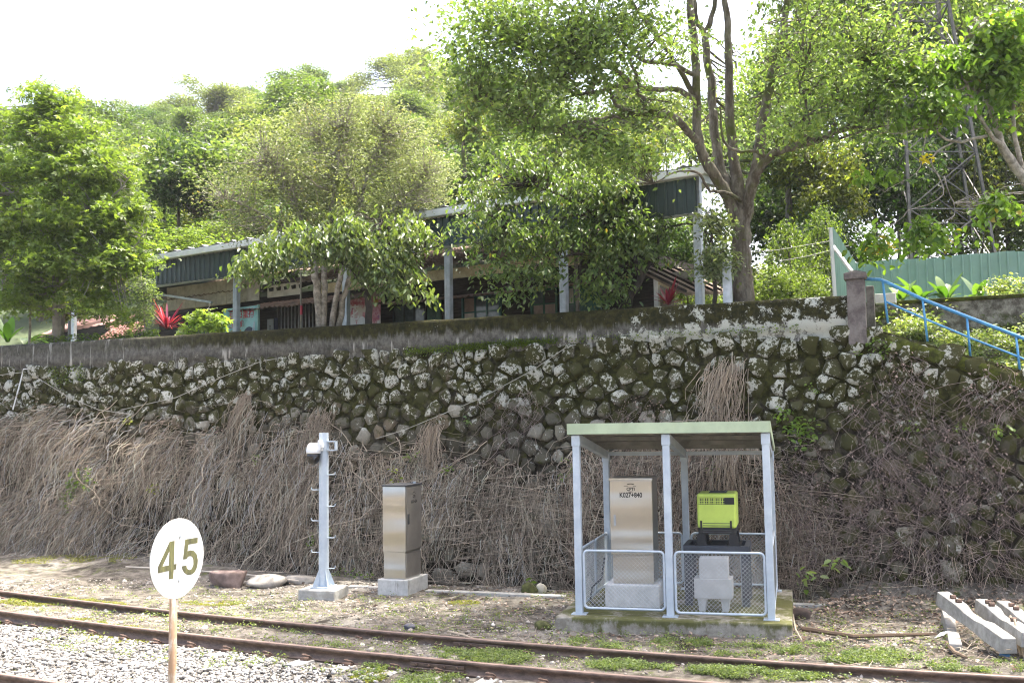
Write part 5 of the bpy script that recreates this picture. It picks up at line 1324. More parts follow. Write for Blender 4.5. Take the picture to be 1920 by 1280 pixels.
# recessed dark opening and side planks left of the teal window
# folding gate
GATE = simple('grey_gate_steel', (.26, .25, .24), .5, .4, var=.2)
ga_, gc_ = hu(521, 590, 22.6), hu(600, 590, 22.6); dg_ = cd(22.6); zg = hz(560, 568, 22.6)
gt_ = thing('folding_gate', HF((ga_ + gc_) / 2, dg_, TZ), 'grey folding scissor gate across the shop front', 'gate')
b = MB(); b.box((ga_ - .06, dg_ - .02, zg), (gc_ + .06, dg_ + .03, zg + .07), HF); b.build('head_rail', GATE, gt_)
nb = 12
for i in range(nb + 1):
    u = ga_ + (gc_ - ga_) * i / nb; b = MB(); b.bar(HF(u, dg_, TZ), HF(u, dg_, zg), .026); b.build('gate_bar', GATE, gt_)
z2 = TZ + (zg - TZ) * .55
for i in range(nb):
    ua_, uc_ = ga_ + (gc_ - ga_) * i / nb, ga_ + (gc_ - ga_) * (i + 1) / nb
    for k in range(4):
        za, zc_ = TZ + (z2 - TZ) * k / 4, TZ + (z2 - TZ) * (k + 1) / 4
        b = MB(); b.bar(HF(ua_, dg_ - .018, za), HF(uc_, dg_ - .018, zc_), .016, .006); b.bar(HF(ua_, dg_ - .026, zc_), HF(uc_, dg_ - .026, za), .016, .006); b.build('lattice_strip', GATE, gt_)
# ---- banners and small signs
g = NG('teal_banner'); z = g.xyz(2)
BAN = g.done(g.mix((.16, .38, .37), (.30, .52, .50), g.step(g.noise(2.5, 3), .35, .65)), .5)
REDT = simple('red_print', (.36, .025, .045), .5, var=.1, bump=0); BLKT = simple('black_print', (.02, .02, .022), .5, bump=0); OCH = simple('ochre_print', (.38, .25, .03), .5, bump=0); NAVY = simple('navy_print', (.028, .038, .06), .5, var=.15, bump=0); WHT = simple('white_print', (.62, .60, .60), .5, var=.1, bump=0)
nB = -DB
c_ = 21.6; a, e = hu(419, 600, c_), hu(483, 600, c_); zt2 = hz(450, 576, c_); d_ = cd(c_)
bn = thing('teal_banner', HF((a + e) / 2, d_, TZ), 'teal banner with red lettering and a dark cap picture', 'banner')
b = MB(); b.box((a, d_, TZ + .2), (e, d_ + .02, zt2), HF); b.build('banner_sheet', BAN, bn)
b = MB(); b.box((e + .002, d_ - .03, TZ), (e + .05, d_ + .03, zt2 + .02), HF); b.build('banner_post', simple('mint_post', (.25, .40, .36), .6), bn)
def TF(u, z, o=.003): return frame(HF(u, d_ - o, z), LB, (0, 0, 1), nB)
Wb = e - a
text_obj('自拍3重抽', .27, TF(a + Wb * .53, zt2 - .20), REDT, bn, bold=.006, sx=.80); text_obj('来買購物趣', .20, TF(a + Wb * .38, zt2 - .46), REDT, bn, bold=.005, sx=.62)
text_obj('18日的優惠', .15, TF(a + Wb * .33, zt2 - .68), OCH, bn, bold=.003, sx=.75); text_obj('數量有限', .085, TF(a + Wb * .34, zt2 - .92), REDT, bn, sx=.9)
b = MB(); uc_ = a + Wb * .76; zc_ = zt2 - 1.0
b.poly([HF(uc_ + .30 * math.cos(t), d_ - .004, zc_ + .46 * math.sin(t)) for t in np.linspace(0, math.pi, 16)]); b.poly([HF(uc_ + x, d_ - .0045, zc_ + y) for x, y in ((-.52, -.14), (-.28, .02), (.30, .02), (.30, -.16))]); b.build('cap_picture', NAVY, bn)
b = MB(); b.poly([HF(uc_ + x - .03, d_ - .006, zc_ + y + .16) for x, y in ((-.06, .06), (0, -.07), (.06, .06), (.02, .02), (0, .09), (-.02, .02))]); b.build('cap_badge', OCH, bn)
b = MB(); b.bar(HF(a + Wb * .95, d_ - .05, zt2 - .42), HF(a + Wb * .74, d_ - .08, TZ + .3), .02); b.bar(HF(a + Wb * .95, d_ - .05, zt2 - .42), HF(a + Wb * .93, d_ - .08, TZ + .3), .02); b.build('prop_stick', GALV, bn)
# white notice + navy notice
def notice(pa, pb, ya, c_, m, label, marks=None):
    a, e = hu(pa, 605, c_), hu(pb, 605, c_); d_ = cd(c_); z1 = hz((pa + pb) / 2, ya, c_); t = thing('notice_board', HF((a + e) / 2, d_, TZ), label, 'notice')
    b = MB(); b.box((a, d_, TZ + .1), (e, d_ + .02, z1), HF); b.build('board_sheet', m, t)
    if marks: text_obj(marks, .085, frame(HF((a + e) / 2, d_ - .004, z1 - .34), LB, (0, 0, 1), nB), BLKT, t, sx=.8)
notice(501, 512, 598, 22.4, simple('white_notice', (.55, .56, .57), .6, var=.05, bump=0), 'tall white notice with a column of small marks left of the folding gate', '營\n業\n時\n間')
notice(514, 520, 596, 22.5, simple('navy_notice', (.05, .06, .12), .6, var=.2, bump=0), 'small navy notice squeezed between the white notice and the folding gate')
# pink blossom banner
g = NG('pink_blossom_print'); n1 = g.noise(2.6, 5, .6); n2 = g.noise(7, 5, .7)
c = g.mix((.34, .05, .09), (.50, .25, .27), g.step(n2, .35, .65)); c = g.mix(c, (.50, .44, .40), g.step(n1, .50, .60)); c = g.mix(c, (.22, .05, .14), g.step(g.noise(3.3, 4), .62, .68))
PKB = g.done(c, .5)
c_ = 22.3; a, e = hu(648, 590, c_), hu(713, 585, c_); d_ = cd(c_); zt2 = hz(680, 553, c_)
pk = thing('pink_banner', HF((a + e) / 2, d_, TZ), 'red and pink blossom banner behind the dark leaning trunk', 'banner')
b = MB(); b.box((a, d_, TZ + .1), (e, d_ + .02, zt2), HF); b.build('banner_sheet', PKB, pk)
text_obj('花', .42, TF(a + (e - a) * .22, zt2 - .45), WHT, pk, bold=.004); text_obj('梅', .24, TF(a + (e - a) * .06, zt2 - .30), WHT, pk); text_obj('春', .20, TF(a + (e - a) * .88, zt2 - .25), OCH, pk, bold=.004)
for (x, y, r) in ((.18, .75, .17), (.48, .80, .20)):
    b = MB(); b.poly([HF(a + (e - a) * x + r * math.cos(t) * (1 - .25 * math.sin(t)), d_ - .004, zt2 - y + r * 1.35 * math.sin(t)) for t in np.linspace(0, 2 * math.pi, 18)[:-1]]); b.build('bottle_print', WHT, pk)
# right end lean-to (dark porch with sloping board roof)
pch = thing('porch', PB(1215, 560, 21.0), 'dark sloping porch roof on a pale post at the right end of the house', 'porch')
c1 = 21.0
P4 = [PB(1190, 500, c1), PB(1287, 548, c1)]
b = MB(); b.poly([P4[0], P4[1], P4[1] + DB * 2.2 + (0, 0, .25), P4[0] + DB * 2.2 + (0, 0, .25)], depth=.06, dirv=(0, 0, -1)); b.build('porch_roof', TILE, pch)
for k in range(5):
    b = MB(); o_ = DB * .45 * k; b.bar(P4[0] + o_ + (0, 0, .02 + .05 * k), P4[1] + o_ + (0, 0, .02 + .05 * k), .05, .05); b.build('roof_batten', WOOD, pch)
p = PB(1231, 525, c1 + .1); b = MB(); b.box((-.045, -.045, TZ - .1 - p[2]), (.045, .045, .02), frame(p, LB, DB)); b.build('post', simple('pale_post_paint', (.5, .48, .44), .8, var=.2), pch)
p0, p1 = PB(1130, 560, 22.6), PB(1228, 545, 22.6)
for i in range(6):
    z0 = TZ + i * .3; b = MB(); w = np.linalg.norm((p1 - p0)[:2]); b.box((0, -.02, z0), (w, .02, z0 + .285), frame((p0[0], p0[1], 0), LB, DB)); b.build('porch_board', WOOD, pch)
b = MB(); b.bar(PB(1234, 530, c1 + .1), PB(1275, 549, c1 + .1), .05); b.build('brace', EAVE, pch)
# low sheds at the left
PINKR = simple('faded_pink_roof', (.45, .26, .235), .6, .1, var=.2, scale=3, dirt=(.30, .16, .14), dirt_at=.6)
REDT2 = simple('red_brown_tiles', (.24, .11, .085), .85, var=.35, scale=6, dirt=(.10, .06, .05), dirt_at=.58, bump=.5)
ls = thing('low_shed', PB(170, 620, 23.5), 'low shed with faded pink sheet roof behind the left end of the parapet', 'shed')
Pr = [PB(60, 634, 22.6), PB(200, 607, 22.6), PB(262, 580, 25.5), PB(120, 602, 25.5)]
n = 40; vs = []
for i in range(n + 1):
    t = i / n; h = np.array([0, 0, .025 if i % 4 == 0 else 0]); vs += [Pr[0] * (1 - t) + Pr[1] * t + h, Pr[3] * (1 - t) + Pr[2] * t + h]
b = MB(); b.add(vs, [(2 * i, 2 * i + 2, 2 * i + 3, 2 * i + 1) for i in range(n)]); b.add([v - (0, 0, .02) for v in vs], [(2 * i, 2 * i + 1, 2 * i + 3, 2 * i + 2) for i in range(n)]); b.build('roof_sheet', PINKR, ls)
b = MB(); b.bar(Pr[1] - (0, 0, .07), Pr[2] - (0, 0, .07), .08, .16); b.build('barge_board', PINKR, ls)
b = MB(); b.poly([Pr[0] - (0, 0, .03), Pr[1] - (0, 0, .03), (*Pr[1][:2], TZ - .1), (*Pr[0][:2], TZ - .1)], depth=.1, dirv=DB); b.build('front_wall', WOOD, ls)
ts_ = thing('tiled_lean_to', PB(225, 625, 21.8), 'small red brown tiled lean-to roof just above the parapet', 'lean-to')
A0, A1, B1, B0 = PB(178, 640, 21.6), PB(272, 624, 21.6), PB(270, 601, 23.0), PB(215, 612, 23.0)
for i in range(6):
    t0, t1 = i / 6, (i + 1) / 6; kk = 12
    for j in range(kk):
        s0, s1 = j / kk, (j + 1) / kk - .008; q = lambda s, t: (A0 * (1 - s) + A1 * s) * (1 - t) + (B0 * (1 - s) + B1 * s) * t
        dz_ = np.array([0, 0, float(rng.normal(0, .01))]); vs = [q(s0, t0) + dz_ + (0, 0, .03), q((s0 + s1) / 2, t0) + dz_ + (0, 0, .055), q(s1, t0) + dz_ + (0, 0, .03), q(s1, t1 + .02) + dz_, q((s0 + s1) / 2, t1 + .02) + dz_ + (0, 0, .025), q(s0, t1 + .02) + dz_]
        b = MB(); b.add(vs + [v - (0, 0, .02) for v in vs], [(0, 1, 4, 5), (1, 2, 3, 4), (0, 6, 7, 1), (1, 7, 8, 2), (2, 8, 9, 3), (0, 5, 11, 6), (6, 11, 10, 7), (7, 10, 9, 8)]); b.build('tile', REDT2, ts_)
b = MB(); b.bar(A0 - (0, 0, .05), A1 - (0, 0, .05), .08, .1); b.build('eave_beam', WOOD, ts_)
# small white house far up between the trees
wh = thing('hill_house', PY(881, 332, 48), 'tiny grey white house wall glimpsed high between the trees', 'house')
p = PY(872, 345, 48); b = MB(); b.box((0, 0, -3), (.62, 2, .85), frame(p, (1, 0, 0), (0, 1, 0))); b.build('house_wall', simple('pale_plaster', (.5, .52, .55), .8, var=.1), wh)
b = MB(); b.box((-.10, -.03, -3), (-.005, .2, .95), frame(p, (1, 0, 0), (0, 1, 0))); b.build('corner_post', WOOD, wh)
b = MB(); b.box((.15, -.012, .1), (.5, -.002, .6), frame(p, (1, 0, 0), (0, 1, 0))); b.build('window', GLASS, wh)
# ================================================================== trees and plants
def world_blobs(bl):
    C, Rr = [], []
    for q in bl:
        px, py, rx, ry, Y, rY = q[:6]
        C.append(PY(px, py, Y)); Rr.append((rx * Y / F, rY, ry * Y / F))
    return np.array(C), np.array(Rr)
def spray_points(C, Rr, n, shell=2.0, wts=None):
    w = Rr[:, 0] * Rr[:, 2] * (Rr[:, 1] ** .5)
    if wts is not None: w = w * np.array(wts)
    i = rng.choice(len(C), n, p=w / w.sum()); d = rng.normal(size=(n, 3)); d /= np.linalg.norm(d, axis=1)[:, None]
    return C[i] + d * Rr[i] * rng.random((n, 1)) ** (1 / shell)
def crown(parent, C, Rr, n, per, size, ca, cb, mat=None, shape='fold', width=.5, droop=.3, sr=.35, flat=.4, shell=2.2, vary=.25, hang=.25, wts=None, tilt=.6, yellow=0.0, name='crown', gap=.3, gapl=.5):
    ns = max(1, n // per); sp = spray_points(C, Rr, int(ns * (1 + gap * 1.2)), shell, wts)
    if gap:
        ln_ = gapl; ph = rng.uniform(0, 40, 3)
        q = vnoise(sp[:, 0] / ln_ + ph[0], sp[:, 2] / ln_ * 1.5 + sp[:, 1] / ln_ * .6 + ph[1], 101, 2); sp = sp[q > np.quantile(q, min(.7, gap))]; ns = len(sp)
    k = np.repeat(np.arange(ns), per); off = rng.normal(0, 1, (len(k), 3)) * (sr, sr, sr * flat); r2 = (off[:, :2] ** 2).sum(1)
    P = sp[k] + off; P[:, 2] -= hang * np.minimum(r2 / sr, sr * 3)
    t = rng.random((len(k), 1)); f = np.clip(rng.normal(1, vary, (ns, 1)), .45, 1.7)[k]
    col = (np.array(ca) * (1 - t) + np.array(cb) * t) * f
    if yellow: 
        y = rng.random(len(k)) < yellow; col[y] = np.array((.42, .33, .06)) * rng.uniform(.6, 1.1, (y.sum(), 1))
    L = size * rng.uniform(.65, 1.25, len(k))
    o = leaves(name, P, L, np.clip(col, .005, .8), mat or LEAF, parent, droop, shape, width, tilt)
    return o, sp
def limbs(b, paths, Y0=None):
    """paths: lists of (px,py,Y,r) -> tubes; returns sample points"""
    pts = []
    for path in paths:
        P = np.array([PY(x, y, Y) for x, y, Y, r in path])
        if path[0][1] >= 575 and P[0][2] > TZ: P[0][2] = TZ - .15
        r = np.array([q[3] for q in path]) * .78
        # smooth resample
        m = max(6, len(P) * 4); t = np.linspace(0, len(P) - 1, m); i = np.clip(t.astype(int), 0, len(P) - 2); f = (t - i)[:, None]
        g_ = lambda j: P[np.clip(j, 0, len(P) - 1)]
        p0, p1, p2, p3 = g_(i - 1), g_(i), g_(i + 1), g_(i + 2)
        Q = .5 * ((2 * p1) + (-p0 + p2) * f + (2 * p0 - 5 * p1 + 4 * p2 - p3) * f ** 2 + (-p0 + 3 * p1 - 3 * p2 + p3) * f ** 3)
        rr = np.interp(t, np.arange(len(P)), r) * (1 + rng.normal(0, .03, m)); Q[1:-1] += rng.normal(0, .012, (m - 2, 3)); b.tube(Q, rr, 9, False); pts.append(np.column_stack([Q, rr]))
    return np.vstack(pts)
def twigs(b, skel, sp, frac=1.0, r0=.014, maxd=3.0, n=4):
    sp = sp[rng.random(len(sp)) < frac]
    for s in sp:
        d = np.linalg.norm(skel[:, :3] - s, axis=1) + (skel[:, 2] > s[2] + .2) * .4; j = int(np.argmin(d))
        if d[j] > maxd or d[j] < .05: continue
        a = skel[j, :3]; m1 = a + (s - a) * .4 + rng.normal(0, .06, 3) * d[j] - (0, 0, .05 * d[j]); m2 = a + (s - a) * .75 + rng.normal(0, .05, 3) * d[j]
        r = min(r0, skel[j, 3] * .6) * min(1.5, .5 + d[j]); b.tube([a, m1, m2, s], [r, r * .75, r * .5, r * .25], n, False)

# ---------------------------------------------------------------- the big camphor tree
cam_t = thing('camphor_tree', PY(1395, 590, 18.6), 'huge spreading tree with several thick mossy stems at the right of the house', 'tree')
y = 18.4
paths = [[(1399, 610, y, .27), (1395, 540, y, .24), (1391, 480, y, .225), (1389, 430, y, .23), (1387, 390, y, .24)],
 [(1387, 420, y, .17), (1362, 365, y - .1, .15), (1338, 325, y - .2, .13), (1315, 285, y - .3, .12), (1307, 220, y - .4, .11), (1304, 130, y - .5, .10), (1298, 50, y - .6, .09), (1288, -40, y - .6, .075), (1270, -160, y - .7, .05)],
 [(1388, 400, y, .16), (1365, 350, y + .2, .14), (1347, 300, y + .3, .12), (1337, 210, y + .4, .11), (1326, 100, y + .5, .095), (1322, 62, y + .5, .09)], [(1322, 66, y + .5, .08), (1338, 20, y + .5, .06), (1348, -60, y + .5, .05)], [(1322, 66, y + .5, .07), (1305, 30, y + .5, .055), (1294, -50, y + .4, .045)],
 [(1388, 400, y, .17), (1378, 310, y + .1, .13), (1369, 230, y + .2, .115), (1367, 130, y + .2, .10), (1363, 40, y + .3, .085), (1356, -60, y + .3, .06)],
 [(1392, 430, y, .18), (1408, 350, y, .15), (1424, 285, y, .14), (1433, 210, y + .1, .12), (1449, 140, y + .1, .11), (1468, 65, y + .2, .09), (1482, -40, y + .2, .07), (1500, -160, y + .2, .05)],
 [(1400, 400, y - .1, .12), (1416, 335, y - .4, .105), (1440, 298, y - .6, .10), (1476, 278, y - .8, .09), (1525, 265, y - 1.0, .08), (1590, 236, y - 1.2, .065), (1622, 210, y - 1.3, .05), (1629, 170, y - 1.3, .035), (1624, 120, y - 1.3, .02)],
 [(1525, 265, y - 1.0, .06), (1506, 252, y - 1.0, .05), (1503, 230, y - 1.1, .045), (1516, 205, y - 1.1, .04), (1500, 170, y - 1.2, .03), (1507, 130, y - 1.2, .02)], [(1516, 205, y - 1.1, .03), (1555, 186, y - 1.2, .025), (1602, 204, y - 1.3, .012)],
 [(1440, 298, y - .6, .06), (1420, 285, y - .6, .045), (1385, 285, y - .6, .035), (1355, 262, y - .7, .03), (1350, 200, y - .7, .02)],
 [(1306, 190, y - .4, .075), (1268, 168, y - .8, .065), (1205, 164, y - 1.2, .055), (1188, 130, y - 1.4, .04), (1178, 100, y - 1.5, .025)],
 [(1304, 140, y - .5, .06), (1252, 120, y - 1.0, .05), (1205, 115, y - 1.4, .04), (1175, 85, y - 1.7, .03), (1138, 48, y - 1.9, .018)],
 [(1312, 270, y - .3, .09), (1262, 218, y - .8, .085), (1224, 208, y - 1.1, .08), (1183, 158, y - 1.4, .07), (1143, 128, y - 1.7, .055), (1083, 121, y - 2.0, .04), (1020, 105, y - 2.2, .02)],
 [(1262, 218, y - .8, .06), (1192, 211, y - 1.2, .06), (1155, 195, y - 1.4, .045), (1140, 160, y - 1.6, .035), (1124, 122, y - 1.7, .02)],
 [(1180, 213, y - 1.2, .05), (1130, 223, y - 1.5, .045), (1090, 229, y - 1.8, .04), (1050, 238, y - 2.0, .035), (1000, 237, y - 2.2, .03), (950, 215, y - 2.4, .02), (898, 190, y - 2.6, .012)],
 [(1184, 166, y - 1.4, .05), (1150, 162, y - 1.6, .045), (1110, 175, y - 1.8, .04), (1080, 175, y - 1.9, .035), (1040, 150, y - 2.1, .028), (1018, 115, y - 2.2, .022), (985, 90, y - 2.3, .012)],
 [(1303, 180, y - .4, .07), (1270, 125, y - .6, .06), (1240, 80, y - .8, .05), (1210, 40, y - 1.0, .04), (1175, -10, y - 1.3, .025)],
 [(1388, 375, y - .1, .05), (1360, 360, y - .5, .04), (1330, 355, y - .7, .035), (1310, 325, y - .9, .03), (1270, 322, y - 1.0, .02), (1225, 345, y - 1.2, .012)],
 # limbs that carry the part of the crown above the frame, over the track side
 [(1288, -40, y - .6, .07), (1270, -220, y - 2.5, .06), (1260, -420, y - 4.5, .04)], [(1482, -40, y + .2, .07), (1520, -240, y - 2.0, .06), (1560, -460, y - 4.6, .04)]]
b = MB(); skel = limbs(b, paths)
bl = [(925, 50, 105, 85, 15.8, 1.0), (1045, 50, 120, 80, 15.6, 1.2), (1165, 40, 100, 65, 15.8, 1.2), (890, 130, 60, 60, 15.6, .8), (985, 150, 100, 50, 15.7, 1.0), (1090, 110, 80, 60, 15.8, 1.0), (950, 215, 110, 38, 15.9, .9), (1080, 255, 120, 36, 16.2, .9), (1180, 275, 110, 38, 16.6, .9),
      (1250, 60, 60, 50, 17, .8), (1215, 190, 60, 40, 16.6, .7), (1450, 110, 100, 70, 19.6, .9), (1560, 60, 140, 80, 17.2, 1.3), (1570, 160, 120, 70, 17.0, 1.2), (1660, 110, 80, 100, 16.8, 1.0), (1415, 220, 60, 35, 19.6, .7), (1320, 255, 40, 30, 19.6, .6), (1500, 230, 90, 40, 17.2, .9),
      (1640, 220, 60, 50, 16.9, .8), (1352, 160, 30, 26, 19.4, .5)]
C, Rr = world_blobs(bl)
C = np.vstack([C, [(1.0, 16.6, 11.6), (2.6, 14.6, 11.2), (4.2, 13.0, 11.6), (7.2, 13.4, 11.4), (2.5, 15.2, 12.4), (6, 15.6, 12.6), (4.5, 17.8, 13.6), (9.0, 15.6, 11)]]); Rr = np.vstack([Rr, [(1.6, 1.2, .9), (1.7, 1.5, 1.0), (2.2, 1.9, 1.0), (2.2, 1.9, 1.1), (2.2, 1.8, 1.2), (2.2, 1.8, 1.2), (2.6, 2, 1.3), (2, 1.8, 1.1)]])
o, sp = crown(cam_t, C, Rr, 44000, 26, .108, (.085, .145, .05), (.20, .265, .10), shape='fold', width=.5, droop=.5, sr=.30, flat=.45, vary=.3, gap=.2, gapl=.8, wts=[1.5] * 9 + [1] * 11 + [.36] * 8)
twigs(b, skel, sp, 1.0, .016, 2.4); b.build('trunk', BARK, cam_t, smooth=True)

# ---------------------------------------------------------------- left maple
mp = thing('maple_tree', PY(104, 650, 24.5), 'bright green lobed-leaf tree with a straight slim trunk at the left edge', 'tree')
y = 24.5
paths = [[(104, 665, y, .13), (105, 560, y, .115), (104, 460, y, .10), (106, 360, y, .085), (103, 260, y, .06), (100, 170, y, .03)], [(105, 480, y, .06), (150, 420, y - .3, .045), (210, 370, y - .5, .03), (245, 330, y - .6, .015)], [(105, 470, y, .06), (60, 410, y - .3, .045), (20, 360, y - .4, .03), (-30, 330, y - .4, .02)],
         [(105, 380, y, .05), (145, 310, y, .035), (180, 260, y, .02)], [(105, 540, y, .05), (160, 500, y - .5, .035), (230, 480, y - .8, .02), (270, 440, y - .8, .012)], [(105, 545, y, .045), (60, 510, y - .4, .03), (0, 480, y - .6, .02)]]
b = MB(); skel = limbs(b, paths)
bl = [(100, 185, 52, 42, y, .8), (62, 245, 62, 45, y, 1), (140, 250, 75, 50, y, 1.1), (55, 325, 95, 55, y, 1.3), (165, 325, 90, 55, y - .2, 1.3), (225, 290, 45, 50, y, .8), (70, 415, 110, 55, y - .3, 1.5), (195, 410, 80, 52, y - .4, 1.3), (255, 400, 36, 55, y - .3, .7), (85, 490, 120, 42, y - .4, 1.5), (200, 485, 75, 40, y - .6, 1.1), (35, 550, 60, 30, y - .3, 1.0), (175, 555, 70, 28, y - .6, .9), (-50, 380, 80, 120, y, 1.5), (225, 585, 45, 16, y - .8, .4), (250, 470, 40, 40, y - .5, .6), (-10, 210, 35, 40, y, .7)]
C, Rr = world_blobs(bl)
o, sp = crown(mp, C, Rr, 25000, 20, .14, (.085, .135, .03), (.17, .235, .055), shape='star', droop=.35, sr=.20, flat=.35, vary=.22, hang=.35, gap=.2)
twigs(b, skel, sp, .6, .014, 2.0); b.build('trunk', simple('grey_maple_bark', (.20, .185, .16), .9, var=.3, bump=.4), mp, smooth=True)
# second slim stem at the far left
st = thing('slim_tree', PY(55, 650, 25), 'very thin pale stem left of the maple trunk with few leaves', 'tree')
b = MB(); skel = limbs(b, [[(54, 660, 25, .045), (56, 590, 25, .04), (58, 520, 25, .03), (56, 470, 25, .018)]]); C, Rr = world_blobs([(50, 530, 40, 50, 25, .5)]); o, sp = crown(st, C, Rr, 700, 14, .10, (.05, .10, .02), (.10, .16, .03), sr=.2); twigs(b, skel, sp, 1, .008); b.build('trunk', BARK_PALE, st)
# sapling against the shed
sp_t = thing('sapling', PY(268, 632, 23.3), 'slender grey green sapling in front of the left end of the house', 'sapling')
b = MB(); skel = limbs(b, [[(274, 645, 23.3, .03), (270, 590, 23.3, .025), (266, 540, 23.3, .015), (264, 505, 23.3, .008)]]); C, Rr = world_blobs([(268, 545, 17, 35, 23.3, .3), (270, 580, 20, 25, 23.3, .35), (256, 520, 12, 20, 23.3, .2), (282, 555, 14, 22, 23.3, .2)]); o, sp = crown(sp_t, C, Rr, 1900, 14, .075, (.07, .11, .05), (.16, .21, .10), width=.35, droop=.2, sr=.10); twigs(b, skel, sp, 1, .006); b.build('trunk', BARK_PALE, sp_t)

# ---------------------------------------------------------------- pale multi-stem tree in the middle
pm = thing('pale_tree', PY(610, 620, 21.6), 'broad pale yellowish tree with grey forked stems in front of the house', 'tree')
y = 21.6
paths = [[(601, 625, y, .13), (597, 570, y, .12), (592, 520, y, .11), (588, 480, y, .09), (575, 430, y, .06), (540, 360, y + .3, .04), (500, 300, y + .5, .02)], [(604, 620, y, .10), (608, 545, y, .085), (606, 495, y, .075), (615, 420, y, .055), (630, 330, y + .2, .04), (640, 240, y + .3, .02)],
         [(610, 590, y, .09), (632, 545, y - .1, .08), (645, 500, y - .1, .07), (660, 440, y, .06), (676, 385, y + .2, .055), (690, 320, y + .3, .035), (720, 250, y + .4, .02)], [(622, 620, y, .085), (640, 580, y, .085), (652, 535, y, .08), (668, 490, y + .1, .075), (690, 440, y + .2, .055), (740, 390, y + .3, .04), (800, 330, y + .5, .02)],
         [(588, 480, y, .05), (540, 430, y, .04), (470, 390, y, .025), (420, 370, y, .015)], [(676, 385, y + .2, .035), (650, 320, y + .2, .03), (600, 260, y + .2, .015)]]
b = MB(); skel = limbs(b, paths)
bl = [(640, 235, 140, 66, y + .6, 1.2), (545, 285, 110, 70, y + .6, 1.3), (730, 270, 110, 75, y + .6, 1.3), (455, 345, 95, 68, y + .4, 1.2), (620, 350, 140, 70, y + .2, 1.5), (785, 340, 85, 68, y + .6, 1.1), (435, 415, 55, 36, y + .2, .8), (555, 415, 115, 38, y + .2, 1.2), (700, 405, 110, 32, y + .4, 1.1), (820, 320, 40, 40, y + .8, .7), (590, 215, 60, 30, y + .6, .8), (690, 195, 60, 30, y + .6, .8)]
C, Rr = world_blobs(bl)
o, sp = crown(pm, C, Rr, 36000, 22, .072, (.11, .14, .05), (.25, .28, .13), width=.5, droop=.2, sr=.20, flat=.6, shell=2.0, vary=.28, yellow=.006, gapl=.3, mat=LEAF_PALE)
twigs(b, skel, sp, .85, .012, 2.2); b.build('trunk', BARK_PALE, pm, smooth=True)

# ---------------------------------------------------------------- dark stemmed drooping tree
dk = thing('drooping_tree', PY(690, 615, 21.0), 'drooping large-leaved tree with a dark crooked trunk before the pink banner', 'tree')
y = 21.0
paths = [[(689, 620, y, .12), (692, 585, y, .10), (688, 550, y, .095), (684, 535, y, .09), (700, 520, y, .07), (715, 500, y, .06), (720, 470, y - .2, .045), (745, 440, y - .4, .03)], [(687, 545, y, .07), (675, 530, y, .05), (655, 498, y - .2, .05), (625, 490, y - .4, .045), (595, 478, y - .6, .04), (560, 480, y - .8, .025), (500, 490, y - 1.0, .012)],
         [(625, 490, y - .4, .04), (600, 470, y - .6, .03), (560, 445, y - .8, .02), (520, 430, y - .9, .01)], [(712, 500, y, .045), (690, 470, y - .2, .035), (650, 440, y - .4, .025), (620, 410, y - .5, .012)], [(745, 440, y - .4, .04), (725, 425, y - .6, .03), (710, 412, y - .6, .015)], [(730, 455, y - .3, .035), (790, 462, y - .6, .025), (812, 465, y - .7, .018), (835, 452, y - .8, .01)], [(715, 505, y, .03), (750, 530, y - .5, .02), (790, 555, y - .7, .008)]]
b = MB(); skel = limbs(b, paths)
bl = [(495, 470, 62, 32, y - 1.0, .6), (560, 440, 70, 35, y - .9, .8), (630, 425, 75, 38, y - .7, .9), (700, 425, 70, 36, y - .7, .9), (770, 430, 65, 36, y - .6, .8), (465, 495, 35, 28, y - 1.0, .4), (650, 455, 80, 30, y - .7, .7), (740, 480, 70, 36, y - .7, .7), (790, 505, 30, 18, y - .6, .4), (760, 525, 62, 28, y - .8, .5), (790, 552, 35, 14, y - .8, .3), (695, 500, 40, 25, y - .5, .4)]
C, Rr = world_blobs(bl)
o, sp = crown(dk, C, Rr, 5400, 10, .14, (.075, .12, .04), (.18, .225, .095), mat=LEAF_GLOSS, shape='oval', width=.45, droop=1.0, sr=.15, flat=.4, vary=.2, hang=.6, tilt=.45)
twigs(b, skel, sp, .8, .010, 1.6); b.build('trunk', BARK_DARK, dk, smooth=True)

# ---------------------------------------------------------------- large-leaved leaning tree at the right of the house
ln = thing('leaning_tree', PY(1162, 590, 19.1), 'dense large-leaved tree on a leaning stem right of the green door', 'tree')
y = 19.1
paths = [[(1160, 605, y, .10), (1178, 565, y, .095), (1200, 530, y, .085), (1197, 500, y, .07), (1180, 470, y, .06), (1150, 430, y, .05), (1110, 400, y, .04), (1060, 370, y - .2, .03), (1000, 345, y - .3, .018)], [(1200, 528, y, .06), (1225, 480, y, .045), (1240, 440, y, .035), (1280, 420, y - .1, .02), (1320, 430, y - .1, .01)], [(1180, 470, y, .045), (1120, 470, y - .2, .035), (1060, 480, y - .3, .025), (1000, 500, y - .4, .012)], [(1150, 430, y, .04), (1170, 370, y, .03), (1130, 320, y, .02), (1060, 290, y, .01)], [(1110, 400, y, .035), (1040, 410, y - .2, .025), (960, 430, y - .4, .015), (900, 470, y - .5, .008)], [(1190, 540, y, .03), (1150, 545, y - .3, .02), (1120, 555, y - .4, .01)]]
b = MB(); skel = limbs(b, paths)
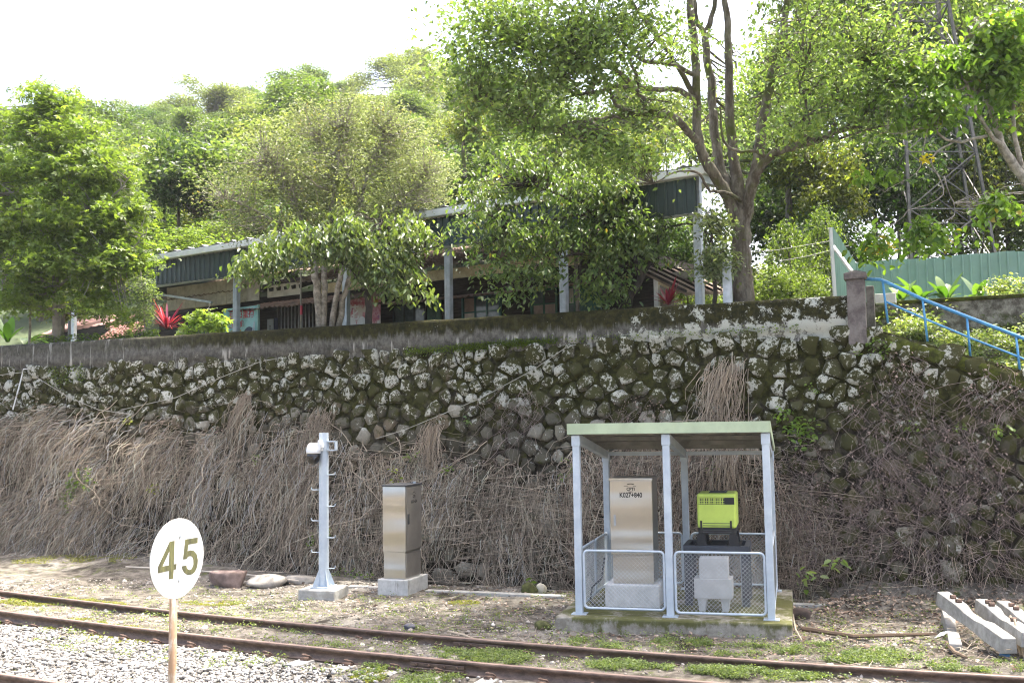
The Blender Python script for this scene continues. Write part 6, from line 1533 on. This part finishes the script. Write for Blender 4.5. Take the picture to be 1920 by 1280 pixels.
bl = [(1000, 315, 115, 50, y, 1.0), (920, 365, 70, 55, y, .9), (1100, 345, 120, 55, y, 1.0), (950, 425, 105, 45, y - .3, .9), (1075, 435, 110, 45, y - .2, .9), (1170, 420, 90, 45, y, .8), (1265, 440, 45, 22, y, .5), (915, 485, 45, 32, y - .4, .5), (1010, 505, 75, 32, y - .4, .6), (1120, 505, 75, 36, y - .3, .6), (1180, 465, 70, 32, y - .2, .6), (1335, 470, 36, 40, y + .4, .5), (940, 545, 50, 16, y - .5, .35), (1130, 550, 55, 26, y - .4, .4), (1150, 345, 40, 26, y, .5), (860, 400, 34, 30, y, .5), (1010, 270, 70, 20, y + .3, .6), (1250, 465, 50, 25, y - .1, .5)]
C, Rr = world_blobs(bl)
o, sp = crown(ln, C, Rr, 10800, 10, .115, (.06, .11, .035), (.16, .22, .08), mat=LEAF_GLOSS, shape='oval', width=.46, droop=.8, sr=.14, flat=.4, vary=.22, hang=.6, tilt=.45, yellow=.004)
twigs(b, skel, sp, .8, .010, 1.6); b.build('trunk', BARK_DARK, ln, smooth=True)
b = MB(); p = PY(1078, 430, 19.6); b.tube([(p[0] + .03, p[1], TZ), p], .035, 8); tag(b.build('wooden_stake', simple('old_stake', (.16, .14, .11), .9, var=.3)), 'thin grey wooden stake standing before the glazed green door', 'stake')
b = MB(); p = PB(564, 510, 20.6); b.tube([(p[0], p[1], TZ), p], .022, 8); tag(b.build('banner_pole', simple('dull_pole', (.22, .2, .16), .8)), 'thin dull pole with a red band in front of the folding gate', 'pole')
b = MB(); p = PB(565, 590, 20.55); b.tube([p, p + (0, 0, .22)], .032, 8); tag(b.build('pole_band', REDT), 'small red and white band wrapped round the thin pole', 'band')

# ---------------------------------------------------------------- yellow-flecked tree at the right edge
yl = thing('broadleaf_tree', PY(1985, 560, 17.5), 'open tree with big light green leaves and yellow tips at the right edge', 'tree')
y = 17.2
paths = [[(1990, 600, y, .13), (1960, 420, y, .12), (1925, 345, y, .11), (1885, 285, y, .10), (1868, 240, y, .07), (1850, 190, y, .05), (1810, 150, y - .1, .035), (1770, 120, y - .2, .02)], [(1885, 285, y, .06), (1850, 240, y - .2, .045), (1815, 170, y - .3, .03), (1800, 110, y - .3, .02), (1820, 40, y - .3, .015)], [(1925, 345, y, .07), (1905, 270, y, .05), (1900, 190, y, .04), (1915, 90, y, .025), (1900, 10, y, .015)], [(1850, 255, y - .2, .04), (1790, 265, y - .4, .03), (1740, 240, y - .6, .02), (1690, 250, y - .7, .012), (1650, 250, y - .8, .006)],
         [(1790, 265, y - .4, .02), (1745, 300, y - .5, .018), (1770, 360, y - .6, .014), (1700, 400, y - .7, .01), (1650, 440, y - .7, .006)], [(1770, 330, y - .6, .015), (1790, 400, y - .6, .011), (1745, 425, y - .7, .007)], [(1740, 240, y - .6, .015), (1720, 320, y - .6, .01), (1660, 360, y - .6, .006)]]
b = MB(); skel = limbs(b, paths)
bl = [(1855, 60, 80, 45, y - .2, .7), (1800, 110, 60, 35, y - .3, .6), (1880, 150, 50, 40, y, .6), (1740, 190, 60, 26, y - .5, .5), (1665, 185, 34, 26, y - .7, .4), (1720, 205, 70, 20, y - .6, .4), (1830, 190, 50, 26, y - .3, .5), (1860, 215, 50, 20, y - .3, .4), (1645, 440, 26, 36, y - .7, .2), (1740, 425, 42, 22, y - .7, .25), (1815, 410, 42, 22, y - .6, .3), (1865, 375, 36, 22, y - .4, .3), (1640, 320, 40, 16, y - .7, .3), (1905, 60, 40, 60, y, .5), (1560, 300, 24, 16, y - .9, .2), (1700, 120, 60, 22, y - .5, .5), (1860, 110, 70, 24, y - .2, .5)]
C, Rr = world_blobs(bl)
o, sp = crown(yl, C, Rr, 7600, 12, .14, (.07, .14, .02), (.17, .27, .05), shape='oval', width=.58, droop=.7, sr=.14, flat=.4, vary=.2, hang=.6, tilt=.45, yellow=.010)
for (px, py) in ((1648, 470), (1740, 445), (1865, 400), (1600, 265)):
    pass
twigs(b, skel, sp, .8, .009, 1.5); b.build('branches', BARK_PALE, yl, smooth=True)
C, Rr = world_blobs([(1640, 468, 12, 14, y - .7, .12), (1660, 458, 10, 8, y - .7, .1), (1742, 450, 10, 12, y - .7, .1), (1712, 258, 12, 10, y - .6, .1), (1740, 292, 8, 8, y - .6, .08)])
crown(yl, C, Rr, 260, 10, .07, (.46, .36, .02), (.56, .47, .05), sr=.06, width=.7, name='yellow_blossom')

# ---------------------------------------------------------------- generic trees behind
protos = {}
def proto_mesh(key, n, per, size, ca, cb, sr, blobs, shape='fold', droop=.3, vary=.28, flat=.45, width=.55):
    C = np.array([q[:3] for q in blobs], float); Rr = np.array([q[3:6] for q in blobs], float)
    o, sp = crown(None, C, Rr, n, per, size, ca, cb, shape=shape, sr=sr, droop=droop, vary=vary, flat=flat, width=width, shell=2.8); me = o.data; bpy.data.objects.remove(o)
    b = MB(); zmin = min(q[2] - q[5] for q in blobs); b.tube([(0, 0, 0), (.02, .0, .25), (.0, .02, .55)], [.035, .026, .012], 7, False)
    sk = np.array([(0, 0, z, .02) for z in np.linspace(.15, .6, 6)]); twigs(b, sk, sp, min(1, 40 / len(sp)), .008, 2.0); t = b.build('trunk', BARK, None, smooth=True); tm = t.data; bpy.data.objects.remove(t); protos[key] = (me, tm)
def rblobs(seed, k=7, r=.22, h0=.42, h1=.86, w=.26):
    r_ = np.random.default_rng(seed); return [(r_.normal(0, w * .62), r_.normal(0, w * .62), r_.uniform(h0, h1), r * r_.uniform(.7, 1.2), r * r_.uniform(.7, 1.2), r * r_.uniform(.55, .9)) for _ in range(k)]
proto_mesh('round', 8000, 14, .034, (.045, .08, .022), (.10, .145, .045), .050, rblobs(1, 9))
proto_mesh('dark', 8500, 14, .034, (.022, .05, .016), (.06, .10, .03), .050, rblobs(2, 9, .24))
proto_mesh('pale', 7000, 12, .032, (.085, .12, .045), (.17, .20, .085), .048, rblobs(3, 9, .22))
proto_mesh('feather', 7000, 20, .030, (.06, .10, .04), (.12, .165, .06), .060, rblobs(4, 11, .17, .35, .95, .22), flat=.3)
proto_mesh('olive', 8000, 14, .034, (.075, .10, .02), (.15, .17, .04), .050, rblobs(5, 8, .24))
proto_mesh('bush', 7000, 14, .045, (.055, .095, .02), (.14, .19, .05), .060, [(0, 0, .35, .42, .42, .3), (.3, .1, .25, .3, .3, .22), (-.3, 0, .28, .32, .3, .24), (.05, -.25, .22, .35, .25, .2), (0, .1, .6, .28, .28, .22)])
proto_mesh('darkbush', 7000, 14, .045, (.018, .04, .012), (.055, .09, .025), .060, [(0, 0, .35, .42, .42, .3), (.3, .1, .25, .3, .3, .22), (-.3, 0, .28, .32, .3, .24), (.05, -.25, .22, .35, .25, .2), (0, .1, .6, .28, .28, .22)])
def place(key, p, h, w, name, label, cat, group=None, rz=None):
    me, tm = protos[key]; t = thing(name, p, label, cat, group); t.rotation_euler = (0, 0, rng.uniform(0, 6.28) if rz is None else rz); t.scale = (w, w, h)
    for nm, m in (('crown', me), ('trunk', tm)): link_mesh(nm, m, LEAF if not m.materials else [], t)
    return t
for me, tm in protos.values():
    pass
KIND = {'round': 'mid green rounded tree on the wooded hillside', 'dark': 'dark green dense tree on the wooded hillside', 'pale': 'pale grey green tree on the wooded hillside', 'feather': 'light feathery tree on the wooded hillside', 'olive': 'yellowish olive tree on the wooded hillside'}
cnt = 0
pos = []
for Yb, step in ((34, 2.7), (39, 2.8), (45, 3.0), (52, 3.3), (60, 3.6), (69, 4.0), (79, 4.4), (90, 4.9), (102, 5.4), (112, 5.6), (121, 5.4), (128, 6.5)):
    x0 = -Yb * .52 if Yb > 50 else -Yb * .50; x1 = Yb * .46
    for X in np.arange(x0, x1, step):
        X = X + rng.normal(0, step * .25); Y = Yb + rng.normal(0, 1.2); px = 960 + F * X / Y
        if (px > 1500 and Y > 60) or (px < -60) or (px > 1250 and Y > 100): continue
        pos.append((X, Y))
for (X, Y) in pos:
    Z = float(hill_z(np.array([X]), np.array([Y]))[0]); h = rng.uniform(3.4, 6.2) * (1 + Y / 320); w = h * rng.uniform(.95, 1.35)
    if Y > 100: h *= .85; w *= .9
    key = rng.choice(['round', 'dark', 'pale', 'feather', 'olive'], p=[.28, .16, .22, .2, .14]) if Y < 75 else rng.choice(['round', 'dark', 'pale', 'feather', 'olive'], p=[.24, .1, .32, .26, .08])  # paler kinds favoured far off: haze put into the tree colours
    place(key, (X, Y, Z - .3), h, w, 'hillside_tree', KIND[key], 'tree', 'trees on the wooded hillside')
def at_px(key, px, py_c, Y, hpx, wpx_, name, label, cat, group=None):
    """tree whose crown centre shows at (px, py_c), crown about wpx wide and hpx tall"""
    c = PY(px, py_c, Y); h = hpx * Y / F / .62; w = wpx_ * Y / F / .80; base = c[2] - h * .64
    return place(key, (c[0], c[1], base), h, w, name, label, cat, group)
at_px('dark', 338, 345, 36, 190, 130, 'dark_tree', 'dense deep green tree between the maple and the pale tree', 'tree')
at_px('dark', 905, 275, 40, 150, 110, 'conifer_tree', 'dark blue green tree rising left of the camphor branches', 'tree')
at_px('dark', 520, 215, 80, 70, 90, 'vine_clad_tree', 'dark vine clad tree on the skyline above the pale tree', 'tree')
at_px('dark', 940, 320, 36, 120, 90, 'dark_tree', 'second dark blue green tree lower down beside the conifer', 'tree')
at_px('olive', 870, 215, 34, 120, 110, 'roadside_tree', 'yellow green tree just left of the camphor crown', 'tree')
at_px('pale', 1050, 330, 30, 160, 190, 'sunlit_tree', 'pale sunlit tree behind the canopy roof', 'tree'); at_px('olive', 1190, 300, 29, 140, 170, 'sunlit_tree', 'yellow green sunlit tree behind the right end of the canopy roof', 'tree')
at_px('bush', 330, 440, 29, 60, 150, 'sunlit_bush', 'sunlit bush above the left end of the canopy roof', 'bush'); at_px('bush', 420, 430, 31, 60, 150, 'sunlit_bush', 'pale bush behind the canopy gutter', 'bush')
# right hand wood
W_ = [('round', 1470, 230, 27, 300, 220, 'tall mid green tree directly right of the camphor stems'), ('olive', 1560, 330, 26, 220, 200, 'yellowish tree above the fence corner'), ('dark', 1640, 360, 27.5, 260, 220, 'dark shaded tree left of the lattice tower'), ('round', 1720, 120, 31, 330, 260, 'tall tree behind the top of the lattice tower'), ('dark', 1790, 330, 29, 300, 230, 'deep green tree seen through the lattice tower'), ('olive', 1880, 330, 28, 280, 220, 'olive tree right of the lattice tower'), ('round', 1900, 120, 30, 300, 260, 'tall tree at the top right corner'), ('feather', 1600, 120, 30, 280, 240, 'feathery tree in the gap above the fence'), ('dark', 1550, 470, 25, 170, 170, 'dark tree low behind the fence end panel'), ('darkbush', 1650, 480, 26, 140, 200, 'dark bush right behind the green fence'), ('darkbush', 1780, 460, 27, 140, 240, 'dark bush at the foot of the lattice tower'), ('round', 1960, 430, 27, 200, 200, 'leafy tree at the right edge behind the fence'), ('pale', 1380, 300, 33, 260, 190, 'pale tree seen between the camphor stems'), ('dark', 1440, 420, 30, 220, 200, 'dark tree filling the space right of the camphor trunk'), ('dark', 1270, 480, 27, 130, 130, 'dark tree behind the right end of the house'), ('round', 1650, 40, 34, 240, 240, 'tall tree between the camphor crown and the tower'), ('dark', 1850, 230, 33, 280, 240, 'shaded tree behind the tower at mid height'), ('olive', 2010, 250, 28, 300, 200, 'olive tree cut by the right edge'),
 ('round', 1500, 110, 36, 330, 250, 'tall tree behind the right half of the camphor crown'), ('pale', 1590, 60, 38, 340, 240, 'pale tall tree at the top edge left of the tower'), ('dark', 1700, 230, 35, 300, 250, 'dark tree right behind the upper lattice'), ('feather', 1780, 60, 37, 320, 250, 'feathery tall tree behind the tower top'), ('round', 1860, 40, 38, 320, 250, 'rounded tall tree at the top edge right of the tower'), ('olive', 1420, 210, 38, 240, 200, 'yellowish tree far behind the camphor stems'),
 ('pale', 1290, 250, 40, 200, 190, 'pale tree seen left of the camphor stems'), ('round', 1150, 235, 42, 190, 200, 'rounded tree behind the long low camphor branch')]
for key, px, py, Y, hp, wp_, lab in W_: at_px(key, px, py, Y, hp, wp_, 'woodland_tree' if 'bush' not in key else 'woodland_bush', lab, 'tree' if 'bush' not in key else 'bush')
# sunlit bushes below the camphor
for px, py, Y, hp, wp_, lab in ((1480, 450, 22, 150, 110, 'bright bush right of the camphor trunk'), (1445, 520, 20.5, 90, 100, 'low bright bush at the foot of the camphor trunk'), (1530, 420, 23, 130, 90, 'bright bush left of the fence end panel'), (1510, 530, 20.5, 80, 90, 'bright bush just left of the white fence brace'), (1290, 545, 21, 70, 80, 'bright low bush right of the porch'), (1330, 530, 22, 70, 70, 'bright low bush left of the short steel post')):
    at_px('bush', px, py, Y, hp, wp_, 'bright_bush', lab, 'bush')
# small whitish sapling in front of the camphor trunk
s2 = thing('sapling', PY(1340, 575, 18.0), 'small sapling with whitish leaves left of the camphor trunk', 'sapling')
b = MB(); skel = limbs(b, [[(1340, 590, 18, .06), (1338, 520, 18, .05), (1334, 450, 18, .035), (1328, 400, 18, .015)]]); C, Rr = world_blobs([(1340, 430, 38, 40, 17.8, .4), (1345, 490, 40, 36, 17.8, .4), (1325, 390, 30, 26, 17.8, .3)]); o, sp = crown(s2, C, Rr, 1700, 10, .085, (.07, .10, .05), (.17, .20, .12), mat=LEAF_GLOSS, shape='oval', sr=.10, droop=.6); twigs(b, skel, sp, 1, .007); b.build('trunk', BARK_DARK, s2)
# ---------------------------------------------------------------- broad bladed plants
def blades(px, py, Y, items, ca, cb, name, label, cat, z0=None, seg=6):
    """arching strap leaves: items = (angle, length m, width m, lift)"""
    o3 = PY(px, py, Y); t = thing(name, o3, label, cat)
    for (an, L, w, lift, arch) in items:
        d = np.array([math.cos(an), math.sin(an) * .8, 0]); s = np.array([-d[1], d[0], 0]); s /= np.linalg.norm(s); V = []
        for i in range(seg + 1):
            q = i / seg; wi = w * math.sin(math.pi * min(1, .08 + q * .94)) ** .7; c = o3 + d * L * q * (1 - .15 * lift) + np.array([0, 0, L * (lift * q - arch * q * q)])
            V += [c - s * wi / 2 + (0, 0, .12 * wi), c, c + s * wi / 2 + (0, 0, .12 * wi)]
        Fq = [(3 * i + k, 3 * i + 3 + k, 3 * i + 4 + k, 3 * i + 1 + k) for i in range(seg) for k in (0, 1)]
        cc = np.array(ca) + (np.array(cb) - np.array(ca)) * rng.random(); np_obj('leaf', V, [np.array(Fq)], LEAF_GLOSS, t, col=np.tile(cc, (len(V), 1)), smooth=True)
def fan(n, L, w, lift=(.5, 1.2), arch=(.2, .7), a0=0, a1=6.28): return [(a0 + (a1 - a0) * (i + rng.random()) / n, L * rng.uniform(.7, 1.15), w * rng.uniform(.8, 1.2), rng.uniform(*lift), rng.uniform(*arch)) for i in range(n)]
blades(313, 617, 23.3, fan(38, .52, .055, (.35, 1.7), (.1, .55)), (.13, .005, .035), (.28, .03, .09), 'cordyline', 'crimson spiky leaved plant at the left end of the house', 'plant')
blades(1253, 572, 18.7, fan(16, .36, .06, (.3, 1.6), (.1, .5)), (.13, .005, .03), (.26, .03, .07), 'cordyline', 'small crimson plant beside the porch post', 'plant')
blades(14, 642, 25.2, fan(5, .72, .20, (1.0, 1.5), (.2, .5)), (.05, .12, .02), (.12, .24, .04), 'banana_plant', 'young banana plant with upright leaves at the left edge', 'plant'); blades(48, 648, 25.2, fan(4, .85, .22, (.5, .9), (.4, .7), -.3, 2.0), (.06, .12, .03), (.12, .20, .06), 'banana_plant', 'banana plant with a drooping torn leaf left of the maple trunk', 'plant')
zc = PV(1750, 560, 21.3)
for px, n, L, lab in ((1725, 5, .62, 'broad leaved canna clump nearest the gate pillar on the low wall'), (1775, 5, .60, 'second broad leaved clump on the low wall, in the middle'), (1835, 5, .58, 'broad leaved clump on the low wall nearest the pale bush'), (1690, 4, .45, 'small broad leaved clump above the white planter')):
    blades(px, 566, 19.7 if px > 1700 else 19.2, fan(n + 3, L * .9, .20, (.5, 1.6), (.3, .7)), (.04, .10, .015), (.11, .19, .04), 'canna_plant', lab, 'plant')
# bright sapling with pale leaves before the teal banner
s3 = thing('papaya_sapling', PY(385, 628, 22.8), 'bright yellow green sapling left of the teal banner', 'sapling')
b = MB(); skel = limbs(b, [[(388, 640, 22.8, .025), (390, 600, 22.8, .02), (392, 570, 22.8, .012)], [(370, 640, 22.8, .02), (372, 600, 22.8, .015), (365, 595, 22.8, .008)]]); C, Rr = world_blobs([(398, 580, 22, 16, 22.8, .25), (370, 596, 20, 12, 22.8, .2), (412, 592, 12, 14, 22.8, .2), (350, 618, 10, 6, 22.8, .12), (392, 612, 22, 8, 22.8, .2)]); o, sp = crown(s3, C, Rr, 330, 6, .17, (.13, .21, .035), (.26, .33, .09), shape='star', droop=.5, sr=.10); twigs(b, skel, sp, 1, .006); b.build('stem', BARK_PALE, s3)
# pale leaved shrubs in the stair bank
for px, py, Y, rx, ry, n, lab in ((1700, 610, 17.6, 55, 26, 1500, 'leafy shrub behind the handrail nearest the gate pillar'), (1770, 645, 17.2, 60, 32, 1900, 'whitish leaved shrub under the middle of the handrail'), (1850, 655, 16.9, 60, 42, 2300, 'whitish leaved shrub under the right part of the handrail'), (1895, 690, 16.5, 40, 26, 1000, 'low pale shrub at the foot of the handrail'), (1690, 585, 18.4, 40, 22, 800, 'ferny shrub around the white planter'), (1890, 540, 19.2, 42, 28, 1100, 'silvery shrub in front of the green fence at the right edge'), (1870, 610, 18.0, 60, 26, 1500, 'trailing shrub hanging over the old low wall'), (1940, 640, 17.0, 50, 60, 1500, 'pale shrub cut by the right frame edge'), (1750, 585, 18.3, 45, 20, 900, 'trailing shrub over the left part of the old low wall'), (1815, 575, 18.5, 40, 16, 700, 'small shrub on the low wall under the canna leaves')):
    t = thing('stair_shrub', PY(px, py + ry, Y), lab, 'shrub'); C, Rr = world_blobs([(px, py, rx, ry, Y, .5), (px - rx * .4, py + ry * .5, rx * .6, ry * .6, Y - .2, .4), (px + rx * .4, py - ry * .1, rx * .5, ry * .7, Y + .1, .4)]); o, sp = crown(t, C, Rr, n, 8, .075, (.08, .13, .035), (.28, .32, .16), mat=LEAF_GLOSS, shape='oval', width=.55, sr=.09, droop=.3, vary=.35)
    b = MB(); o3 = origin(t); twigs(b, np.array([(*o3, .03), (*(o3 + (.1, 0, .1)), .02)]), sp, .3, .008, 2.5); b.build('stems', BARK_PALE, t)
# small green plants on the wall
def wall_plant(px, py, rx, ry, n, size, label, ca=(.09, .16, .025), cb=(.22, .32, .07), off=.12, shape='oval', yellow=0):
    t = thing('wall_plant', PW(px, py + ry), label, 'plant'); m = max(1, n // 4); a = rng.uniform(0, 6.28, m); r = np.sqrt(rng.random(m)); P = np.array([PW(px + rx * x * math.cos(q), py + ry * x * math.sin(q), -off) for x, q in zip(r, a)]); b = MB()
    o3 = PW(px, py + ry * .8, -.02); twigs(b, np.array([(*o3, .01), (*(o3 + (0, 0, .05)), .01)]), P, .5, .004, 2, 3); b.build('stems', BARK_PALE, t)
    P = np.repeat(P, 4, 0) + rng.normal(0, size * .5, (m * 4, 3)); leaves('foliage', P, size * rng.uniform(.7, 1.2, m * 4), tone(m * 4, ca, cb, .15), LEAF, t, .3, shape, .62)
big = mass_bulge
wall_plant(150, 900, 26, 22, 130, .07, 'bright green leafy patch among the dead creepers at the left', off=.5); wall_plant(127, 930, 9, 26, 60, .07, 'narrow green patch just below the bright leafy patch', off=.5); wall_plant(285, 905, 10, 22, 24, .08, 'few yellow green leaves in the creepers above the speed sign', (.2, .26, .03), (.38, .4, .08), .4)
wall_plant(1500, 810, 34, 28, 90, .10, 'bright leafy sprig right of the shelter roof corner', off=.15); wall_plant(1470, 775, 14, 24, 30, .09, 'upper sprig above the shelter roof corner', off=.15); wall_plant(1520, 725, 20, 14, 26, .05, 'tiny green sprig on the stones right of the dead grass fountain', off=.1); wall_plant(1640, 655, 36, 20, 90, .06, 'green weed patch near the top below the gate pillar', off=.06)
wall_plant(1708, 802, 9, 6, 12, .08, 'small bright sprig on the stones at the right', off=.1); wall_plant(1885, 810, 24, 14, 30, .09, 'yellow green leaves near the right edge of the wall', off=.12); wall_plant(880, 785, 12, 8, 18, .08, 'small grey green sprig under the slanting cable', (.09, .16, .07), (.2, .28, .15), .1); wall_plant(775, 855, 12, 10, 20, .06, 'pale sprig above the lone steel cabinet', off=.2); wall_plant(835, 880, 12, 12, 24, .06, 'bright sprig right of the dead grass clump above the cabinet', off=.2)
wall_plant(740, 890, 12, 22, 22, .07, 'yellowish leaves directly above the lone steel cabinet', (.18, .24, .04), (.36, .38, .1), .2); wall_plant(1060, 880, 10, 26, 26, .07, 'yellow green shoot left of the shelter posts', off=.15); wall_plant(660, 1078, 40, 10, 60, .06, 'low green weeds at the foot of the wall behind the camera pole', off=.3); wall_plant(1510, 1085, 14, 14, 14, .15, 'pale heart shaped leaves low on the wall right of the shelter', (.14, .22, .07), (.32, .4, .18), .5); wall_plant(1565, 1055, 12, 16, 12, .14, 'pair of big pale leaves above the leaf litter', (.14, .22, .07), (.32, .4, .18), .4); wall_plant(1010, 1095, 8, 8, 6, .14, 'single broad leaf shoot at the ditch', off=.4)
wall_plant(1330, 880, 12, 10, 12, .08, 'tiny sprig above the lime generator', off=.15); wall_plant(1800, 800, 16, 10, 20, .05, 'tiny sprig in the middle of the right stones', off=.1); wall_plant(245, 790, 14, 8, 12, .06, 'few pale leaves at the top of the left creeper mass', (.2, .25, .05), (.4, .42, .12), .5); wall_plant(600, 1010, 30, 20, 40, .05, 'sparse green leaves behind the middle of the camera pole', off=.3); wall_plant(480, 860, 14, 8, 12, .06, 'small leaves in the creepers left of the security camera', off=.35)
# tall grass tuft behind the porch
t = thing('grass_tuft', PY(1245, 540, 21.5), 'tall arching green grass tuft behind the porch roof', 'grass')
b = MB()
for k in range(90):
    a = rng.uniform(0, 6.28); L = rng.uniform(.5, 1.1); o3 = PY(1245 + rng.normal(0, 22), 545, 21.6); d = np.array([math.cos(a), math.sin(a), 0]); P = [o3 + d * L * .45 * q ** 1.5 + (0, 0, L * (1.1 * q - .45 * q * q)) for q in np.linspace(0, 1, 5)]; b.col = tuple(tone(1, (.07, .13, .03), (.18, .26, .08))[0]); b.tube(P, [.008, .009, .007, .004, .001], 3, False)
b.build('blades', LEAF, t, usecol=True)
# low weeds along the top of the parapet's back edge at the left
px = rng.uniform(60, 300, 700); P = np.array([PV(x, np.interp(x, [0, 640], [650, 612]) - rng.uniform(-4, 14), 19.6) for x in px])
tag(leaves('terrace_weeds', P, rng.uniform(.05, .12, len(P)), tone(len(P), (.05, .10, .02), (.15, .22, .05)), LEAF, width=.5, rise=.6), 'low weeds growing along the back of the parapet at the left', kind='stuff')
# thin wires on the right
b = MB()
for (x0, y0, x1, y1) in ((1395, 475, 1555, 452), (1460, 490, 1600, 458), (1160, 500, 1400, 488)):
    p, q = PY(x0, y0, 20), PY(x1, y1, 20.5); b = MB(); b.tube([p, p * .6 + q * .4 - (0, 0, .03), q], .006, 4); tag(b.build('wire', simple('thin_wire', (.05, .05, .045), .6, bump=0)), {1395: 'thin wire running from the camphor trunk to the fence end', 1460: 'second thin wire just below it towards the fence brace', 1160: 'thin wire crossing behind the porch roof'}[x0], 'wire')
# ================================================================== pale air over the far hillside
g = NG('haze_air'); g.N.remove(g.bsdf)
_v = g.N.new('ShaderNodeVolumePrincipled'); _v.inputs['Color'].default_value = (.93, .96, 1, 1); _v.inputs['Density'].default_value = .0003; _v.inputs['Anisotropy'].default_value = .3
g.L.new(_v.outputs[0], g.out.inputs['Volume'])
b = MB(); b.box((-430, -330, -3.0), (430, 330, 78)); tag(b.build('haze', g.m), 'thin pale haze in the air', kind='stuff')
